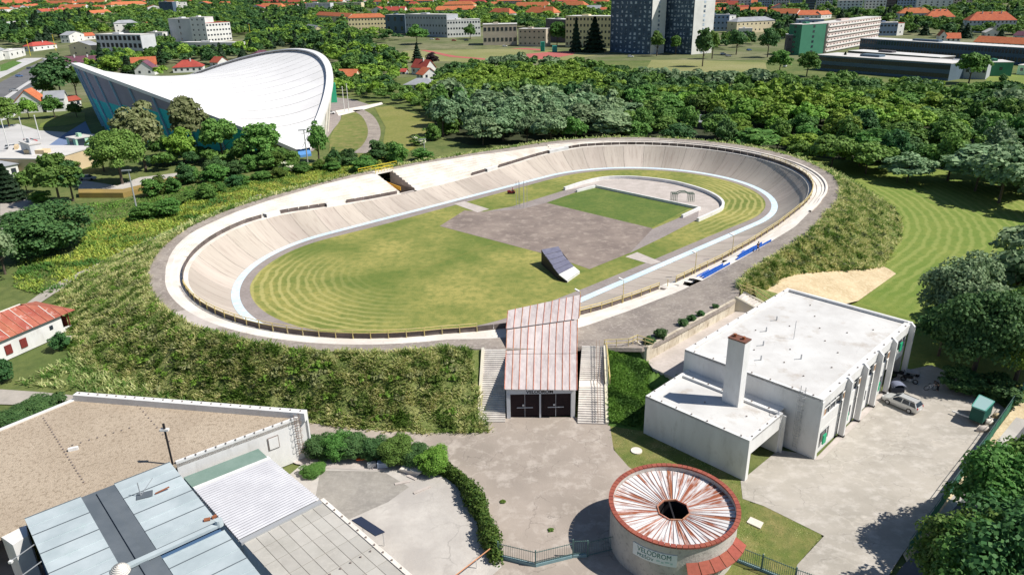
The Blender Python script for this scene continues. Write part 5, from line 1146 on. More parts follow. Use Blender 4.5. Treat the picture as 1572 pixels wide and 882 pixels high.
B('terrace_house','long row of orange roofs above the garden trees, left part',(284.9,947.5,8.9),(314.1,939.2,8.7),12,5.9,'white','gable','orange',1,8,1,ridge=5)
B('terrace_house','long row of orange roofs above the garden trees, right part',(308.8,918.4,8.1),(332.7,890.6,7.2),12,6.4,'white','gable','orange',1,8,1,ridge=5)
B('house','orange roofed house above the green school tower, left',(332.7,890.6,7.2),(355.7,884.4,7.0),12,4.9,'white','gable','orange',1,5,1,ridge=5)
B('house','orange roofed house above the green school tower, right',(358.4,883.6,7.0),(376.8,899.5,7.5),10,4.9,'white','gable','orange',1,3,1,ridge=4)
HR_=[(((349.5,1086.8,13.1),(367.5,1080.8,12.9)),26,'blue','blue grey high rise at the top, nearest the towers'),(((369.2,1080.3,12.9),(388.6,1073.9,12.7)),24,'lgrey','pale high rise with balconies at the top'),(((380.8,1046.9,11.9),(394.9,1042.4,11.8)),26,'blue','narrow blue high rise at the top above the orange roofs'),(((399.6,1040.9,11.7),(410.5,1037.4,11.6)),26,'bluegrey','dark high rise at the top right of the narrow blue one'),(((402.4,1012.2,10.9),(420.5,1006.5,10.7)),24,'lgrey','pale high rise right of the dark one'),(((399.5,937.7,8.6),(425.3,930.2,8.4)),17,'white','white apartment block with rows of windows above the school slab'),(((437.4,950.3,9.0),(459.8,943.6,8.8)),19,'white','white apartment block, right neighbour of the one above the school slab'),(((470.7,964.9,9.4),(480.6,961.9,9.4)),28,'dark','dark brown high rise at the top right'),(((482.0,961.5,9.3),(501.6,955.5,9.2)),28,'blue','blue high rise left of the broad white one'),(((514.3,977.1,9.8),(552.7,965.1,9.5)),28,'white','broad white high rise above the orange roofs'),(((318.6,1112.7,13.9),(345.6,1103.6,13.6)),14,'lgrey','pale office slab right of the tower tops'),(((579.8,1010.6,10.8),(599.7,1004.1,10.6)),12,'pink','pinkish block at the top right behind the green dome')]
for (a,b),h,c_,lab in HR_: B('high_rise',lab,a,b,14,float(h),c_,'flat','pale',max(3,int(h/3)),6,1,1.7,1.5,cat='apartment block',winm=M_win)
# school complex on the right
B('school','tall school tower with a plain dark green end and a column of windows',(202.4,528.9,0.0),(223.7,540.1,0.0),11,20.0,'green','flat','pale',6,1,1,2.0,1.5,cat='school building')
e=B('school','long pinkish school slab with six window bands receding from the green tower',(225.0,539.8,0.0),(301.4,623.6,0.0),12,20.0,'pink','flat','pale',6,18,1,1.9,1.5,cat='school building',balc=True)
B('school','blue and white school block at the right end of the slab',(330.3,689.4,1.2),(347.8,685.7,1.1),12,11.0,'blue','flat','pale',2,6,1,1.8,1.6,cat='school building')
B('school','white end pavilion right of the blue school block',(347.8,685.7,1.1),(355.9,690.3,1.2),12,10.4,'white','flat','red',2,1,1,cat='school building')
B('school','low flat roofed long wing in front with a dark window band',(178.4,437.7,0.0),(220.8,376.4,0.0),20,8.1,'bluegrey','flat','pale',2,48,1,1.5,2.0,cat='school building')
B('school','long dark glazed wing with a white roof edge running to the right',(251.2,544.8,0.0),(305.7,431.6,0.0),14,9.2,'navy','flat','white',2,60,1,1.4,2.4,cat='school building')
B('school','middle low roof between the two long school wings',(219.5,490.7,0.0),(248.2,435.4,0.0),14,5.5,'dark','flat','white',1,24,1,1.4,1.4,cat='school building')
B('gym','dark green gym with a white end wall at the right of the school',(250.0,391.6,0.0),(261.0,389.7,0.0),14,6.8,'green','flat','pale',1,1,1,1.4,1.4,cat='school building',swall='white',side=1)
B('school','low grey roofed hall left of the dark green gym',(221.8,393.5,0.0),(240.8,378.6,0.0),16,7.1,'grey','flat','grey',1,10,1,cat='school building')
B('school','dark low building left of the green school tower',(195.8,535.7,0.0),(205.1,533.6,0.0),12,13.0,'dark','flat','white',2,3,1,cat='school building')
B('school','blue grey block behind the green school tower',(262.4,697.4,1.4),(284.3,692.8,1.3),12,14.4,'blue','flat','pale',3,6,1,cat='school building')
B('house','turquoise kiosk at the right picture edge below the long wing',(268.8,397.5,0.0),(275.5,387.2,0.0),8,4.6,'mint','flat','pale',1,3,1)
B('apartment_block','orange roofed house left of the pair above the long wing',(411.3,812.5,4.9),(441.5,804.9,4.6),12,10.2,'lgrey','hip','orange',2,9,1,ridge=5,chim=2,cat='apartment block')
B('apartment_block','orange roofed house in the middle above the long wing',(421.0,776.2,3.8),(446.4,770.0,3.6),14,8.6,'lgrey','hip','orange',2,8,1,ridge=7,chim=3,cat='apartment block')
B('apartment_block','large orange roofed apartment house with dark dormers at the top right',(420.4,702.4,1.6),(458.5,694.0,1.3),15,10.6,'lgrey','hip','orange',3,12,1,ridge=7,chim=3,cat='apartment block')
B('house','white gabled house with orange roof above the long wing',(352.3,624.5,0.0),(357.4,623.1,0.0),9,4.5,'white','gfront','orange',2,1,1,ridge=4)
B('house','orange roof with two dark dormers above the long wing',(357.4,623.1,0.0),(367.4,620.2,0.0),9,2.5,'white','gable','orange',1,3,1,ridge=4)
B('terrace_house','very long low orange roof above the right end of the long wing',(354.5,580.6,0.0),(377.4,537.0,0.0),12,2.8,'white','gable','orange',1,12,1,ridge=4)
B('house','small white house with angular gable at the right above the orange roof',(408.5,654.9,0.1),(418.4,652.8,0.1),9,4.2,'white','gfront','pale',1,2,1,ridge=3)
B('house','grey violet roofed house at the right picture edge',(411.5,623.1,0.0),(418.8,605.5,0.0),10,4.0,'lgrey','gable','maroon',1,4,1)
# houses in the trees behind the meadow
B('house','bright red roofed white house among trees, upper of the pair',(-57.9,455.9,0.0),(-48.4,447.2,0.0),8,4.1,'white','gable','red',1,3,1,ridge=4.5,chim=1)
B('house','red roofed white house with a white gable, lower of the pair',(-46.6,414.7,0.0),(-39.1,419.6,0.0),8,3.8,'white','gfront','orange',2,2,2,ridge=3.5)
B('house','dark slate hip roofed bungalow beside the red roofed pair',(-53.1,382.6,0.0),(-37.0,380.1,0.0),11,2.6,'lgrey','hip','grey',1,4,2,ridge=2.6)
B('house','small orange roof right of the hall among bushes',(-96.6,429.1,0.0),(-86.3,427.4,0.0),8,2.5,'cream','gable','orange',1,3,1,ridge=3.5)
B('house','tiny red roofed shed left of the red roofed pair',(-66.8,457.5,0.0),(-61.6,456.6,0.0),5,1.5,'white','gable','red',1,2,1,ridge=1.6)
B('barn','long grey roofed shed half hidden in the wood behind the track',(61.4,265.5,0.0),(74.3,252.5,0.0),8,2.3,'dark','gable','grey',1,4,1,ridge=1.8,cat='shed')
# left foreground houses
B('house','white house with bright orange gable roof beside the plaza',(-216.4,327.7,0.0),(-206.4,330.1,0.0),9,4.8,'white','gfront','orange',1,2,2,ridge=5)
B('house','white house with pale grey roof right of the bright orange roof',(-204.5,329.9,0.0),(-197.4,332.7,0.0),10,5.4,'white','gable','grey',1,3,2,ridge=3)
B('house','low pink roofed building behind the left edge of the hall',(-203.2,341.0,0.0),(-198.9,348.4,0.0),7,2.9,'white','gable','red',1,3,1,ridge=1.5)
e=B('warehouse','cream warehouse with a pale streaked flat roof left of the big trees',(-128.4,203.7,0.0),(-125.5,221.6,0.0),22,5.0,'ochre','flat','pale',1,0,0,1,1,cat='warehouse')
B('warehouse_office','cream two storey office with pale roof left of the warehouse',(-147.3,213.2,0.0),(-141.7,216.1,0.0),14,4.8,'ochre','flat','pale',1,4,1,2.2,2.2,cat='building')
B('stair_tower','blue white stair tower between office and warehouse',(-137.6,209.9,0.0),(-135.6,212.2,0.0),8,8.0,'lgrey','flat','pale',1,0,0,cat='building')
B('house','grey hip roofed house at the left picture edge',(-144.2,195.4,0.0),(-138.9,204.5,0.0),12,4.0,'white','hip','grey',1,4,1,ridge=2)
B('green_hut','pale green hut with dark gate in front of the blue hall wall',(-146.2,247.3,0.0),(-142.0,253.5,0.0),6,2.7,'mint','flat','pale',1,2,1,2.4,2.4,cat='hut')
rg_=random.Random(77)
gH='small houses along the top of the photo'
B('house','pink grey roofed house topmost row, above the mint green block',(-1202.7,1871.0,36.6),(-1165.6,1853.7,36.1),11,8.2,'pink','gable','grey',2,4,1,ridge=4.4,group=gH)
B('house','light grey grey roofed house topmost row, above the mint green block',(-1152.0,1882.0,37.0),(-1113.9,1870.2,36.6),11,8.0,'lgrey','gfront','grey',2,4,1,ridge=4.0,group=gH)
B('house','white orange roofed house topmost row, above the pink roofed row',(-1047.1,1776.3,33.8),(-1011.2,1757.1,33.2),11,7.1,'white','hip','orange',2,4,1,ridge=4.1,group=gH)
B('house','pink orange roofed house topmost row, above the pink roofed row',(-993.2,1761.6,33.3),(-960.3,1751.9,33.1),11,7.8,'pink','gfront','orange',2,4,1,ridge=4.4,group=gH)
B('house','pink red roofed house topmost row, above the cream school',(-913.3,1731.2,32.4),(-891.8,1728.6,32.4),11,7.4,'pink','hip','red',2,4,1,ridge=5.1,group=gH)
B('house','white grey roofed house topmost row, above the cream school',(-878.9,1754.7,33.1),(-839.7,1739.5,32.7),11,8.2,'white','gfront','grey',2,4,1,ridge=4.9,group=gH)
B('house','cream orange roofed house topmost row, above the cream school',(-798.2,1687.6,31.1),(-752.1,1659.4,30.3),11,8.2,'cream','gable','orange',2,4,1,ridge=4.6,group=gH)
B('house','white grey roofed house topmost row, beside the blue and white blocks',(-775.4,1734.5,32.5),(-741.9,1729.9,32.4),11,6.7,'white','gable','grey',2,4,1,ridge=4.8,group=gH)
B('house','white red roofed house topmost row, beside the blue and white blocks',(-718.3,1700.8,31.5),(-694.9,1691.7,31.3),11,6.5,'white','gable','red',2,4,1,ridge=3.7,group=gH)
B('house','white orange roofed house topmost row, in the hillside wood left of the yellow block',(-514.3,1629.4,29.4),(-491.9,1618.0,29.0),11,5.1,'white','gable','orange',2,4,1,ridge=3.9,group=gH)
B('house','white orange roofed house topmost row, in the hillside wood left of the yellow block',(-452.0,1576.4,27.8),(-430.9,1570.8,27.6),11,5.5,'white','gable','orange',2,4,1,ridge=5.2,group=gH)
B('house','light grey grey roofed house topmost row, in the hillside wood left of the yellow block',(-398.5,1535.9,26.6),(-374.0,1524.1,26.2),11,8.3,'lgrey','gable','grey',2,4,1,ridge=4.5,group=gH)
B('house','pink orange roofed house topmost row, above the long orange roof',(-354.9,1529.1,26.4),(-332.7,1520.6,26.1),11,6.9,'pink','gable','orange',2,4,1,ridge=3.5,group=gH)
B('house','light grey grey roofed house topmost row, above the long orange roof',(-312.2,1525.1,26.3),(-296.4,1529.0,26.4),11,7.2,'lgrey','hip','grey',2,4,1,ridge=4.4,group=gH)
B('house','pink orange roofed house topmost row, above the long orange roof',(-266.0,1522.2,26.2),(-237.8,1511.2,25.8),11,8.3,'pink','gable','orange',2,4,1,ridge=3.5,group=gH)
B('house','white grey roofed house topmost row, above the school wings',(-224.1,1486.3,25.1),(-202.6,1482.9,25.0),11,6.1,'white','hip','grey',2,4,1,ridge=4.2,group=gH)
B('house','light grey orange roofed house topmost row, above the school wings',(-180.5,1493.9,25.3),(-159.0,1490.4,25.2),11,5.8,'lgrey','hip','orange',2,4,1,ridge=5.1,group=gH)
B('house','white orange roofed house topmost row, above the school wings',(-143.8,1486.9,25.1),(-120.6,1475.4,24.8),11,8.3,'white','gable','orange',2,4,1,ridge=4.8,group=gH)
B('house','white orange roofed house topmost row, above the school wings',(-99.0,1426.7,23.3),(-70.7,1406.9,22.7),11,6.6,'white','hip','orange',2,4,1,ridge=4.0,group=gH)
B('house','cream grey roofed house topmost row, above the sports hall',(-62.4,1431.3,23.4),(-43.2,1428.5,23.4),11,7.9,'cream','gable','grey',2,4,1,ridge=3.7,group=gH)
B('house','white grey roofed house topmost row, above the sports hall',(-15.7,1408.7,22.8),(5.4,1405.1,22.7),11,6.5,'white','gfront','grey',2,4,1,ridge=4.3,group=gH)
B('house','pink orange roofed house topmost row, above the sports hall',(20.1,1372.5,21.7),(37.0,1366.1,21.5),11,8.5,'pink','gfront','orange',2,4,1,ridge=4.9,group=gH)
B('house','light grey orange roofed house topmost row, above the cream school block',(52.8,1391.4,22.2),(77.7,1381.7,22.0),11,8.1,'lgrey','gable','orange',2,4,1,ridge=5.2,group=gH)
B('house','white red roofed house topmost row, above the cream school block',(98.9,1340.6,20.7),(114.4,1326.2,20.3),11,7.4,'white','gable','red',2,4,1,ridge=5.3,group=gH)
B('house','pink orange roofed house topmost row, above the cream school block',(135.9,1330.9,20.4),(156.7,1329.4,20.4),11,6.0,'pink','gable','orange',2,4,1,ridge=4.8,group=gH)
B('house','white red roofed house topmost row, right of the towers',(377.6,1284.7,19.0),(398.0,1274.6,18.7),11,8.0,'white','gfront','red',2,4,1,ridge=3.6,group=gH)
B('house','white red roofed house topmost row, by the high rises',(400.6,1269.3,18.6),(419.7,1266.1,18.5),11,7.9,'white','gfront','red',2,4,1,ridge=5.2,group=gH)
B('house','white red roofed house topmost row, by the high rises',(441.5,1268.1,18.5),(453.8,1261.1,18.3),11,6.7,'white','gable','red',2,4,1,ridge=3.8,group=gH)
B('house','white orange roofed house topmost row, by the high rises',(457.4,1238.9,17.7),(475.4,1240.1,17.7),11,6.2,'white','gable','orange',2,4,1,ridge=3.7,group=gH)
B('house','light grey orange roofed house topmost row, by the high rises',(486.2,1209.8,16.8),(503.8,1210.9,16.8),11,6.6,'lgrey','hip','orange',2,4,1,ridge=4.8,group=gH)
B('house','white red roofed house topmost row, above the white blocks',(515.5,1202.5,16.6),(526.8,1196.2,16.4),11,7.7,'white','gable','red',2,4,1,ridge=4.1,group=gH)
B('house','light grey red roofed house topmost row, above the white blocks',(552.5,1200.0,16.5),(562.9,1192.1,16.3),11,5.3,'lgrey','gable','red',2,4,1,ridge=4.3,group=gH)
B('house','light grey orange roofed house topmost row, above the white blocks',(565.3,1170.0,15.6),(586.6,1167.6,15.5),11,7.4,'lgrey','gable','orange',2,4,1,ridge=5.4,group=gH)
B('house','white red roofed house topmost row, above the white blocks',(596.5,1160.0,15.3),(611.1,1152.6,15.1),11,5.4,'white','gable','red',2,4,1,ridge=4.7,group=gH)
B('house','light grey orange roofed house topmost row, above the white blocks',(633.5,1186.2,16.1),(650.6,1177.5,15.8),11,7.3,'lgrey','gable','orange',2,4,1,ridge=4.3,group=gH)
B('house','white orange roofed house topmost row, above the white blocks',(663.1,1162.9,15.4),(676.9,1149.9,15.0),11,8.3,'white','gfront','orange',2,4,1,ridge=4.7,group=gH)
B('house','light grey grey roofed house topmost row, in the top right corner',(697.5,1166.9,15.5),(717.8,1166.7,15.5),11,7.6,'lgrey','hip','grey',2,4,1,ridge=5.4,group=gH)
B('house','cream orange roofed house topmost row, in the top right corner',(707.9,1145.5,14.9),(721.6,1138.2,14.6),11,6.6,'cream','hip','orange',2,4,1,ridge=4.9,group=gH)
B('house','light grey orange roofed house topmost row, in the top right corner',(742.8,1135.6,14.6),(754.0,1123.8,14.2),11,6.3,'lgrey','gfront','orange',2,4,1,ridge=4.0,group=gH)
B('house','light grey red roofed house second row from top, above the mint green block',(-1036.7,1661.0,30.3),(-1000.4,1655.5,30.2),11,6.4,'lgrey','gfront','red',2,4,1,ridge=5.3,group=gH)
B('house','light grey orange roofed house second row from top, above the mint green block',(-1006.6,1675.4,30.8),(-973.2,1660.8,30.3),11,8.0,'lgrey','gfront','orange',2,4,1,ridge=3.8,group=gH)
B('house','light grey red roofed house second row from top, above the pink roofed row',(-949.7,1683.0,31.0),(-913.2,1664.5,30.4),11,8.0,'lgrey','gable','red',2,4,1,ridge=4.7,group=gH)
B('house','white orange roofed house second row from top, above the cream school',(-847.7,1582.0,28.0),(-812.4,1571.9,27.7),11,6.3,'white','gable','orange',2,4,1,ridge=3.8,group=gH)
B('house','pink red roofed house second row from top, above the cream school',(-822.7,1621.5,29.1),(-784.0,1602.5,28.6),11,5.7,'pink','gfront','red',2,4,1,ridge=4.7,group=gH)
B('house','white orange roofed house second row from top, above the cream school',(-738.2,1566.8,27.5),(-715.5,1553.9,27.1),11,8.1,'white','gfront','orange',2,4,1,ridge=3.6,group=gH)
B('house','white orange roofed house second row from top, beside the blue and white blocks',(-673.0,1527.3,26.3),(-640.0,1508.8,25.8),11,5.8,'white','hip','orange',2,4,1,ridge=3.9,group=gH)
B('house','white orange roofed house second row from top, beside the blue and white blocks',(-653.5,1569.7,27.6),(-618.3,1549.7,27.0),11,6.1,'white','hip','orange',2,4,1,ridge=4.3,group=gH)
B('house','white orange roofed house second row, left of the yellow block',(-484.3,1496.3,25.4),(-461.6,1499.6,25.5),11,6.2,'white','gable','orange',2,4,1,ridge=4.3,group=gH)
B('house','pink red roofed house second row, left of the yellow block',(-431.2,1459.2,24.3),(-402.3,1446.7,23.9),11,5.4,'pink','hip','red',2,4,1,ridge=4.0,group=gH)
B('house','white orange roofed house second row, left of the yellow block',(-382.5,1477.6,24.8),(-350.4,1461.3,24.3),11,6.3,'white','gable','orange',2,4,1,ridge=4.4,group=gH)
B('house','white orange roofed house second row from top, above the long orange roof',(-323.9,1418.6,23.1),(-293.7,1403.5,22.6),11,6.9,'white','gable','orange',2,4,1,ridge=3.7,group=gH)
B('house','light grey orange roofed house second row from top, above the long orange roof',(-283.5,1423.6,23.2),(-256.6,1411.6,22.8),11,7.6,'lgrey','hip','orange',2,4,1,ridge=3.8,group=gH)
B('house','light grey orange roofed house second row from top, above the school wings',(-233.1,1369.6,21.6),(-210.2,1353.3,21.1),11,7.3,'lgrey','hip','orange',2,4,1,ridge=4.8,group=gH)
B('house','white red roofed house second row from top, above the school wings',(-193.2,1395.1,22.4),(-174.5,1384.0,22.0),11,5.4,'white','hip','red',2,4,1,ridge=3.9,group=gH)
B('house','white orange roofed house second row from top, above the school wings',(-144.4,1360.6,21.3),(-124.7,1355.6,21.2),11,8.1,'white','gable','orange',2,4,1,ridge=3.6,group=gH)
B('house','white orange roofed house second row from top, above the school wings',(-104.1,1366.9,21.5),(-78.5,1357.6,21.2),11,7.8,'white','gfront','orange',2,4,1,ridge=3.6,group=gH)
B('house','white grey roofed house second row from top, above the sports hall',(-59.2,1304.2,19.6),(-42.7,1296.4,19.4),11,8.2,'white','gable','grey',2,4,1,ridge=3.7,group=gH)
B('house','cream red roofed house second row from top, above the sports hall',(-17.0,1314.8,19.9),(5.9,1298.7,19.5),11,7.8,'cream','hip','red',2,4,1,ridge=4.6,group=gH)
B('house','white orange roofed house second row from top, above the sports hall',(17.2,1326.8,20.3),(42.0,1309.6,19.8),11,6.6,'white','gable','orange',2,4,1,ridge=4.3,group=gH)
B('house','pink orange roofed house second row from top, above the cream school block',(65.6,1301.0,19.5),(89.4,1284.5,19.0),11,7.3,'pink','gable','orange',2,4,1,ridge=3.6,group=gH)
B('house','cream orange roofed house second row from top, above the cream school block',(94.8,1270.8,18.6),(109.7,1271.3,18.6),11,7.2,'cream','gfront','orange',2,4,1,ridge=3.9,group=gH)
B('house','pink orange roofed house second row from top, above the cream school block',(142.4,1279.0,18.9),(164.5,1269.0,18.6),11,8.4,'pink','gable','orange',2,4,1,ridge=5.3,group=gH)
B('house','cream orange roofed house second row from top, right of the towers',(322.5,1205.8,16.7),(342.1,1193.1,16.3),11,7.1,'cream','gable','orange',2,4,1,ridge=5.4,group=gH)
B('house','pink orange roofed house third row from top, above the mint green block',(-961.7,1516.0,26.0),(-933.3,1504.5,25.6),11,5.8,'pink','gable','orange',2,4,1,ridge=3.5,group=gH)
B('house','light grey red roofed house third row from top, above the mint green block',(-908.4,1496.4,25.4),(-891.4,1497.0,25.4),11,5.1,'lgrey','hip','red',2,4,1,ridge=4.7,group=gH)
B('house','cream grey roofed house third row from top, above the pink roofed row',(-847.0,1484.4,25.0),(-824.4,1476.9,24.8),11,5.2,'cream','gfront','grey',2,4,1,ridge=3.5,group=gH)
B('house','cream orange roofed house third row from top, above the cream school',(-796.5,1482.2,25.0),(-770.5,1481.9,25.0),11,6.7,'cream','gfront','orange',2,4,1,ridge=5.3,group=gH)
B('house','white orange roofed house third row, left of the yellow block',(-550.6,1388.2,22.1),(-519.1,1372.0,21.7),11,8.4,'white','gfront','orange',2,4,1,ridge=4.5,group=gH)
B('house','white orange roofed house third row, left of the yellow block',(-515.7,1410.3,22.8),(-498.4,1414.6,22.9),11,6.5,'white','gable','orange',2,4,1,ridge=3.7,group=gH)
B('house','cream orange roofed house third row, left of the yellow block',(-460.2,1387.5,22.1),(-433.1,1378.3,21.8),11,5.7,'cream','gable','orange',2,4,1,ridge=4.5,group=gH)
B('house','pink orange roofed house third row, left of the yellow block',(-396.7,1320.5,20.1),(-369.1,1304.2,19.6),11,5.1,'pink','gable','orange',2,4,1,ridge=4.1,group=gH)
B('house','cream orange roofed house third row, left of the yellow block',(-343.3,1301.2,19.5),(-328.2,1301.7,19.6),11,6.4,'cream','gfront','orange',2,4,1,ridge=4.2,group=gH)
B('house','pink red roofed house third row from top, above the school wings',(-157.9,1240.6,17.7),(-139.9,1236.4,17.6),11,7.5,'pink','hip','red',2,4,1,ridge=4.2,group=gH)
B('house','pink orange roofed house third row from top, above the school wings',(-113.1,1248.5,18.0),(-91.2,1248.2,17.9),11,5.6,'pink','gfront','orange',2,4,1,ridge=5.0,group=gH)
B('house','white orange roofed house third row from top, above the sports hall',(-70.8,1255.7,18.2),(-49.7,1254.0,18.1),11,8.0,'white','gable','orange',2,4,1,ridge=4.8,group=gH)
B('house','white orange roofed house third row from top, above the sports hall',(-25.7,1200.7,16.5),(-8.6,1203.5,16.6),11,5.7,'white','gable','orange',2,4,1,ridge=5.1,group=gH)
B('house','white red roofed house third row from top, above the sports hall',(15.6,1214.2,16.9),(31.8,1212.2,16.9),11,5.2,'white','hip','red',2,4,1,ridge=3.8,group=gH)
B('house','white red roofed house third row from top, above the cream school block',(53.0,1188.1,16.1),(65.9,1188.9,16.2),11,7.0,'white','hip','red',2,4,1,ridge=4.3,group=gH)
B('house','cream grey roofed house third row from top, above the cream school block',(93.6,1174.7,15.7),(115.0,1172.6,15.7),11,5.3,'cream','gfront','grey',2,4,1,ridge=5.2,group=gH)
B('house','white red roofed house third row from top, above the cream school block',(127.8,1191.9,16.3),(151.5,1190.7,16.2),11,6.4,'white','gable','red',2,4,1,ridge=5.2,group=gH)
B('house','cream red roofed house third row from top, right of the towers',(306.4,1088.8,13.2),(320.1,1082.8,13.0),11,6.6,'cream','gable','red',2,4,1,ridge=5.0,group=gH)
B('house','light grey orange roofed house third row from top, by the high rises',(345.6,1103.6,13.6),(360.6,1098.6,13.5),11,7.3,'lgrey','gable','orange',2,4,1,ridge=4.7,group=gH)
B('house','cream orange roofed house third row from top, by the high rises',(380.7,1090.3,13.2),(400.8,1085.1,13.1),11,5.9,'cream','gfront','orange',2,4,1,ridge=4.1,group=gH)
B('house','white red roofed house fourth row from top, above the pink roofed row',(-766.2,1322.2,20.2),(-746.6,1314.6,19.9),11,5.1,'white','gable','red',2,4,1,ridge=5.0,group=gH)
B('house','cream orange roofed house fourth row from top, above the cream school',(-701.1,1326.3,20.3),(-681.7,1327.2,20.3),11,6.6,'cream','gable','orange',2,4,1,ridge=5.3,group=gH)
B('house','white red roofed house fourth row, left of the yellow block',(-404.8,1226.0,17.3),(-377.7,1217.7,17.0),11,8.5,'white','gfront','red',2,4,1,ridge=3.9,group=gH)
B('house','white orange roofed house fourth row, left of the yellow block',(-343.6,1223.2,17.2),(-327.2,1214.9,16.9),11,8.3,'white','gable','orange',2,4,1,ridge=4.5,group=gH)
B('house','light grey grey roofed house fourth row from top, above the cream school block',(105.8,1059.8,12.3),(126.4,1053.6,12.1),11,5.9,'lgrey','gable','grey',2,4,1,ridge=4.8,group=gH)
B('house','pink red roofed house fourth row from top, right of the towers',(295.9,1007.8,10.7),(311.4,1003.1,10.6),11,6.0,'pink','gable','red',2,4,1,ridge=3.8,group=gH)
B('house','pink red roofed house fourth row from top, by the high rises',(340.5,999.5,10.5),(359.1,995.1,10.4),11,7.2,'pink','gfront','red',2,4,1,ridge=4.1,group=gH)
B('apartment_block','long yellow block with orange roof, topmost row, above the mint green block',(-1123.6,1788.2,34.1),(-1021.9,1725.5,32.3),13,9.0,'yellow','gable','orange',3,13,1,ridge=5.4,group='long tiled roof blocks at the top of the photo',cat='apartment block')
B('apartment_block','long cream block with red roof, topmost row, above the mint green block',(-970.0,1719.7,32.1),(-875.5,1661.0,30.3),13,10.9,'cream','hip','red',3,15,1,ridge=5.3,group='long tiled roof blocks at the top of the photo',cat='apartment block')
B('apartment_block','long white block with orange roof, topmost row, left of the long orange roof',(-511.8,1558.9,27.3),(-428.4,1496.7,25.4),13,9.8,'white','hip','orange',3,15,1,ridge=6.0,group='long tiled roof blocks at the top of the photo',cat='apartment block')
B('apartment_block','long yellow block with orange roof, topmost row, above the white school wing',(-164.2,1426.3,23.3),(-103.0,1383.6,22.0),13,9.3,'yellow','hip','orange',3,16,1,ridge=4.7,group='long tiled roof blocks at the top of the photo',cat='apartment block')
B('apartment_block','long pinkish block with orange roof, topmost row, above the sports hall',(-38.3,1374.8,21.7),(22.1,1356.6,21.2),13,10.7,'pink','gable','orange',3,18,1,ridge=6.3,group='long tiled roof blocks at the top of the photo',cat='apartment block')
B('apartment_block','long cream block with red roof, topmost row, above the sports hall',(56.8,1350.0,21.0),(111.4,1304.5,19.6),13,10.6,'cream','gable','red',3,16,1,ridge=6.4,group='long tiled roof blocks at the top of the photo',cat='apartment block')
B('apartment_block','long cream block with orange roof, topmost row, right of the dark towers',(364.4,1228.4,17.4),(389.6,1198.1,16.4),13,8.4,'cream','hip','orange',3,13,1,ridge=6.3,group='long tiled roof blocks at the top of the photo',cat='apartment block')
B('apartment_block','long cream block with orange roof, second row, above the mint green block',(-1001.9,1561.9,27.4),(-962.1,1580.0,27.9),13,8.6,'cream','gable','orange',3,13,1,ridge=6.0,group='long tiled roof blocks at the top of the photo',cat='apartment block')
B('apartment_block','long white block with orange roof, second row, above the mint green block',(-919.6,1558.6,27.3),(-839.3,1518.0,26.0),13,8.4,'white','hip','orange',3,13,1,ridge=5.0,group='long tiled roof blocks at the top of the photo',cat='apartment block')
B('apartment_block','long cream block with orange roof, second row, above the cream school',(-840.1,1533.7,26.5),(-776.6,1516.3,26.0),13,9.1,'cream','gable','orange',3,13,1,ridge=5.8,group='long tiled roof blocks at the top of the photo',cat='apartment block')
B('apartment_block','long cream block with red roof, second row, left of the long orange roof',(-433.6,1372.6,21.7),(-386.1,1370.3,21.6),13,9.2,'cream','hip','red',3,15,1,ridge=6.5,group='long tiled roof blocks at the top of the photo',cat='apartment block')
B('apartment_block','long cream block with red roof, second row, left of the long orange roof',(-382.4,1369.0,21.6),(-354.1,1365.3,21.5),13,8.8,'cream','gable','red',3,7,1,ridge=6.1,group='long tiled roof blocks at the top of the photo',cat='apartment block')
B('apartment_block','long pinkish block with orange roof, second row, above the white school wing',(-167.8,1294.1,19.3),(-121.3,1293.2,19.3),13,10.3,'pink','gable','orange',3,14,1,ridge=6.1,group='long tiled roof blocks at the top of the photo',cat='apartment block')
B('apartment_block','long yellow block with red roof, second row, above the white school wing',(-80.3,1257.1,18.2),(-33.8,1244.9,17.8),13,8.3,'yellow','hip','red',3,15,1,ridge=6.0,group='long tiled roof blocks at the top of the photo',cat='apartment block')
B('apartment_block','long pinkish block with orange roof, second row, above the sports hall',(-15.0,1236.8,17.6),(25.9,1222.9,17.2),13,10.6,'pink','gable','orange',3,13,1,ridge=4.6,group='long tiled roof blocks at the top of the photo',cat='apartment block')
B('apartment_block','long white block with red roof, second row, left of the dark towers',(70.1,1209.7,16.8),(110.7,1211.7,16.9),13,9.4,'white','hip','red',3,13,1,ridge=6.1,group='long tiled roof blocks at the top of the photo',cat='apartment block')
B('apartment_block','long pinkish block with orange roof, second row, left of the dark towers',(125.4,1197.9,16.4),(152.8,1185.1,16.1),13,8.8,'pink','hip','orange',3,11,1,ridge=6.4,group='long tiled roof blocks at the top of the photo',cat='apartment block')
B('apartment_block','long pinkish block with orange roof, second row, right of the dark towers',(294.4,1138.6,14.7),(326.6,1121.2,14.1),13,10.3,'pink','hip','orange',3,12,1,ridge=5.3,group='long tiled roof blocks at the top of the photo',cat='apartment block')
B('apartment_block','long white block with orange roof, third row, above the mint green block',(-777.6,1360.3,21.3),(-725.7,1347.8,20.9),13,8.3,'white','gable','orange',3,14,1,ridge=4.6,group='long tiled roof blocks at the top of the photo',cat='apartment block')
B('apartment_block','long white block with orange roof, third row, left of the long orange roof',(-394.4,1238.8,17.7),(-350.5,1222.1,17.2),13,8.6,'white','hip','orange',3,12,1,ridge=5.4,group='long tiled roof blocks at the top of the photo',cat='apartment block')
B('apartment_block','long yellow block with orange roof, third row, above the white school wing',(-93.1,1152.1,15.1),(-48.2,1136.7,14.6),13,10.8,'yellow','hip','orange',3,16,1,ridge=4.6,group='long tiled roof blocks at the top of the photo',cat='apartment block')
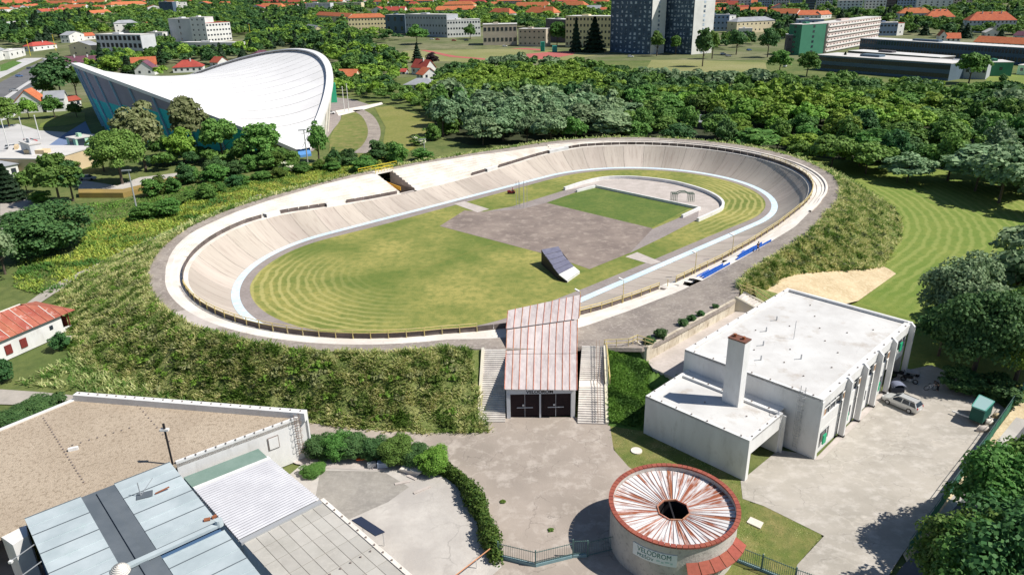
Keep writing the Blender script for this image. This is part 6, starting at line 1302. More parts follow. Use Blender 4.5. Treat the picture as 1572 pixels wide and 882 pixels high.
B('apartment_block','long yellow block with orange roof, third row, above the sports hall',(12.4,1119.5,14.1),(57.1,1095.5,13.4),13,8.2,'yellow','gable','orange',3,16,1,ridge=5.8,group='long tiled roof blocks at the top of the photo',cat='apartment block')
B('apartment_block','long pinkish block with orange roof, third row, left of the dark towers',(73.6,1109.3,13.8),(108.3,1085.5,13.1),13,9.4,'pink','hip','orange',3,15,1,ridge=5.5,group='long tiled roof blocks at the top of the photo',cat='apartment block')
# ================================================================ SPORTS HALL WITH SADDLE ROOF
hall=empty('saddle_roof_hall',(-118,304,0),'large sports hall with a white saddle shaped roof and blue green walls','sports hall')
HC=np.array([-122.0,304.0]); HF=np.array([-63.1,225.2])-HC; HLv=np.array([-156.6,277.4])-HC; HZ=23.0
def arch(t,sg): 
    k=1-t*t; p=HC+HF*t+HLv*sg*k; return (p[0],p[1],HZ*(k**.92)+.5)
def roofpt(t,w):
    a=np.array(arch(t,1)); b=np.array(arch(t,-1)); p=a*(1+w)/2+b*(1-w)/2; k=1-t*t; p[2]-=7.5*(1-w*w)*k; return tuple(p)
M_hallroof=mat('hall_white_membrane',(.76,.75,.745),(.68,.67,.665),scale=.05,rand=.012,c3=(.58,.56,.54),scale3=.25,mix3=.4,ramp3=(.55,.75),rough=.7)
NT=24
for i in range(NT):
    t0=-.965+1.93*i/NT; t1=-.965+1.93*(i+1)/NT
    rows=[[roofpt(t,w) for w in np.linspace(-1,1,17)] for t in (t0,(t0+t1)/2,t1-.002)]
    MB().grid(rows).build('roof_panel',M_hallroof,hall,smooth=True)
for sg in (1,-1):
    rows=[]
    for i in range(49):
        t=-.985+1.97*i/48; a=np.array(arch(t,sg)); out=HLv*sg/np.linalg.norm(HLv); o2=np.array([*out,0])
        rows.append([tuple(a-o2*1.9+np.array([0,0,.35])),tuple(a-o2*1.7+np.array([0,0,.75])),tuple(a+o2*.9+np.array([0,0,.85])),tuple(a+o2*1.0+np.array([0,0,-.2])),tuple(a-o2*.6+np.array([0,0,-.9]))])
    MB().grid(rows).build('rim_beam',M_hallroof,hall,smooth=False)
M_teal=mat('teal_panel',(.04,.50,.54),(.04,.42,.50),scale=.2,rand=.1); M_hallgrey=mat('grey_violet_panel',(.27,.27,.36),(.23,.23,.32),scale=.2,rand=.06); M_mull=mat('blue_mullion',(.25,.42,.58)); M_hwhite=W_['white']
def hwall(sg,n,upper,lower,split,mull):
    for i in range(n):
        t0=-.86+1.72*i/n; t1=-.86+1.72*(i+1)/n
        def pt(t,f): 
            a=np.array(arch(t,sg)); b=a.copy(); b[:2]-= (HLv*sg/np.linalg.norm(HLv))*5.0*(1-t*t); b[2]=0; top=a-np.array([0,0,.6]); return tuple(b+(top-b)*f)
        zt=(arch(t0,sg)[2]+arch(t1,sg)[2])/2; f=min(1,split/zt)
        mb=MB(); mb.poly([pt(t0,0),pt(t1,0),pt(t1,f),pt(t0,f)]); mb.build('lower_panel',lower,hall)
        if f<1: mb=MB(); mb.poly([pt(t0,f),pt(t1,f),pt(t1,1),pt(t0,1)]); mb.build('wall_panel',upper,hall)
        mb=MB(); a=pt(t0,0); b=pt(t0,1); s=.28*sg*np.array([*(HLv/np.linalg.norm(HLv)),0]); mb.beam(tuple(np.array(a)+s),tuple(np.array(b)+s),.7,.5); mb.build('mullion',mull,hall)
hwall(1,16,M_hallgrey,M_teal,12.5,M_mull)
hwall(-1,16,M_hwhite,M_hwhite,6,M_white_conc)
# window strips on the white side
for t in (.30,.12):
    def pt2(t,f): a=np.array(arch(t,-1)); b=a.copy(); b[:2]+=(HLv/np.linalg.norm(HLv))*5.0*(1-t*t); b[2]=0; top=a-np.array([0,0,.6]); o=-(HLv/np.linalg.norm(HLv))*.25; q=b+(top-b)*f; return (q[0]+o[0],q[1]+o[1],q[2])
    mb=MB(); mb.poly([pt2(t,.45),pt2(t-.05,.45),pt2(t-.05,.97),pt2(t,.97)]); mb.build('glazing',M_glass,hall)
    mb=MB(); mb.poly([pt2(t,.1),pt2(t-.05,.1),pt2(t-.05,.25),pt2(t,.25)]); mb.build('glazing',M_glass,hall)
# leg
for s in (1,-1):
    a=np.array([*(HC+HF*s*1.0),0]); u=np.array([*(HF*s/np.linalg.norm(HF)),0]); side=np.array([-u[1],u[0],0])
    top=np.array(roofpt(.90*s,0))+np.array([0,0,1.0]); mid=a*.30+top*.70
    mb=MB(); tw=7.5
    P=lambda c_,w,h:[tuple(c_-side*w-np.array([0,0,h])),tuple(c_+side*w-np.array([0,0,h])),tuple(c_+side*w),tuple(c_-side*w)]
    def tap(c1,w1,h1,c2,w2,h2,m,nm):
        mb=MB(); i=mb._a(P(c1,w1,h1)+P(c2,w2,h2))
        for f in ((3,2,1,0),(4,5,6,7),(0,1,5,4),(1,2,6,5),(2,3,7,6),(3,0,4,7)): mb.f.append(tuple(i+k for k in f))
        mb.build(nm,m,hall)
    foot=a+np.array([0,0,.6]); k=foot*.72+top*.28
    tap(foot,1.8,1.2,k,2.6,1.4,mat('blue_leg_foot',(.10,.26,.55)) if 'blue_leg_foot' not in MATS else MATS['blue_leg_foot'],'leg_foot'); tap(k,2.6,1.4,top,6.0,1.2,M_hallroof,'leg')
sheet('hall_forecourt_shade',[(-155.31,241.75),(-165.30,274.28),(-172.76,302.36),(-139.39,247.69),(-142.01,236.42)],-.03,mat('shade_tinted_tarmac',(.16,.22,.36)))  # shade beside the hall, put into the blue colour of this ground sheet
# green banner kiosk by the hall, flag poles and street lights
q=(-80.94,342.95); tag(MB().obox(q[0],q[1],0,8.5,4.5,2.5,.2).build('green_booth',wm('booth_green',(.05,.45,.25))),'green advertising booth beside the right end of the hall','booth')
def pole(px,py,ty,lab,grp='tall poles beyond the velodrome',head=True,m=None,r=.14):
    pass
for (b,h,lab,head) in (((-90.4,171.1,0.0),8.8,'tall grey street lamp in the bushes left of the far stand',1),((-59.7,214.1,0.0),10.0,'grey street lamp beside the foot of the hall leg',1),((-26.1,223.7,0.0),4.8,'small street lamp behind the far grandstand',1),((-69.1,313.0,0.0),10.1,'left white flagpole by the oval lawn',0),((-66.8,311.0,0.0),11.4,'right white flagpole by the oval lawn',0),((-166.1,242.8,0.0),10.3,'first white flagpole from the left on the plaza',0),((-165.7,251.4,0.0),9.5,'second white flagpole from the left on the plaza',0),((-168.8,264.5,0.0),8.1,'third white flagpole from the left on the plaza',0),((-90.9,527.6,0.0),11.2,'pale street lamp among the trees right of the hall',1),((-263.6,793.4,4.3),13.9,'pale lamp post in the far trees left of the yellow block',1),((-410.1,659.0,0.3),13.8,'yellow lamp mast left of the dark red bungalow',1),((-411.0,699.3,1.5),14.6,'yellow lamp mast right of the dark red bungalow',1)):
    yel='yellow' in lab; e=empty('flagpole' if not head else 'street_lamp',b,lab,'flagpole' if not head else 'street lamp'); mb=MB(); mb.tube(b,(b[0],b[1],b[2]+h),.2,6,.13); mb.build('pole',M_yellow2 if yel else (M_white if not head else M_steel),e)
    if head: mb=MB(); mb.beam((b[0]-1.6,b[1],b[2]+h),(b[0]+.6,b[1],b[2]+h+.1),.5,.25); mb.build('lamp_head',M_steel,e)
    else: mb=MB(); mb.tube((b[0],b[1],b[2]+h),(b[0],b[1],b[2]+h+.3),.25,6); mb.build('finial',M_white,e)

# ================================================================ FOLIAGE
def leaf_mat(name,c1,c2,c3=None,transl=.25,objv=.18,nscale=.35):
    m=bpy.data.materials.new(name); m.use_nodes=True; n=m.node_tree.nodes; l=m.node_tree.links; b=n['Principled BSDF']; b.inputs['Roughness'].default_value=.65; b.inputs['Specular IOR Level'].default_value=.25
    g=n.new('ShaderNodeNewGeometry'); mx=n.new('ShaderNodeMix'); mx.data_type='RGBA'; mx.inputs[6].default_value=(*c1,1); mx.inputs[7].default_value=(*c2,1); l.new(g.outputs['Random Per Island'],mx.inputs[0]); col=mx.outputs[2]
    if c3:
        t=n.new('ShaderNodeTexNoise'); t.inputs['Scale'].default_value=nscale; t.inputs['Detail'].default_value=3; l.new(g.outputs['Position'],t.inputs['Vector'])
        r=n.new('ShaderNodeMapRange'); r.inputs[1].default_value=.47; r.inputs[2].default_value=.6; l.new(t.outputs['Fac'],r.inputs[0])
        m2=n.new('ShaderNodeMix'); m2.data_type='RGBA'; l.new(r.outputs[0],m2.inputs[0]); l.new(col,m2.inputs[6]); m2.inputs[7].default_value=(*c3,1); col=m2.outputs[2]
    h=n.new('ShaderNodeHueSaturation'); l.new(col,h.inputs['Color']); oi=n.new('ShaderNodeObjectInfo')
    r=n.new('ShaderNodeMapRange'); r.inputs[3].default_value=1-objv; r.inputs[4].default_value=1+objv*1.5; l.new(oi.outputs['Random'],r.inputs[0]); l.new(r.outputs[0],h.inputs['Value'])
    q=n.new('ShaderNodeMath'); q.operation='MULTIPLY'; q.inputs[1].default_value=9.7; l.new(oi.outputs['Random'],q.inputs[0]); f=n.new('ShaderNodeMath'); f.operation='FRACT'; l.new(q.outputs[0],f.inputs[0])
    r2=n.new('ShaderNodeMapRange'); r2.inputs[3].default_value=.482; r2.inputs[4].default_value=.522; l.new(f.outputs[0],r2.inputs[0]); l.new(r2.outputs[0],h.inputs['Hue'])
    col=h.outputs[0]; l.new(col,b.inputs['Base Color'])
    t=n.new('ShaderNodeBsdfTranslucent'); l.new(col,t.inputs[0]); ms=n.new('ShaderNodeMixShader'); ms.inputs[0].default_value=transl; l.new(b.outputs[0],ms.inputs[1]); l.new(t.outputs[0],ms.inputs[2]); l.new(ms.outputs[0],n['Material Output'].inputs[0])
    MATS[name]=m; return m
LM={'mid':leaf_mat('leaves_mid',(.075,.175,.032),(.17,.30,.065)),'dark':leaf_mat('leaves_dark',(.045,.12,.038),(.10,.20,.06)),'bright':leaf_mat('leaves_bright',(.13,.25,.030),(.27,.41,.065)),'silver':leaf_mat('leaves_silver',(.13,.22,.10),(.28,.38,.20)),'purple':leaf_mat('leaves_purple',(.04,.025,.03),(.07,.045,.05)),'conifer':leaf_mat('needles',(.014,.038,.018),(.03,.065,.028)),'pale':leaf_mat('leaves_pale',(.15,.19,.07),(.28,.30,.14)),'hedge':leaf_mat('leaves_hedge',(.05,.115,.018),(.14,.21,.038))}
def quads(C,N,size,rg,aspect=1.0):
    """leaf quads centred on C with normals N"""
    n=len(C); N=N/np.maximum(np.linalg.norm(N,axis=1,keepdims=True),1e-6)
    a=rg.normal(size=(n,3)); a-=N*(a*N).sum(1,keepdims=True); a/=np.linalg.norm(a,axis=1,keepdims=True); b=np.cross(N,a)
    s=(size*rg.uniform(.65,1.35,n))[:,None]; a=a*s*.5; b=b*s*.5*aspect
    V=np.stack([C-a-b*.6,C+a*.7-b,C+a+b*.7,C-a*.6+b],1).reshape(-1,3); F=np.arange(4*n).reshape(-1,4); return V,F
def crown_pts(seed,kind,nl,nc=46,R_=4.5,H_=10.):
    rg=np.random.default_rng(seed); C=[];N=[]
    if kind=='conifer':
        n=nl; u=rg.uniform(0,1,n)**.75; z=H_*(.08+.92*(1-u)); rad=(R_*.62)*u**.9*(.72+.28*np.cos(z*5.5+rg.normal(size=n)*.5)); th=rg.uniform(0,2*PI,n); rr=rad*rg.uniform(.6,1.05,n)
        C=np.stack([rr*np.cos(th),rr*np.sin(th),z-rr*.25],1); N=np.stack([np.cos(th),np.sin(th),np.full(n,.9)],1)+rg.normal(size=(n,3))*.45; return C,N
    if kind=='poplar': cz,rz,rx=H_*.53,H_*.46,R_*.55
    elif kind=='shrub': cz,rz,rx=H_*.42,H_*.50,R_
    else: cz,rz,rx=H_*.50,H_*.48,R_*.95
    per=nl//nc
    for k in range(nc):
        d=rg.normal(size=3); d/=np.linalg.norm(d); 
        if d[2]<-.35 and kind!='shrub': d[2]*=-.5
        f=rg.uniform(.45,.86)*(1.0+.13*math.sin(3*math.atan2(d[1],d[0])+seed)+.08*math.sin(5*math.atan2(d[1],d[0])+2*seed)); c=np.array([d[0]*rx*f,d[1]*rx*f,cz+d[2]*rz*f]); r=rg.uniform(.20,.36)*rx*(1.1 if kind!='poplar' else 1.6)
        e=rg.normal(size=(per,3)); e/=np.linalg.norm(e,axis=1,keepdims=True); low=e[:,2]<-.3; e[low,2]*=-1
        rad=r*rg.uniform(.72,1.08,(per,1)); p=c+e*rad*np.array([1,1,.82]); C.append(p); N.append(e*.8+rg.normal(size=(per,3))*.42+np.array([0,0,.25]))
    C=np.concatenate(C); N=np.concatenate(N); C[:,2]=np.clip(C[:,2],.25,None); return C,N
def crown_mesh(name,seed,kind,nl,leaf,nc=46):
    rg=np.random.default_rng(seed+99); C,N=crown_pts(seed,kind,nl,nc); V,F=quads(C,N,leaf,rg); return npmesh(name,V,F)
def trunk_mesh(seed,kind):
    rg=random.Random(seed); mb=MB(); H_=10
    if kind=='conifer': mb.tube((0,0,0),(0,0,9.2),.22,7,.04)
    else:
        mb.tube((0,0,-.3),(.1,0,3.4),.27,8,.19); mb.tube((.1,0,3.4),(-.1,.1,7.4),.19,7,.05)
        for k in range(6):
            a=rg.uniform(0,6.28); z=rg.uniform(2.4,5.5); r=rg.uniform(1.6,2.9); mb.tube((.05,0,z),(r*math.cos(a),r*math.sin(a),z+rg.uniform(1.4,2.6)),.10,5,.03)
    return mb.mesh('trunk')
CR={}; TK={}
def crown_of(kind,lod,v):
    k=(kind,lod,v)
    if k not in CR:
        shape=kind if kind in ('conifer','poplar','shrub') else 'broad'
        nl,leaf,nc={'near':(26000,.26,110),'mid':(5200,.50,60),'far':(2300,.78,42)}[lod]
        CR[k]=crown_mesh('crown',v*17+{'near':1,'mid':2,'far':3}[lod]+len(kind)*5,shape,nl,leaf,nc)
        CR[k]['lod']=lod
    return CR[k]
TREES=[]
def tree(pos,h,r,kind,leafm,label,name='tree',cat='tree',group=None,lod='mid'):
    rg=random.Random(int(pos[0]*31+pos[1]*17)); v=rg.randrange(6 if lod!='near' else 3); shape=kind
    z=pos[2] if len(pos)>2 else 0
    e=empty(name,(pos[0],pos[1],z),label,cat,group)
    me=crown_of(shape,lod,v); key=(me.name,leafm)
    if key not in CR:
        m2=me if not me.materials else me.copy()
        m2.materials.clear(); m2.materials.append(LM[leafm]); CR[key]=m2
    o=link('crown',CR[key],None,e); o.rotation_euler=(0,0,rg.uniform(0,6.28)); k=4.5*(.62 if kind=='conifer' else .62 if kind=='poplar' else 1.14); o.scale=(r/k,r/k*rg.uniform(.9,1.1),h/10)
    if kind!='shrub':
        tk='c' if kind=='conifer' else 'b%d'%v
        if tk not in TK: TK[tk]=trunk_mesh(v,kind); TK[tk].materials.append(M_wood)
        t=link('trunk',TK[tk],None,e); t.scale=(min(1.6,h/10),min(1.6,h/10),h/10*.97); 
    TREES.append((pos[0],pos[1],r)); return e
def T(tr_,kind,leafm,label,**k): return tree(tr_[:3],tr_[3],tr_[4],kind,leafm,label,**k)
# --- left side, one by one
T((-92.8,138.8,0.0,10.5,8.7),'shrub','dark','huge round dark tree left of the yellow meadow',lod='near')
T((-111.3,175.5,0.0,12.6,6.9),'broad','mid','tree with several pale trunks behind the huge round dark one')
T((-109.2,177.7,0.0,10.4,4.2),'broad','dark','darker tree touching the one with pale trunks')
T((-126.4,180.2,0.0,9.0,4.2),'conifer','conifer','dark conifer beside the grey hip roofed house',name='conifer_tree')
T((-126.1,186.5,0.0,5.9,3.5),'broad','mid','small tree between conifer and pale trunked tree')
T((-117.5,177.7,0.0,3.0,2.9),'shrub','bright','round bright yellow green bush by the pale path',name='shrub',cat='bush')
T((-105.1,194.4,0.0,15.8,7.9),'broad','mid','large tree in front of the teal hall wall',lod='near')
T((-118.4,210.7,0.0,9.5,4.8),'broad','mid','tree touching the left side of the large one before the hall')
T((-105.7,209.7,0.0,19.6,5.8),'poplar','pale','tall narrow greyish tree in front of the hall wall')
T((-105.2,219.9,0.0,8.7,4.4),'broad','mid','low tree right of the tall narrow one')
T((-99.4,228.6,0.0,19.6,5.2),'poplar','pale','tall pale birch reaching over the hall roof edge')
T((-98.4,219.3,0.0,10.4,5.7),'broad','bright','bright tree below the pale birch')
T((-87.7,221.9,0.0,13.6,6.7),'broad','mid','round tree under the middle of the hall roof edge')
T((-73.1,217.0,0.0,12.2,6.7),'broad','mid','tree left of the hall leg')
T((-78.5,215.7,0.0,8.1,4.6),'broad','mid','lower tree between the two round ones by the hall leg')
T((-57.4,218.3,0.0,11.1,3.7),'broad','mid','single round tree right of the hall leg')
T((-91.5,120.1,0.0,13.2,5.5),'broad','silver','silvery tree at the left picture edge')
T((-93.8,126.6,0.0,8.2,3.7),'broad','dark','dark tree next to the silvery one at the left edge')
T((-68.1,85.7,0.0,3.9,1.7),'shrub','dark','small dark shrub below the farmhouse wall',name='shrub',cat='bush')
T((-65.5,95.1,0.0,2.8,1.7),'shrub','dark','shrub leaning on the farmhouse corner',name='shrub',cat='bush')
for i,(a,lab) in enumerate((((-59.7,74.5,0.0,2.4,2.9),'dark shrub at the left edge above the gravel roof'),((-58.3,76.6,0.0,2.6,2.9),'dark shrub in the middle of the row above the gravel roof'),((-56.3,77.7,0.0,2.4,2.1),'smallest shrub of the row above the gravel roof'))): T(a,'shrub','dark',lab,name='shrub',cat='bush',lod='near' if i<2 else 'mid')
T((-222.2,373.2,0.0,21.1,12.5),'broad','dark','large dark tree behind the tip of the hall roof')
T((-219.7,382.2,0.0,15.3,6.7),'broad','mid','tree between the large dark one and the hall tip')
T((-233.3,379.4,0.0,10.2,6.0),'broad','mid','small tree above the bright orange roof')
T((-198.0,293.1,0.0,11.6,5.7),'broad','mid','round tree on the plaza at the left edge')
T((-201.6,312.2,0.0,8.0,4.3),'broad','bright','small garden tree before the orange roofed house')
T((-192.1,314.4,0.0,8.6,5.0),'broad','mid','garden tree before the pale grey roofed house')
T((-182.1,313.2,0.0,5.9,4.2),'broad','mid','garden tree by the pink roofed building')
T((-266.3,501.0,0.0,18.8,6.1),'conifer','conifer','tall dark conifer behind the hall roof tip',name='conifer_tree')
T((-252.2,483.1,0.0,12.7,8.3),'broad','bright','bright tree beside the tall conifer behind the hall')
T((-244.8,489.3,0.0,11.3,5.4),'conifer','conifer','smaller conifer left of the orange roofs',name='conifer_tree')
T((-81.7,694.1,1.3,16.6,11.3),'broad','mid','lone broad tree on the school field')
T((-35.1,733.3,2.5,13.5,7.2),'broad','mid','tree in front of the white school wing')
T((-62.9,531.3,0.0,13.0,4.8),'conifer','conifer','dark conifer above the red roofed pair of houses',name='conifer_tree')
T((-48.8,492.8,0.0,9.7,5.3),'broad','purple','purple leaved tree right of the dark conifer')
T((53.1,592.4,0.0,25.1,5.3),'conifer','conifer','tall slim conifer before the cream school block',name='conifer_tree')
T((66.9,589.1,0.0,25.5,10.1),'conifer','conifer','broad dark conifer before the cream school block',name='conifer_tree')
T((42.8,659.7,0.3,20.0,8.9),'broad','mid','round tree left of the cream school block')
T((106.8,545.3,0.0,17.6,5.0),'poplar','mid','narrow tree between the two dark towers')
T((121.9,552.8,0.0,14.3,3.8),'poplar','mid','thin dark tree in front of the right tower')
T((120.3,468.0,0.0,22.4,5.6),'poplar','dark','tall dark tree at the foot of the right tower')
T((139.2,517.5,0.0,18.4,5.3),'broad','mid','leafy tree right of the tall dark one by the tower')
T((163.1,543.2,0.0,17.1,7.1),'broad','dark','round dark tree behind the dry field')
T((177.4,519.1,0.0,19.3,8.4),'broad','dark','dark tree left of the green school tower')
T((152.9,424.9,0.0,12.6,7.3),'broad','mid','tree in front of the low dark school building')
T((161.5,407.1,0.0,13.1,7.1),'broad','mid','round tree at the foot of the green school tower')
T((191.7,431.6,0.0,10.0,3.8),'conifer','conifer','small dark conifer before the long front wing',name='conifer_tree')
T((224.5,365.0,0.0,14.6,9.6),'broad','mid','large round tree left of the dark green gym')
T((242.3,367.4,0.0,4.0,2.4),'shrub','dark','tiny round bush on the lawn below the green gym',name='shrub',cat='bush')
# --- right side group near the car park
for a,k_,lm,lab,ld_ in (((62.4,92.6,0.0,12.6,6.1),'broad','silver','silvery tree left in the group beyond the white building','near'),((72.6,96.5,0.0,12.9,7.1),'broad','silver','silvery tree behind, at the right picture edge','mid'),((58.0,80.7,0.0,13.0,5.9),'broad','dark','dark tree in the middle of the group by the green trailer','near'),((62.6,79.4,0.0,10.9,5.8),'broad','bright','bright green tree by the trailer at the right edge','near'),((88.4,113.7,0.0,11.4,8.1),'broad','silver','tall silvery tree at the right edge above the field','mid'),((57.8,87.8,0.0,7.5,3.6),'broad','dark','low dark tree next to the far end of the white building','mid'),((69.7,84.6,0.0,12.0,8.0),'broad','mid','tree cut by the right picture edge above the trailer','mid'),((78.4,109.9,0.0,5.1,4.5),'broad','dark','small dark tree where field and group meet','mid'),((55.0,78.4,0.0,3.7,2.9),'shrub','dark','dark undergrowth bush behind the scrap heap','mid'),((58.8,76.7,0.0,3.2,3.4),'shrub','dark','dark undergrowth bush behind the green trailer','mid')):
    T(a,k_,lm,lab,lod=ld_,group='trees beyond the car park')
for (x,y),h,r,lm,lab in (((42.03,50.35),11,5.2,'mid','big tree by the road, upper one at the bottom right'),((35.45,44.47),9.5,4.3,'mid','tree by the road with its crown over the mesh fence'),((38.33,42.12),12,6.4,'dark','big dark tree cut by the bottom right corner'),((35.27,41.92),10.5,5.,'mid','tree between the others in the bottom right corner'),((47.11,52.74),11.5,5.,'mid','tree at the right edge beside the shaded road')):
    tree((x,y,0),h,r,'broad',lm,lab,lod='near',group='trees along the shaded road')
# --- bushes along the back of the left stand
rr=random.Random(5)
line=[(-84.08,159.48),(-80.60,167.63),(-77.11,177.79),(-72.37,187.70),(-65.29,198.51),(-57.68,204.03),(-49.33,208.15),(-40.95,214.17),(-33.48,218.83)]
line2=[(-88.32,181.10),(-85.23,194.26),(-79.38,202.71),(-71.47,206.78),(-65.21,211.18),(-53.16,208.48),(-46.50,212.94),(-38.45,222.96)]
tw=['left of','beside','right of']
for j,(ln,hh) in enumerate(((line,(2.2,4.)),(line2,(3.2,6.2)))):
    ln=smooth_line(ln,3)
    for i,p in enumerate(ln):
        x=p[0]+rr.uniform(-2,2); y=p[1]+rr.uniform(-2,3); h=rr.uniform(*hh); r=rr.uniform(1.9,3.4)
        if SD(x,y)<26: continue
        if j==1 and rr.random()<.15: continue
        pos_='low' if j==0 else 'taller'; where=('near the street lamp','below the round trees','below the hall leg','right of the lone round tree','by the yellow bridge railing')[min(4,int(i/len(ln)*5))]
        T((x,y,0,h,r),'shrub',rr.choice(['mid','mid','dark','hedge']),'%s bush in the band behind the left stand, %s'%(pos_,where),name='shrub',cat='bush',group='bushes behind the left grandstand')
for (a,lab) in (((-128.7,211.6,0.0,3.5,3.4),'bush by the cream warehouse foot'),((-78.7,163.2,0.0,4.3,3.3),'thick bush at the foot of the tall street lamp'),((-90.9,181.3,0.0,4.7,3.3),'bush over the ochre wall, left'),((-80.3,195.3,0.0,5.0,4.4),'bush over the right end of the ochre wall'),((-41.1,204.2,0.0,4.5,4.2),'bush left of the curved path end'),((-32.0,208.3,0.0,7.9,3.7),'leafy bush right of the curved path end'),((-21.0,259.0,0.0,8.4,5.2),'bush at the near edge of the wood by the dry meadow'),((-25.7,247.6,0.0,5.5,3.4),'round bush on the dry meadow'),((-26.2,217.3,0.0,3.7,3.6),'bush beside the small street lamp')):
    T(a,'shrub','mid',lab,name='shrub',cat='bush')
# flowering elder
M_flower=mat('elder_flowers',(.75,.74,.55))
for (x,y),lab in (((-30.39,240.26),'bush dotted with cream flowers by the small street lamp'),((-63.43,206.10),'bush dotted with cream flowers below the hall leg')):
    e=T((x,y,0,3.2,3.0),'shrub','mid',lab,name='flowering_shrub',cat='bush'); rg=np.random.default_rng(4); C,N=crown_pts(3,'shrub',420,14); C*=np.array([3.1/4.5,3.1/4.5,.34]); V,F=quads(C,N,.42,rg); o=link('flowers',npmesh('flowers',V,F),M_flower,e); o['kind']='stuff'
# --- hedge
def hedge_thing(name,label,pts,h,w_,leaf=.17,dens=420,lm='hedge'):
    rg=np.random.default_rng(len(pts)); pl=smooth_line(pts,6); C=[];N=[]
    for a,b in zip(pl,pl[1:]):
        L=math.hypot(b[0]-a[0],b[1]-a[1]); n=int(L*dens)
        if n<1: continue
        t=rg.uniform(0,1,(n,1)); base=np.array(a)*(1-t)+np.array(b)*t; e=rg.normal(size=(n,3)); e/=np.linalg.norm(e,axis=1,keepdims=True); e[:,2]=np.abs(e[:,2])
        s=1+.30*np.sin(base[:,0:1]*2.3+base[:,1:2]*1.9)+.15*np.sin(base[:,0:1]*5.3-base[:,1:2]*4.1); r=rg.uniform(.7,1.05,(n,1))
        C.append(np.concatenate([base+e[:,:2]*w_*s*r,e[:,2:3]*h*s*r],1)); N.append(e*.8+rg.normal(size=(n,3))*.45)
    C=np.concatenate(C); N=np.concatenate(N); V,F=quads(C,N,leaf,rg); o=empty(name,(pts[0][0],pts[0][1],0),label,'hedge'); V=V-np.array([pts[0][0],pts[0][1],0]); link('foliage',npmesh('foliage',V,F),LM[lm],o)
    mb=MB()
    for a,b in zip(pl[::3],pl[1::3]): mb.tube((a[0],a[1],0),(a[0]+.1,a[1],h*.7),.05,5)
    q=mb.build('stems',M_wood,o); q['kind']='stuff'; return o
hedge_thing('hedge','clipped green hedge curving down the right edge of the concrete yard',[(-9.73,65.07),(-6.97,63.62),(-5.06,60.98),(-3.68,57.64),(-2.64,53.95),(-1.87,50.85)],1.7,.85,dens=900)
for (x,y),h,r,lm,lab in (((-21.49,67.58),2.6,2.0,'dark','dark bush at the wall corner, start of the hedge'),((-19.42,67.27),3.2,1.9,'mid','bush second in the hedge from the ladder wall'),((-17.40,67.20),3.0,2.0,'dark','dark bush in the middle of the hedge'),((-15.20,66.89),2.6,1.9,'dark','low dark bush above the orange plank'),((-12.66,66.09),3.4,2.2,'mid','leafy tall bush above the board stack'),((-10.62,65.56),2.6,1.8,'dark','dark bush right of the leafy tall one'),((-8.55,64.35),3.2,2.0,'bright','light green bush where the hedge turns'),((-21.64,64.09),1.1,1.3,'mid','small weed bush on the yard by the corrugated canopy'),((-20.97,64.74),.9,.9,'mid','smaller weed bush next to it')):
    tree((x,y,0),h,r,'shrub',lm,lab,name='shrub',cat='bush',lod='near')
for t,h,r,lab in ((.06,1.1,.9,'nearest the yellow railing'),(.18,1.3,1.1,'large one left on the wall'),(.42,1.0,.9,'in the middle of the wall'),(.52,.9,.8,'right of the middle'),(.62,.8,.7,'smallest on the wall'),(.8,.6,.6,'low brownish tuft before the stair')):
    q=lerp(WA,WBB,t); tree((q[0]-.5,q[1]+.4,4.9),h,r,'shrub','dark','weed bush growing on the retaining wall, '+lab,name='shrub',cat='bush',lod='mid')
# --- woods
def inpoly(x,y,P):
    c=False; n=len(P)
    for i in range(n):
        x1,y1=P[i][:2]; x2,y2=P[(i+1)%n][:2]
        if (y1>y)!=(y2>y) and x<(x2-x1)*(y-y1)/(y2-y1)+x1: c=not c
    return c
def poisson(P,dmin,seed,lim=4000,minsd=None,avoid=()):
    rg=random.Random(seed); xs=[p[0] for p in P]; ys=[p[1] for p in P]; out=[]; cell={}
    for _ in range(lim):
        x=rg.uniform(min(xs),max(xs)); y=rg.uniform(min(ys),max(ys))
        if not inpoly(x,y,P): continue
        if minsd is not None and SD(x,y)<minsd: continue
        i,j=int(x//dmin),int(y//dmin)
        if any((x-a)**2+(y-b)**2<dmin**2 for di in (-1,0,1) for dj in (-1,0,1) for a,b in cell.get((i+di,j+dj),())): continue
        if any((x-a)**2+(y-b)**2<r*r for a,b,r in avoid): continue
        cell.setdefault((i,j),[]).append((x,y)); out.append((x,y))
    return out
wood=[(-25.90,257.02),(-13.15,238.56),(24.53,231.72),(62.45,218.29),(81.48,193.84),(86.91,177.94),(92.69,185.60),(103.42,174.09),(111.20,157.36),(113.36,140.94),(140.76,148.26),(240.87,297.69),(213.81,312.57),(182.88,337.75),(157.90,355.40),(126.26,362.71),(95.86,367.40),(74.32,389.29),(39.82,460.07),(4.15,459.21),(-17.48,455.83),(-33.86,437.88),(-34.39,351.41)]
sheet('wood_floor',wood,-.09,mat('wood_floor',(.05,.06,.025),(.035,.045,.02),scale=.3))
shed=(68.00,260.78)
pts_=poisson(wood,7.6,11,9000,minsd=27.5,avoid=((shed[0],shed[1]-6,11),))
pts_.sort(key=lambda p:math.hypot(p[0],p[1]))
LODSTUFF=[]
NIND=205
def wherelab(x,y):
    px=786+1119.6*x/(y*.925+18); 
    a=((700,'by the dry meadow'),(740,'right of the dry meadow'),(800,'behind the right grandstand'),(860,'behind the grandstand end'),(920,'above the horseshoe wall'),(980,'behind the far turn, left'),(1040,'left of the grey shed'),(1110,'at the grey shed'),(1170,'right of the grey shed'),(1230,'behind the far turn, right'),(1300,'above the field corner'),(1380,'above the field, left part'),(1460,'above the field, right part'),(1530,'above the field end'),(9999,'at the right edge'))
    return next(t for lim,t in a if px<lim)
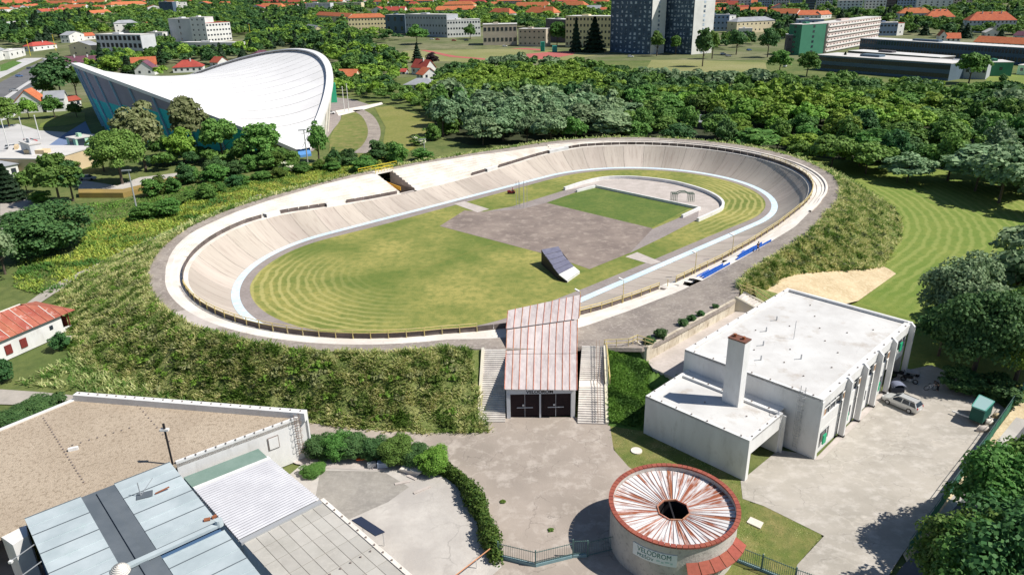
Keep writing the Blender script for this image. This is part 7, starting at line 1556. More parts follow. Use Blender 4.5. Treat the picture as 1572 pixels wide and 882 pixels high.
for i,(x,y) in enumerate(pts_):
    rg=random.Random(i*7+3); d=math.hypot(x,y)
    nz=math.sin(x*.031+1.3)*math.sin(y*.027+.7)+.35*rg.uniform(-1,1)
    lm='silver' if nz>.48 else 'bright' if nz<-.34 else 'mid' if rg.random()<.72 else 'dark'
    h=rg.uniform(7,12)*(1.2 if lm=='silver' else 1); r=rg.uniform(4.2,7.6)*(1.15 if lm=='silver' else 1)
    edge=SD(x,y)<38
    if edge: h*=.85
    if d>330: h*=.8
    if i<NIND:
        size='tall' if h>10.8 else 'low' if h<8.4 else 'broad' if r>5.5 else 'slim' if r<4.6 else 'medium'; colr={'silver':'silvery','bright':'bright green','mid':'green','dark':'dark green'}[lm]
        row='front row' if edge else 'second rows' if SD(x,y)<58 else 'middle of wood' if SD(x,y)<90 else 'back of wood'
        T((x,y,0,h,r),'poplar' if rg.random()<.07 else 'broad',lm,'%s %s tree, %s, %s'%(size,colr,row,wherelab(x,y)),group='trees of the wood behind the velodrome',lod='mid' if d<260 else 'far')
    else: LODSTUFF.append((x,y,0,h,r,lm))
def bake(name,lst,label,nl=620,ls=1.15):
    """trees too far to tell apart, joined per leaf colour"""
    by={}
    for t in lst: by.setdefault(t[5],[]).append(t)
    for lm,L in by.items():
        VV=[];FF=[];o=0
        base=[crown_pts(50+v,'conifer' if lm=='conifer' else 'broad',nl,26) for v in range(3)]
        for i,(x,y,z,h,r,_) in enumerate(L):
            rg=np.random.default_rng(i+1); C,N=base[i%3]; a=rg.uniform(0,6.28); c,s=math.cos(a),math.sin(a); k=4.5*(.62 if lm=='conifer' else 1)
            C2=np.stack([(C[:,0]*c-C[:,1]*s)*r/k+x,(C[:,0]*s+C[:,1]*c)*r/k+y,C[:,2]*h/10+z],1); N2=np.stack([N[:,0]*c-N[:,1]*s,N[:,0]*s+N[:,1]*c,N[:,2]],1)
            V,F=quads(C2,N2,ls*(h/10+.3),rg); VV.append(V); FF.append(F+o); o+=len(V)
        ob=link(name,npmesh(name,np.concatenate(VV),np.concatenate(FF)),LM[lm]); tag(ob,label.replace('COL',{'silver':'silvery','bright':'bright green','mid':'green','dark':'dark green','conifer':'dark conifer','purple':'purple','pale':'pale green'}[lm]),'woodland',kind='stuff')
bake('distant_woodland',LODSTUFF,'far COL part of the wood below the school buildings')
town=[]
def fill(P,d,seed,hr,rr_,mix,n=3000,ty=False):
    for i,(x,y) in enumerate(poisson(P,d,seed,n)):
        rg=random.Random(seed*1000+i); town.append((x,y,terr(y),rg.uniform(*hr),rg.uniform(*rr_),rg.choice(mix)))
g2=lambda *a:[(p[0],p[1]) for p in a]
MX=['mid','dark','mid','dark','bright','conifer']
fill(g2((-263.4,552.8,0.0),(-336.3,730.5,2.4),(-323.6,740.1,2.7),(-261.4,641.2,0.0),(-214.1,630.3,0.0),(-254.3,764.4,3.4),(-237.4,832.2,5.5),(-173.5,735.6,2.6),(-152.7,757.1,3.2),(-122.5,658.6,0.3),(-77.4,534.3,0.0),(-83.3,439.8,0.0),(-108.7,472.4,0.0),(-137.7,589.0,0.0),(-202.6,705.5,1.7),(-208.3,541.8,0.0),(-219.8,553.8,0.0),(-251.5,550.5,0.0)),8.5,21,(7,12),(4,6),MX)
fill(g2((-90.5,383.1,0.0),(-108.7,472.4,0.0),(-101.2,539.2,0.0),(-85.1,555.9,0.0),(-68.9,532.5,0.0),(-63.1,436.3,0.0),(-59.2,378.4,0.0),(-49.4,353.5,0.0),(-30.7,350.9,0.0),(-31.4,458.4,0.0),(-18.9,495.4,0.0),(-19.1,265.1,0.0),(-26.2,271.2,0.0),(-29.9,301.4,0.0),(-38.6,312.7,0.0),(-53.1,337.2,0.0),(-66.0,343.0,0.0),(-77.3,361.9,0.0)),7.5,22,(4.5,8),(3,4.6),['mid','mid','dark','bright'])
fill(g2((-274.4,795.6,4.4),(-457.0,1353.4,21.1),(-480.4,1532.5,26.5),(-382.2,1496.0,25.4),(-244.4,938.3,8.6),(-193.8,779.0,3.9),(-237.4,832.2,5.5)),13,23,(9,15),(6,9),['dark','dark','mid','conifer'])
fill(g2((-539.2,821.1,5.1),(-613.9,949.2,9.0),(-629.6,1032.1,11.5),(-655.7,1107.4,13.7),(-580.7,1087.9,13.1),(-457.1,863.8,6.4),(-503.5,906.8,7.7),(-463.8,820.2,5.1),(-474.4,781.4,3.9),(-455.6,718.1,2.0)),12,24,(10,18),(5,8),['dark','conifer','mid','dark'])
fill(g2((-315.4,763.4,3.4),(-517.1,1266.7,18.5),(-652.7,1648.2,29.9),(-540.0,1605.0,28.6),(-272.9,795.3,4.4),(-288.3,812.9,4.9)),14,25,(9,14),(6,9),['dark','mid'])
fill(g2((-464.2,915.5,8.0),(-556.0,1131.5,14.4),(-518.6,1204.6,16.6),(-341.1,781.7,4.0),(-389.1,834.0,5.5)),14,26,(7,12),(5,7),['dark','mid','mid'])
fill(g2((-841.5,1298.4,19.5),(-1194.6,1855.8,36.2),(-506.8,1618.5,29.1),(-449.3,1430.9,23.4),(-598.2,1361.9,21.4),(-733.9,1405.6,22.7)),22,27,(9,14),(7,10),['dark','mid'])
fill(g2((-196.6,793.7,4.3),(-241.3,978.2,9.8),(-170.2,833.1,5.5),(-124.3,807.6,4.7),(-113.1,749.1,3.0),(-98.4,733.3,2.5),(-128.4,691.6,1.2)),11,28,(6,10),(4,6),['mid','dark','bright'])
fill(g2((-182.0,1228.0,17.3),(-199.2,1523.8,26.2),(181.3,1373.2,21.7),(139.5,1066.1,12.5),(71.1,1033.1,11.5),(55.8,922.8,8.2),(1.4,878.4,6.9),(-33.1,989.8,10.2),(-77.3,1050.3,12.0)),20,29,(9,14),(7,10),['mid','dark','mid','bright'],n=5000)
fill(g2((36.3,744.8,2.8),(9.2,914.6,7.9),(17.2,932.9,8.5),(61.4,829.1,5.4),(53.0,715.4,2.0)),10,30,(7,10),(4,6),['mid','dark'])
fill(g2((197.4,830.6,5.4),(241.0,937.2,8.6),(293.4,993.2,10.3),(319.6,854.4,6.1),(271.2,721.7,2.1),(232.8,656.0,0.2),(298.4,859.9,6.3),(256.6,870.8,6.6)),12,31,(8,12),(5,7),['mid','dark','conifer'])
fill(g2((180.0,689.7,1.2),(211.9,671.5,0.6),(201.8,621.3,0.0),(166.6,589.7,0.0),(166.1,630.9,0.0)),11,32,(5,9),(3,5),['dark','mid'])
fill(g2((357.3,844.7,5.8),(398.7,926.4,8.3),(614.7,920.9,8.1),(522.5,751.4,3.0),(414.8,591.9,0.0),(395.4,644.1,0.0),(372.4,662.3,0.4),(363.9,701.5,1.5),(402.5,797.4,4.4)),14,33,(8,13),(5,8),['mid','dark','mid','conifer'],n=5000)
fill(g2((312.4,1238.1,17.6),(356.4,1326.1,20.3),(791.2,1151.2,15.0),(646.4,935.7,8.6),(592.1,1035.8,11.6),(305.4,1133.2,14.5)),24,34,(8,13),(7,10),['mid','dark'],n=5000)
fill(g2((-283.5,488.6,0.0),(-275.7,510.8,0.0),(-332.4,620.3,0.0),(-282.7,598.2,0.0),(-235.8,495.4,0.0),(-209.4,468.3,0.0),(-218.1,469.8,0.0)),9,35,(6,10),(3.5,5.5),['mid','dark','bright'])
fill(g2((-101.8,207.7,0.0),(-96.8,213.9,0.0),(-66.2,214.7,0.0),(-67.7,220.1,0.0),(-96.4,222.7,0.0),(-106.4,218.2,0.0)),4.2,36,(3,5.5),(2.2,3.4),['mid','dark','mid'])
fill(g2((-680.7,1044.6,11.8),(-987.4,1528.7,26.4),(-859.4,1574.4,27.7),(-599.4,1326.1,20.3),(-515.5,1146.9,14.9),(-539.0,1077.1,12.8),(-633.5,1152.5,15.1)),11,41,(7,11),(4,6),['mid','dark','mid','bright'])
fill(g2((-142.5,953.1,9.1),(-192.7,1302.6,19.6),(150.9,1185.7,16.1),(126.6,992.4,10.3),(64.9,941.4,8.7),(1.3,843.2,5.8),(-62.4,953.5,9.1)),12,42,(7,11),(4,6),['mid','dark','bright','mid'],n=5000)
fill(g2((-249.0,738.0,2.6),(-339.3,1072.7,12.7),(-250.4,1002.3,10.6),(-193.8,779.0,3.9),(-157.9,720.4,2.1),(-157.5,664.8,0.4)),8,43,(6,10),(4,6),['bright','mid','dark'])
# keep tree crowns off the buildings
BLD=[]
for o in COL.objects:
    if o.parent is not None and o.name.startswith('wall') and o.parent.get('category') and o.parent.location.y>150:
        xs=[v.co.x for v in o.data.vertices]; ys=[v.co.y for v in o.data.vertices]; L=o.parent.location
        V4=[(v.co.x+L.x,v.co.y+L.y) for v in o.data.vertices[:4]]; BLD.append(V4)
def hits(x,y,r):
    for V4 in BLD:
        cx=sum(p[0] for p in V4)/4; cy=sum(p[1] for p in V4)/4
        if math.hypot(x-cx,y-cy)>90: continue
        for k in range(4):
            for t in (0,.25,.5,.75):
                a=V4[k];b=V4[(k+1)%4]
                if math.hypot(a[0]+(b[0]-a[0])*t-x,a[1]+(b[1]-a[1])*t-y)<r: return True
        if inpoly(x,y,V4): return True
    return False
town=[t for t in town if not hits(t[0],t[1],t[4]*.75)]
bake('town_trees',town,'COL trees scattered between the far houses')
town=[]
fill(g2((-582.2,844.1,5.8),(-1319.4,1950.9,39.0),(790.7,1122.5,14.2),(449.8,627.8,0.0),(385.1,876.4,6.8),(247.4,913.7,7.9),(165.4,692.7,1.3),(96.7,706.6,1.7),(56.7,821.9,5.2),(-129.8,865.2,6.5),(-200.2,794.4,4.3),(-408.6,809.0,4.8)),20,51,(7,12),(6,9.5),['mid','dark','mid','bright'],n=26000)
town=[t for t in town if not hits(t[0],t[1],t[4]*.8)]
print('town trees',len(town))
bake('town_trees',town,'COL trees scattered between the farthest houses',nl=390,ls=1.5)
# ================================================================ LONG GRASS
LM['g']=leaf_mat('grass_blades',(.20,.33,.06),(.86,.82,.42),(.12,.24,.04),transl=.5,objv=0,nscale=.55)
LM['g2']=leaf_mat('lush_blades',(.09,.23,.03),(.22,.40,.07),(.06,.15,.025),transl=.3,objv=0)
LM['g3']=leaf_mat('meadow_blades',(.17,.27,.04),(.58,.56,.10),(.10,.19,.035),transl=.3,objv=0,nscale=.12)
def blades(P,h,w_,rg,lean=.5,bend=None):
    """P (n,3) bases, curved straws made of one bent quad each"""
    n=len(P); th=rg.uniform(0,2*PI,n); d=np.stack([np.cos(th),np.sin(th),np.zeros(n)],1); s=np.stack([-np.sin(th),np.cos(th),np.zeros(n)],1)
    hh=(h*rg.uniform(.5,1.35,n))[:,None]; ww=(w_*rg.uniform(.6,1.4,n))[:,None]; up=np.array([0,0,1.]); ln=rg.uniform(.5,lean*2.6,(n,1))
    if bend is not None: d2=np.array(bend)[None,:]; tip=up*hh+d*hh*ln*.5+d2*hh*.5
    else: tip=up*hh*(1-.35*ln)+d*hh*ln
    V=np.stack([P-s*ww/2,P+s*ww/2,P+tip+s*ww*.35,P+tip-s*ww*.35],1).reshape(-1,3); return V,np.arange(4*n).reshape(-1,4)
def grass_emb(a,b,n,seed,h,w_,name,label,m):
    rg=np.random.default_rng(seed); S=rg.uniform(a,b,n); U=rg.uniform(-.02,1.02,n)
    P=np.empty((n,3)); 
    ss=np.linspace(a,b,400); T0=np.array([[DD(x),DE(x),ZD(x),ZE(x)] for x in ss]); E0_=np.interp(S,ss,T0[:,3]); D0=np.interp(S,ss,T0[:,0]); D1=np.interp(S,ss,T0[:,1]); Z0=np.interp(S,ss,T0[:,2])
    dd_=D0+(D1-D0)*U; uu_=np.clip(U,0,1); Z=E0_+(Z0-E0_)*(1-(3*uu_*uu_-2*uu_**3)*.45-.55*uu_)-.05
    X=np.array([P2(s,d) for s,d in zip(S,dd_)]); P=np.column_stack([X,Z])
    # clumpiness
    k=np.sin(P[:,0]*.9+np.sin(P[:,1]*.7)*1.6)*np.sin(P[:,1]*.8+np.sin(P[:,0]*.6)*1.7); keep=rg.uniform(-1,1,n)<k*.7+.55; P=P[keep]; hk=1+.45*k[keep]
    V,F=blades(P,h*hk,w_,rg); return tag(link(name,npmesh(name,V,F),m),label,'grass',kind='stuff')
grass_emb(HL+88,HL+151.4,100000,1,.50,.115,'long_grass','tall straw and green grass on the near embankment slope',LM['g'])
grass_emb(188,255,52000,2,.62,.15,'long_grass','tall pale grass on the embankment beside the mown field',LM['g'])
grass_emb(255,HL+88,20000,3,.8,.28,'long_grass','grass on the far outer slope of the velodrome',LM['g'])
def grass_poly(P,n,seed,h,w_,name,label,m,zf=None,minsd=None,clump=True):
    rg=np.random.default_rng(seed); xs=[p[0] for p in P]; ys=[p[1] for p in P]; X=rg.uniform(min(xs),max(xs),n*2); Y=rg.uniform(min(ys),max(ys),n*2)
    c=np.zeros(len(X),bool)
    for i in range(len(P)):
        x1,y1=P[i][:2]; x2,y2=P[(i+1)%len(P)][:2]
        if y1==y2: continue
        m_=((y1>Y)!=(y2>Y))&(X<(x2-x1)*(Y-y1)/(y2-y1)+x1); c^=m_
    X,Y=X[c][:n],Y[c][:n]
    if minsd is not None: q=np.array([SD(x,y)>minsd for x,y in zip(X,Y)]); X,Y=X[q],Y[q]
    Z=np.zeros(len(X)) if zf is None else zf(X,Y)
    k=np.sin(X*.5+np.sin(Y*.4)*1.6)*np.sin(Y*.55+np.sin(X*.3)*1.7)
    if clump: q=rg.uniform(-1,1,len(X))<k*.8+.5; X,Y,Z,k=X[q],Y[q],Z[q],k[q]
    V,F=blades(np.column_stack([X,Y,Z-.05]),h*(1+.3*k),w_,rg); return tag(link(name,npmesh(name,V,F),m),label,'grass',kind='stuff')
def weed_clumps(a,b,n,seed,lms,name,label):
    rgp=random.Random(seed); by={k:[] for k in lms}
    for i in range(n):
        s=rgp.uniform(a,b); u=rgp.uniform(.05,1); d=DD(s)+(DE(s)-DD(s))*u; z=ZE(s)+(ZD(s)-ZE(s))*(1-(3*u*u-2*u**3)*.45-.55*u)-.1; q=P2(s,d); by[rgp.choice(lms)].append((q.x,q.y,z,rgp.uniform(.35,1.0),rgp.uniform(.4,1.2)))
    for lm,L in by.items():
        VV=[];FF=[];o=0
        for i,(x,y,z,h,r) in enumerate(L):
            rg=np.random.default_rng(i+seed); C,N=crown_pts(i%4,'shrub',150,8); V,F=quads(C*np.array([r/4.5,r/4.5,h/10])+np.array([x,y,z]),N,.20,rg); VV.append(V); FF.append(F+o); o+=len(V)
        tag(link(name,npmesh(name,np.concatenate(VV),np.concatenate(FF)),LM[lm]),label,'weeds',kind='stuff')
weed_clumps(HL+88,HL+150,260,61,['hedge','pale','bright'],'weed_clumps','leafy weed clumps among the grass of the near embankment')
weed_clumps(190,252,130,62,['hedge','pale'],'weed_clumps','leafy weed clumps on the embankment beside the mown field')
def zslope(X,Y):
    t=np.clip((Y-71.5)/10.8,0,1); u=np.clip((X-(11+t*.6))/5.5,0,1); return (5.0*t)*(1-u)+(3.0*t)*u+.05
grass_poly([(11.0,72.6),(14.6,71.4),(17.0,74.0),(18.6,76.2),(20.0,78.0),(17.1,81.9),(11.8,82.2)],15000,4,.30,.10,'lush_grass','lush dark green grass on the slope between the stairs and the annex',LM['g2'],zf=zslope,clump=False)
grass_poly([(-79.60,115.10),(-88.18,119.94),(-95.50,133.66),(-86.74,136.13),(-93.69,156.66),(-86.83,163.76),(-65.74,200.05),(-44.56,223.52),(-35.61,217.22),(-59.52,178.95),(-69.79,155.10),(-75.21,136.22),(-78.69,119.45)],42000,5,.55,.22,'meadow_grass','yellow flowering meadow grass left of the velodrome',LM['g3'],minsd=15)
grass_poly([(-85.41,136.05),(-99.40,164.62),(-105.80,175.09),(-93.69,178.40),(-80.87,196.81),(-62.47,201.31),(-43.56,217.93),(-64.62,196.23),(-84.08,159.48)],22000,8,.4,.2,'undergrowth','low green undergrowth between the ochre wall and the bushes',LM['g2'],minsd=27)
grass_poly([(-65.29,84.72),(-56.45,82.70),(-37.40,79.10),(-23.91,73.91),(-36.17,75.77),(-57.60,89.80),(-71.59,110.58),(-76.63,108.22),(-64.38,98.20),(-63.14,90.03),(-66.73,85.64)],16000,6,.6,.15,'long_grass','tall grass between the farmhouse and the gravel roofed building',LM['g'],minsd=15)
grass_poly([(10.31,72.42),(14.53,70.92),(23.10,61.58),(24.11,57.48),(28.05,53.35),(21.87,45.22),(17.95,47.43),(21.29,55.50),(18.44,63.70),(12.02,64.36),(10.96,67.23)],14000,7,.11,.06,'lawn_grass','short dry grass on the lawn around the kiosk',LM['g'],clump=False)

# ================================================================ SEATS
M_seat=mat('seat_blue',(.02,.13,.55),rough=.5)
sm=MB().box(-.2,-.18,.0,.2,.2,.06).box(-.2,.16,.05,.2,.22,.42).mesh('seat'); sm.materials.append(M_seat)
def prof(s,d):
    xs=[WB(s)+.02,wd(s,.45),wd(s,.5),wd(s,.75),wd(s,.78),wd(s,1)]; zs=[ZB(s)+.1,wz(s,.18),wz(s,.55),wz(s,.62),wz(s,.97),wz(s,1)]
    return float(np.interp(d,xs,zs))
k=0
for blk,(sa,sb,nm) in enumerate(((190.6,198.8,'nearer the stair opening'),(200.8,212.5,'farther from the stair opening'))):
    for r in range(4):
        d=DC(sa)-.35-.62*r; a=sa+(.3*r if blk==0 else 1.6*r); b=sb-(1.1*r if blk==0 else 1.9*r); n=int((b-a)/.46)
        for i in range(n):
            s=a+i*.46; p=P2(s,d); q=P2(s+.1,d); o=link('seat',sm,None,None,loc=(p.x,p.y,max(prof(s,d),ZC(s)-.25*r)+.03),rot=math.atan2(q.y-p.y,q.x-p.x)+PI)
            tag(o,'blue seat, %s row from back, %s, block %s'%(('first','second','third','fourth')[r],('left end','left of middle','right of middle','right end')[min(3,int(4*i/n))],nm),'seat','blue seats on the near straight')
    mb=MB(); strip(mb,sa-.2,sb+.2,12,[lambda s:(DC(s)-2.9,prof(s,DC(s)-2.9)-.0),lambda s:(DC(s)-2.9,ZC(s)-.7),lambda s:(DC(s)-1.4,ZC(s)-.35),lambda s:(DC(s)-.05,ZC(s)+.02)]); 
    mb.build('seat_terrace',M_white_conc,velo)
# ================================================================ CAR
M_car=mat('silver_paint',(.62,.62,.60),rough=.35,metal=.35,spec=.6); M_tyre=mat('tyre',(.02,.02,.02)); M_rim_=mat('wheel_rim',(.5,.5,.5),rough=.4,metal=.5); M_lampr=mat('red_lamp',(.45,.02,.02),rough=.3); M_lampw=mat('clear_lamp',(.7,.7,.7),rough=.2)
def loft(mb,secs):
    m=len(secs[0]); base=len(mb.v)
    for s in secs: mb.v+=s
    for i in range(len(secs)-1):
        for j in range(m): a=base+i*m+j; b=base+i*m+(j+1)%m; mb.f.append((a,b,b+m,a+m))
    mb.f.append(tuple(range(base,base+m))[::-1]); mb.f.append(tuple(range(base+(len(secs)-1)*m,base+len(secs)*m)))
def car(label,pos,rot,paint,group=None,full=True):
    e=empty('parked_car',(0,0,0),label,'car',group)
    mb=MB(); secs=[]
    for x,w,zb,zt in ((-2.18,.66,.42,.70),(-2.12,.78,.30,.90),(-1.6,.86,.22,.96),(-.6,.87,.20,.95),(.6,.87,.20,.92),(1.2,.86,.22,.88),(1.75,.82,.24,.78),(2.1,.70,.32,.64),(2.16,.60,.40,.56)):
        secs.append([(x,-w*.93,zb),(x,w*.93,zb),(x,w,(zb+zt)/2),(x,w*.95,zt-.04),(x,w*.80,zt),(x,-w*.80,zt),(x,-w*.95,zt-.04),(x,-w,(zb+zt)/2)])
    loft(mb,secs); mb.build('body',paint,e,smooth=False)
    g=MB(); B_=[(-2.05,.94),(-1.75,1.38),(.35,1.40),(1.05,.93)]
    w0,w1=.79,.62
    g.v+=[(B_[0][0],-w0,B_[0][1]),(B_[0][0],w0,B_[0][1]),(B_[1][0],w1,B_[1][1]),(B_[1][0],-w1,B_[1][1]),(B_[2][0],w1,B_[2][1]),(B_[2][0],-w1,B_[2][1]),(B_[3][0],w0,B_[3][1]),(B_[3][0],-w0,B_[3][1])]
    g.f+=[(1,0,3,2),(3,5,4,2),(4,5,7,6),(0,7,5,3),(1,2,4,6)]; g.build('glasshouse',M_glass,e)
    mb=MB(); mb.prism([(-1.80,-.60),(.30,-.60),(.30,.60),(-1.80,.60)],1.385,1.45); mb.build('roof',paint,e)
    if full:
        for y in (-1,1):
            for x0,z0,x1,z1 in ((.35,1.40,1.05,.93),(-.35,1.40,-.30,.93),(-1.15,1.40,-1.2,.94),(-1.75,1.38,-2.05,.94)): mb=MB(); mb.beam((x0,y*w1*1.01,z0),(x1,y*w0*1.01,z1),.09); mb.build('pillar',paint,e)
            mb=MB(); mb.obox(2.05,y*.55,.55,.70,.14,.30); mb.build('headlight',M_lampw,e); mb=MB(); mb.obox(-2.12,y*.62,.62,.92,.1,.16); mb.build('tail_light',M_lampr,e); mb=MB(); mb.obox(.75,y*.95,.92,1.05,.14,.16); mb.build('mirror',paint,e)
            mb=MB(); mb.beam((-1.6,y*.55,1.47),(.2,y*.55,1.47),.04); mb.build('roof_rail',M_dark,e)
        mb=MB(); mb.obox(2.1,0,.28,.45,.2,1.3); mb.build('bumper',M_dark,e); mb=MB(); mb.obox(-2.2,0,.50,.62,.04,.5); mb.build('number_plate',M_white,e)
    for x in (-1.3,1.27):
        for y in (-1,1):
            mb=MB(); mb.tube((x,y*.80,.31),(x,y*.885,.31),.31,16); t=mb.build('wheel',M_tyre,e)
            if full: mb=MB(); mb.tube((x,y*.88,.31),(x,y*.90,.31),.20,12); mb.build('rim',M_rim_,t)
    e.location=pos; e.rotation_euler=(0,0,rot); return e
car('silver estate car parked near the wheeled bin in the car park',(46.4,75.2,.03),R(125.5),M_car)
PC={'w':mat('white_car',(.75,.75,.74),rough=.4),'d':mat('dark_car',(.05,.06,.08),rough=.4),'r':mat('red_car',(.40,.03,.03),rough=.4),'b':mat('blue_car',(.08,.16,.35),rough=.4),'g':mat('grey_car',(.30,.31,.32),rough=.4)}
for (p,rot,c_,lab) in (((-74.2,308.5,0.0),15,'w','white car at the right end of the hall forecourt'),((-75.5,303.7,0.0),100,'d','dark car beside the white one at the hall'),((-167.9,257.3,0.0),20,'r','dark red van like car on the plaza by the cream warehouse'),((-164.3,247.9,0.0),10,'g','grey car on the plaza in front of the red one'),((-167.8,247.2,0.0),5,'w','white car on the plaza left of the grey one'),((-117.1,199.7,0.0),5,'g','grey car parked at the foot of the cream warehouse'),((-313.2,486.3,0.0),42,'b','blue car on the left road, nearest'),((-268.7,409.7,0.0),42,'g','grey car on the left road near the median'),((-373.1,617.5,0.0),40,'w','white car on the left road, farther'),((-338.7,539.7,0.0),42,'d','dark car on the left road behind the blue one'),((-71.8,734.3,2.5),0,'w','white car parked before the school wing, left'),((-65.9,730.0,2.4),0,'r','red car parked before the school wing'),((-49.6,717.4,2.0),0,'r','pink red van parked by the running track'),((-37.9,715.1,2.0),10,'d','dark car under the tree at the white school wing'),((-2.1,657.4,0.2),0,'w','white car left of the green nets'),((154.4,545.3,0.0),10,'w','white car beside the dry field'),((153.7,529.5,0.0),5,'g','grey car beside the dry field'),((181.8,573.5,0.0),20,'b','blue car in the street behind the dry field'),((166.8,455.0,0.0),60,'w','white car before the green school tower'),((87.2,539.1,0.0),0,'w','white van at the foot of the left dark tower')):
    if 'van' in lab: pass
    car(lab,(p[0],p[1],p[2]+.02),R(rot),PC[c_],full=False)
# ================================================================ BIN, TRAILER, SCRAP
bp_=(47.11,78.09); bn_=empty('wheeled_bin',(bp_[0],bp_[1],0),'dark waste container with a rounded blue grey lid behind the silver car','bin')
mb=MB(); mb.prism([(bp_[0]-.8,bp_[1]-.5),(bp_[0]+.6,bp_[1]-.8),(bp_[0]+.9,bp_[1]+.4),(bp_[0]-.5,bp_[1]+.7)],.15,1.15); mb.build('body',mat('bin_dark',(.04,.045,.06)),bn_)
mb=MB(); secs=[]
for t in range(7):
    a=PI*t/6; x=-.75*math.cos(a); z=1.15+.42*math.sin(a); secs.append([(bp_[0]+.05+x+.15,bp_[1]-.05-x*.2-.62,z),(bp_[0]+.05+x-.15+.3,bp_[1]-.05-x*.2+.55,z)])
mb.grid(secs); mb.build('lid',mat('bin_lid',(.20,.22,.30),rough=.4),bn_,smooth=True)
for dx,dy in ((-.6,-.3),(.5,-.5),(.7,.2),(-.4,.5)): mb=MB(); mb.tube((bp_[0]+dx,bp_[1]+dy-.05,.1),(bp_[0]+dx,bp_[1]+dy+.05,.1),.1,8); mb.build('wheel',M_tyre,bn_)
tp=[(52.17,71.40),(53.04,70.31),(55.31,72.30),(54.50,73.81)]
tl=empty('box_trailer',(tp[0][0],tp[0][1],0),'dark green box trailer with a pale teal roof parked by the mesh fence','trailer')
M_tg=mat('trailer_green',(.015,.10,.075),(.01,.08,.06),scale=1,rough=.6)
mb=MB(); mb.prism(tp,.55,2.1); mb.build('body',M_tg,tl)
mb=MB(); mb.prism(tp,2.1,2.25); mb.build('roof',mat('trailer_roof',(.28,.42,.42),rough=.5),tl)
for a,b in zip(tp,tp[1:]+tp[:1]): mb=MB(); mb.beam((*a,2.22),(*b,2.22),.1); mb.build('edge_trim',mat('trim_teal',(.10,.33,.27)) if 'trim_teal' not in MATS else MATS['trim_teal'],tl)
m_=lerp(tp[1],tp[2],.5); m2=lerp(tp[0],tp[3],.5)
for q in (m_,m2): 
    for o in (-.4,.4): d=Vector((tp[2][0]-tp[1][0],tp[2][1]-tp[1][1])).normalized(); c=(q[0]+d.x*o,q[1]+d.y*o); mb=MB(); mb.tube((c[0]-d.y*.1,c[1]+d.x*.1,.33),(c[0]+d.y*.1,c[1]-d.x*.1,.33),.33,12); mb.build('wheel',M_tyre,tl)
mb=MB(); a=lerp(tp[0],tp[3],.15); d=Vector((tp[0][0]-tp[1][0],tp[0][1]-tp[1][1])).normalized(); mb.beam((a[0],a[1],.5),(a[0]+d.x*1.9,a[1]+d.y*1.9,.45),.14); mb.build('drawbar',M_white,tl)
def motorcycle(p,rot,label):
    e=empty('motorcycle',(0,0,0),label,'motorcycle')
    for x in (-.7,.7):
        mb=MB()
        for k in range(12):
            a,b=2*PI*k/12,2*PI*(k+1)/12; mb.beam((x+.28*math.cos(a),0,.32+.28*math.sin(a)),(x+.28*math.cos(b),0,.32+.28*math.sin(b)),.1,.1)
        mb.build('wheel',M_tyre,e)['kind']='stuff'
    mb=MB(); loft(mb,[[(x,-w,z0),(x,w,z0),(x,w,z1),(x,-w,z1)] for x,w,z0,z1 in ((-.85,.08,.72,.84),(-.3,.15,.62,.82),(.05,.18,.60,1.0),(.35,.12,.68,.95))]); mb.build('tank_and_seat',M_dark,e)
    mb=MB(); mb.obox(0,0,.28,.62,.5,.3); mb.build('engine',M_steel,e); mb=MB(); mb.beam((.7,0,.32),(.42,0,1.05),.07); mb.build('fork',M_steel,e); mb=MB(); mb.beam((.4,-.35,1.08),(.4,.35,1.08),.05); mb.build('handlebar',M_dark,e)
    e.location=p; e.rotation_euler=(0,0,R(rot)); return e
q=(49.99,81.88); motorcycle((q[0]-.4,q[1],.02),-20,'black motorcycle parked at the far corner of the white building')
q=(50.46,80.53); motorcycle((q[0]-.3,q[1]+.2,.02),-40,'second dark motorcycle, right of the one at the building corner')
q=(51.40,82.68); sc=empty('cart',(q[0],q[1],0),'small pale flatbed cart behind the motorcycles','cart')
mb=MB(); mb.obox(q[0],q[1],.45,.55,1.6,1.0,-.4); mb.build('deck',M_slabc,sc)
for o in (-.5,.5): mb=MB(); mb.tube((q[0]+o,q[1]-.5-o*.4,.25),(q[0]+o,q[1]-.4-o*.4,.25),.25,10); mb.build('wheel',M_tyre,sc)
for i,(q,lx,ly,h,m,lab) in enumerate((((52.85,69.71),1.5,.7,.7,M_slabc,'pale sacks beside the green trailer, first'),((54.30,71.13),1.3,.8,.6,M_white_conc,'pale sacks beside the green trailer, second'),((56.16,72.43),1.2,.8,.5,M_soil,'heap of sand coloured rubble behind the trailer'))):
    rg=random.Random(i); mb=MB()
    secs=[[(q[0]+lx/2*math.cos(2*PI*k/9)*f*(1+.2*rg.uniform(-1,1)),q[1]+ly/2*math.sin(2*PI*k/9)*f*(1+.2*rg.uniform(-1,1)),h*z) for k in range(9)] for f,z in ((1,0),(.9,.5),(.6,.9),(.15,1))]
    loft(mb,secs); tag(mb.build('rubble_heap' if i==2 else 'sack_pile',m,None,smooth=True),lab,'heap')
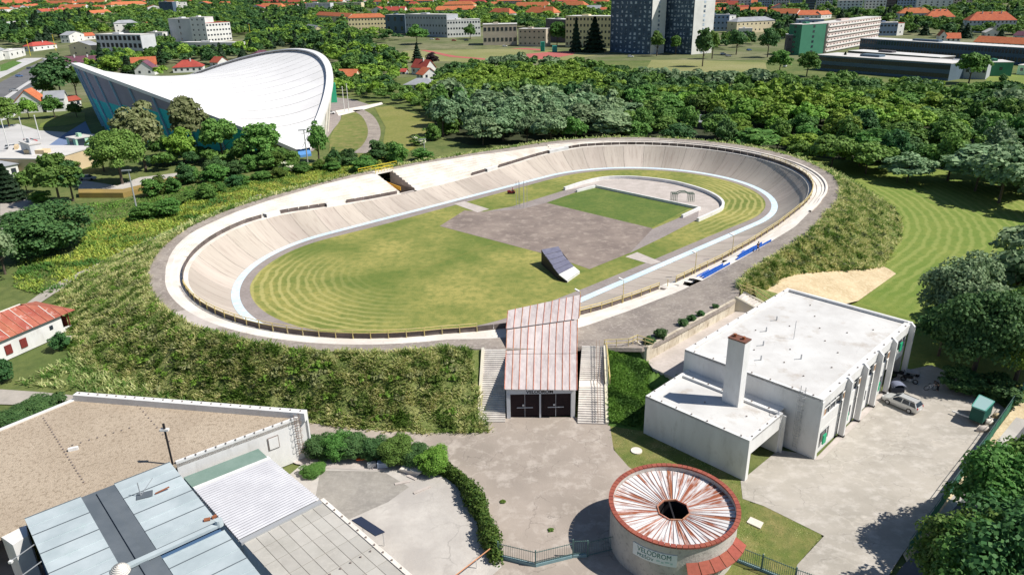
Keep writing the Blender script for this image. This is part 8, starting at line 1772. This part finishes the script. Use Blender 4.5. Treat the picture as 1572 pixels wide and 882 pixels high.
# ================================================================ PEOPLE
def person(p,rot,pose,top,legs_,label,hair=(.05,.035,.03)):
    J={'hip':(0,0,.95),'ch':(0,0,1.32),'nk':(0,0,1.50),'hd':(0,.02,1.68),'sl':(-.19,0,1.44),'sr':(.19,0,1.44),'el':(-.26,.03,1.16),'er':(.26,.03,1.16),'hl':(-.25,.12,.90),'hr':(.25,.12,.90),'kl':(-.10,.03,.50),'kr':(.10,.03,.50),'fl':(-.11,-.02,.07),'fr':(.11,-.02,.07),'tl':(-.11,.14,.04),'tr':(.11,.14,.04)}
    if pose=='walk': J.update({'kl':(-.10,.16,.52),'fl':(-.10,.24,.08),'tl':(-.1,.4,.06),'fr':(.1,-.28,.1),'tr':(.1,-.14,.04),'kr':(.1,-.04,.5),'hl':(-.26,-.12,.92),'hr':(.24,.28,1.0)})
    if pose=='sit': J={'hip':(0,0,.62),'ch':(0,.08,.98),'nk':(0,.10,1.15),'hd':(0,.13,1.33),'sl':(-.19,.09,1.10),'sr':(.19,.09,1.10),'el':(-.27,.25,.88),'er':(.27,.25,.88),'hl':(-.18,.48,.95),'hr':(.18,.48,.95),'kl':(-.14,.42,.62),'kr':(.14,.42,.62),'fl':(-.15,.45,.2),'fr':(.15,.45,.2),'tl':(-.15,.6,.17),'tr':(.15,.6,.17)}
    if pose=='bend': J.update({'ch':(0,.28,1.18),'nk':(0,.42,1.26),'hd':(0,.55,1.30),'sl':(-.19,.36,1.2),'sr':(.19,.36,1.2),'el':(-.22,.45,.95),'er':(.22,.45,.95),'hl':(-.16,.55,.75),'hr':(.16,.55,.75)})
    e=empty('person',(0,0,0),label,'person')
    def skin(name,chain,rad,m):
        ks=list(dict.fromkeys(k for c in chain for k in c)); me=bpy.data.meshes.new(name); me.from_pydata([J[k] for k in ks],[(ks.index(a),ks.index(b)) for a,b in chain],[]); o=link(name,me,m,e)
        md=o.modifiers.new('skin','SKIN'); md.use_smooth_shade=True
        for i,k in enumerate(ks): v=me.skin_vertices[0].data[i]; v.radius=(rad[k],rad[k]*.8); v.use_root=(i==0)
        o.modifiers.new('sub','SUBSURF').levels=1; return o
    rd=dict(hip=.15,ch=.17,nk=.06,hd=.10,sl=.075,sr=.075,el=.05,er=.05,hl=.04,hr=.04,kl=.065,kr=.065,fl=.045,fr=.045,tl=.04,tr=.04)
    M_skin=MATS.get('skin') or mat('skin',(.50,.32,.24))
    skin('body',[('hip','ch'),('ch','nk'),('nk','hd'),('ch','sl'),('ch','sr'),('sl','el'),('sr','er'),('el','hl'),('er','hr'),('hip','kl'),('hip','kr'),('kl','fl'),('kr','fr'),('fl','tl'),('fr','tr')],rd,M_skin)
    big={k:v*1.13 for k,v in rd.items()}; big['nk']=.062
    skin('shirt',[('hip','ch'),('ch','nk'),('ch','sl'),('ch','sr'),('sl','el'),('sr','er')],{**big,'nk':.07},top)
    skin('trousers',[('hip','kl'),('hip','kr'),('kl','fl'),('kr','fr')],{**big,'hip':.172},legs_)
    h=J['hd']; mb=MB(); mb.tube((h[0],h[1]-.02,h[2]+.0),(h[0],h[1]-.02,h[2]+.13),.118,10,.06); mb.build('hair',MATS.get('hair') or mat('hair',hair),e)
    e.location=p; e.rotation_euler=(0,0,R(rot)); return e
M_blackc=mat('black_cloth',(.02,.02,.025)); M_redc=mat('pink_red_cloth',(.50,.10,.12)); M_bluec=mat('grey_blue_cloth',(.16,.18,.24))
s_=206.2; q=P2(s_,DC(s_)+.5); person((q.x,q.y,ZC(s_)+.03),200,'walk',M_blackc,M_blackc,'person in dark clothes walking behind the blue seats')
q=(52.58,78.51); person((q[0],q[1],.03),80,'bend',M_blackc,M_blackc,'person in black bending beside the bicycle in the car park')
bk=empty('bicycle',(q[0]-.8,q[1]+.2,.03),'light framed bicycle held by the person in black','bicycle')
for x in (-.5,.5):
    mb=MB()
    for k in range(14): a,b=2*PI*k/14,2*PI*(k+1)/14; mb.beam((q[0]-.8+x+.33*math.cos(a),q[1]+.2,.36+.33*math.sin(a)),(q[0]-.8+x+.33*math.cos(b),q[1]+.2,.36+.33*math.sin(b)),.04)
    mb.build('wheel',M_tyre,bk)['kind']='stuff'
mb=MB(); X,Y=q[0]-.8,q[1]+.2
for a,b in (((-.5,.36),(-.15,.8)),((-.15,.8),(.35,.85)),((.35,.85),(0,.4)),((0,.4),(-.5,.36)),((0,.4),(-.18,.95)),((.5,.36),(.33,1.0))): mb.beam((X+a[0],Y,a[1]),(X+b[0],Y,b[1]),.045)
mb.build('frame',M_white,bk)['kind']='stuff'
mb=MB(); mb.beam((X+.33,Y-.25,1.0),(X+.33,Y+.25,1.0),.04); mb.build('handlebar',M_dark,bk); mb=MB(); mb.obox(X-.2,Y,.94,1.0,.25,.12); mb.build('saddle',M_dark,bk)
for a,lab in (((-1.33,59.03),'small grass tuft growing from the driveway near the hedge'),((3.23,54.76),'small dark tuft in the driveway crack left of the kiosk shadow')):
    tree((a[0],a[1],0),.22,.35,'shrub','hedge',lab,name='grass_tuft',cat='plant',lod='far')
# ride-on mower
q=(0.30,176.33); mw=empty('ride_on_mower',(q[0],q[1],0),'dark red ride-on mower at the edge of the infield grass','mower')
mb=MB(); loft(mb,[[(q[0]+x,q[1]-w,z0),(q[0]+x,q[1]+w,z0),(q[0]+x,q[1]+w,z1),(q[0]+x,q[1]-w,z1)] for x,w,z0,z1 in ((-1.0,.28,.3,.75),(-.3,.33,.28,.85),(.0,.4,.25,.5),(.9,.42,.28,.6))]); mb.build('body',mat('mower_red',(.30,.03,.03),rough=.5),mw)
mb=MB(); mb.obox(q[0]+.45,q[1],.6,.68,.5,.5); mb.obox(q[0]+.68,q[1],.68,1.05,.08,.5); mb.build('seat',M_dark,mw); mb=MB(); mb.obox(q[0]-.1,q[1],.08,.24,1.3,1.2); mb.build('cutter_deck',M_dark,mw)
for x,r_ in ((-.75,.22),(.65,.3)):
    for y in (-.45,.45): mb=MB(); mb.tube((q[0]+x,q[1]+y-.08,r_),(q[0]+x,q[1]+y+.08,r_),r_,12); mb.build('wheel',M_tyre,mw)
person((q[0]+.45,q[1],.12),90,'sit',M_redc,M_bluec,'person in a pink red top riding the mower on the infield')
# green practice nets at the school track
for (a,b,t,lab) in (((26.4,605.1,0.0),(29.4,604.3,0.0),58,'left green practice net by the red track'),((35.2,596.7,0.0),(38.7,595.8,0.0),66,'right green practice net by the red track')):
    e=empty('practice_net',a,lab,'net'); mb=MB(); h=7.0 if t<60 else 4.5
    mb.prism([a[:2],b[:2],(b[0],b[1]+4),(a[0],a[1]+4)],0,h); mb.build('net',mat('net_green_%d'%t,(.04,.35,.27)),e)
    for p in (a,b): mb=MB(); mb.tube((p[0],p[1]-.2,0),(p[0],p[1]-.2,h+.5),.2,6); mb.build('post',MATS.get('net_post') or mat('net_post',(.10,.42,.34)),e)
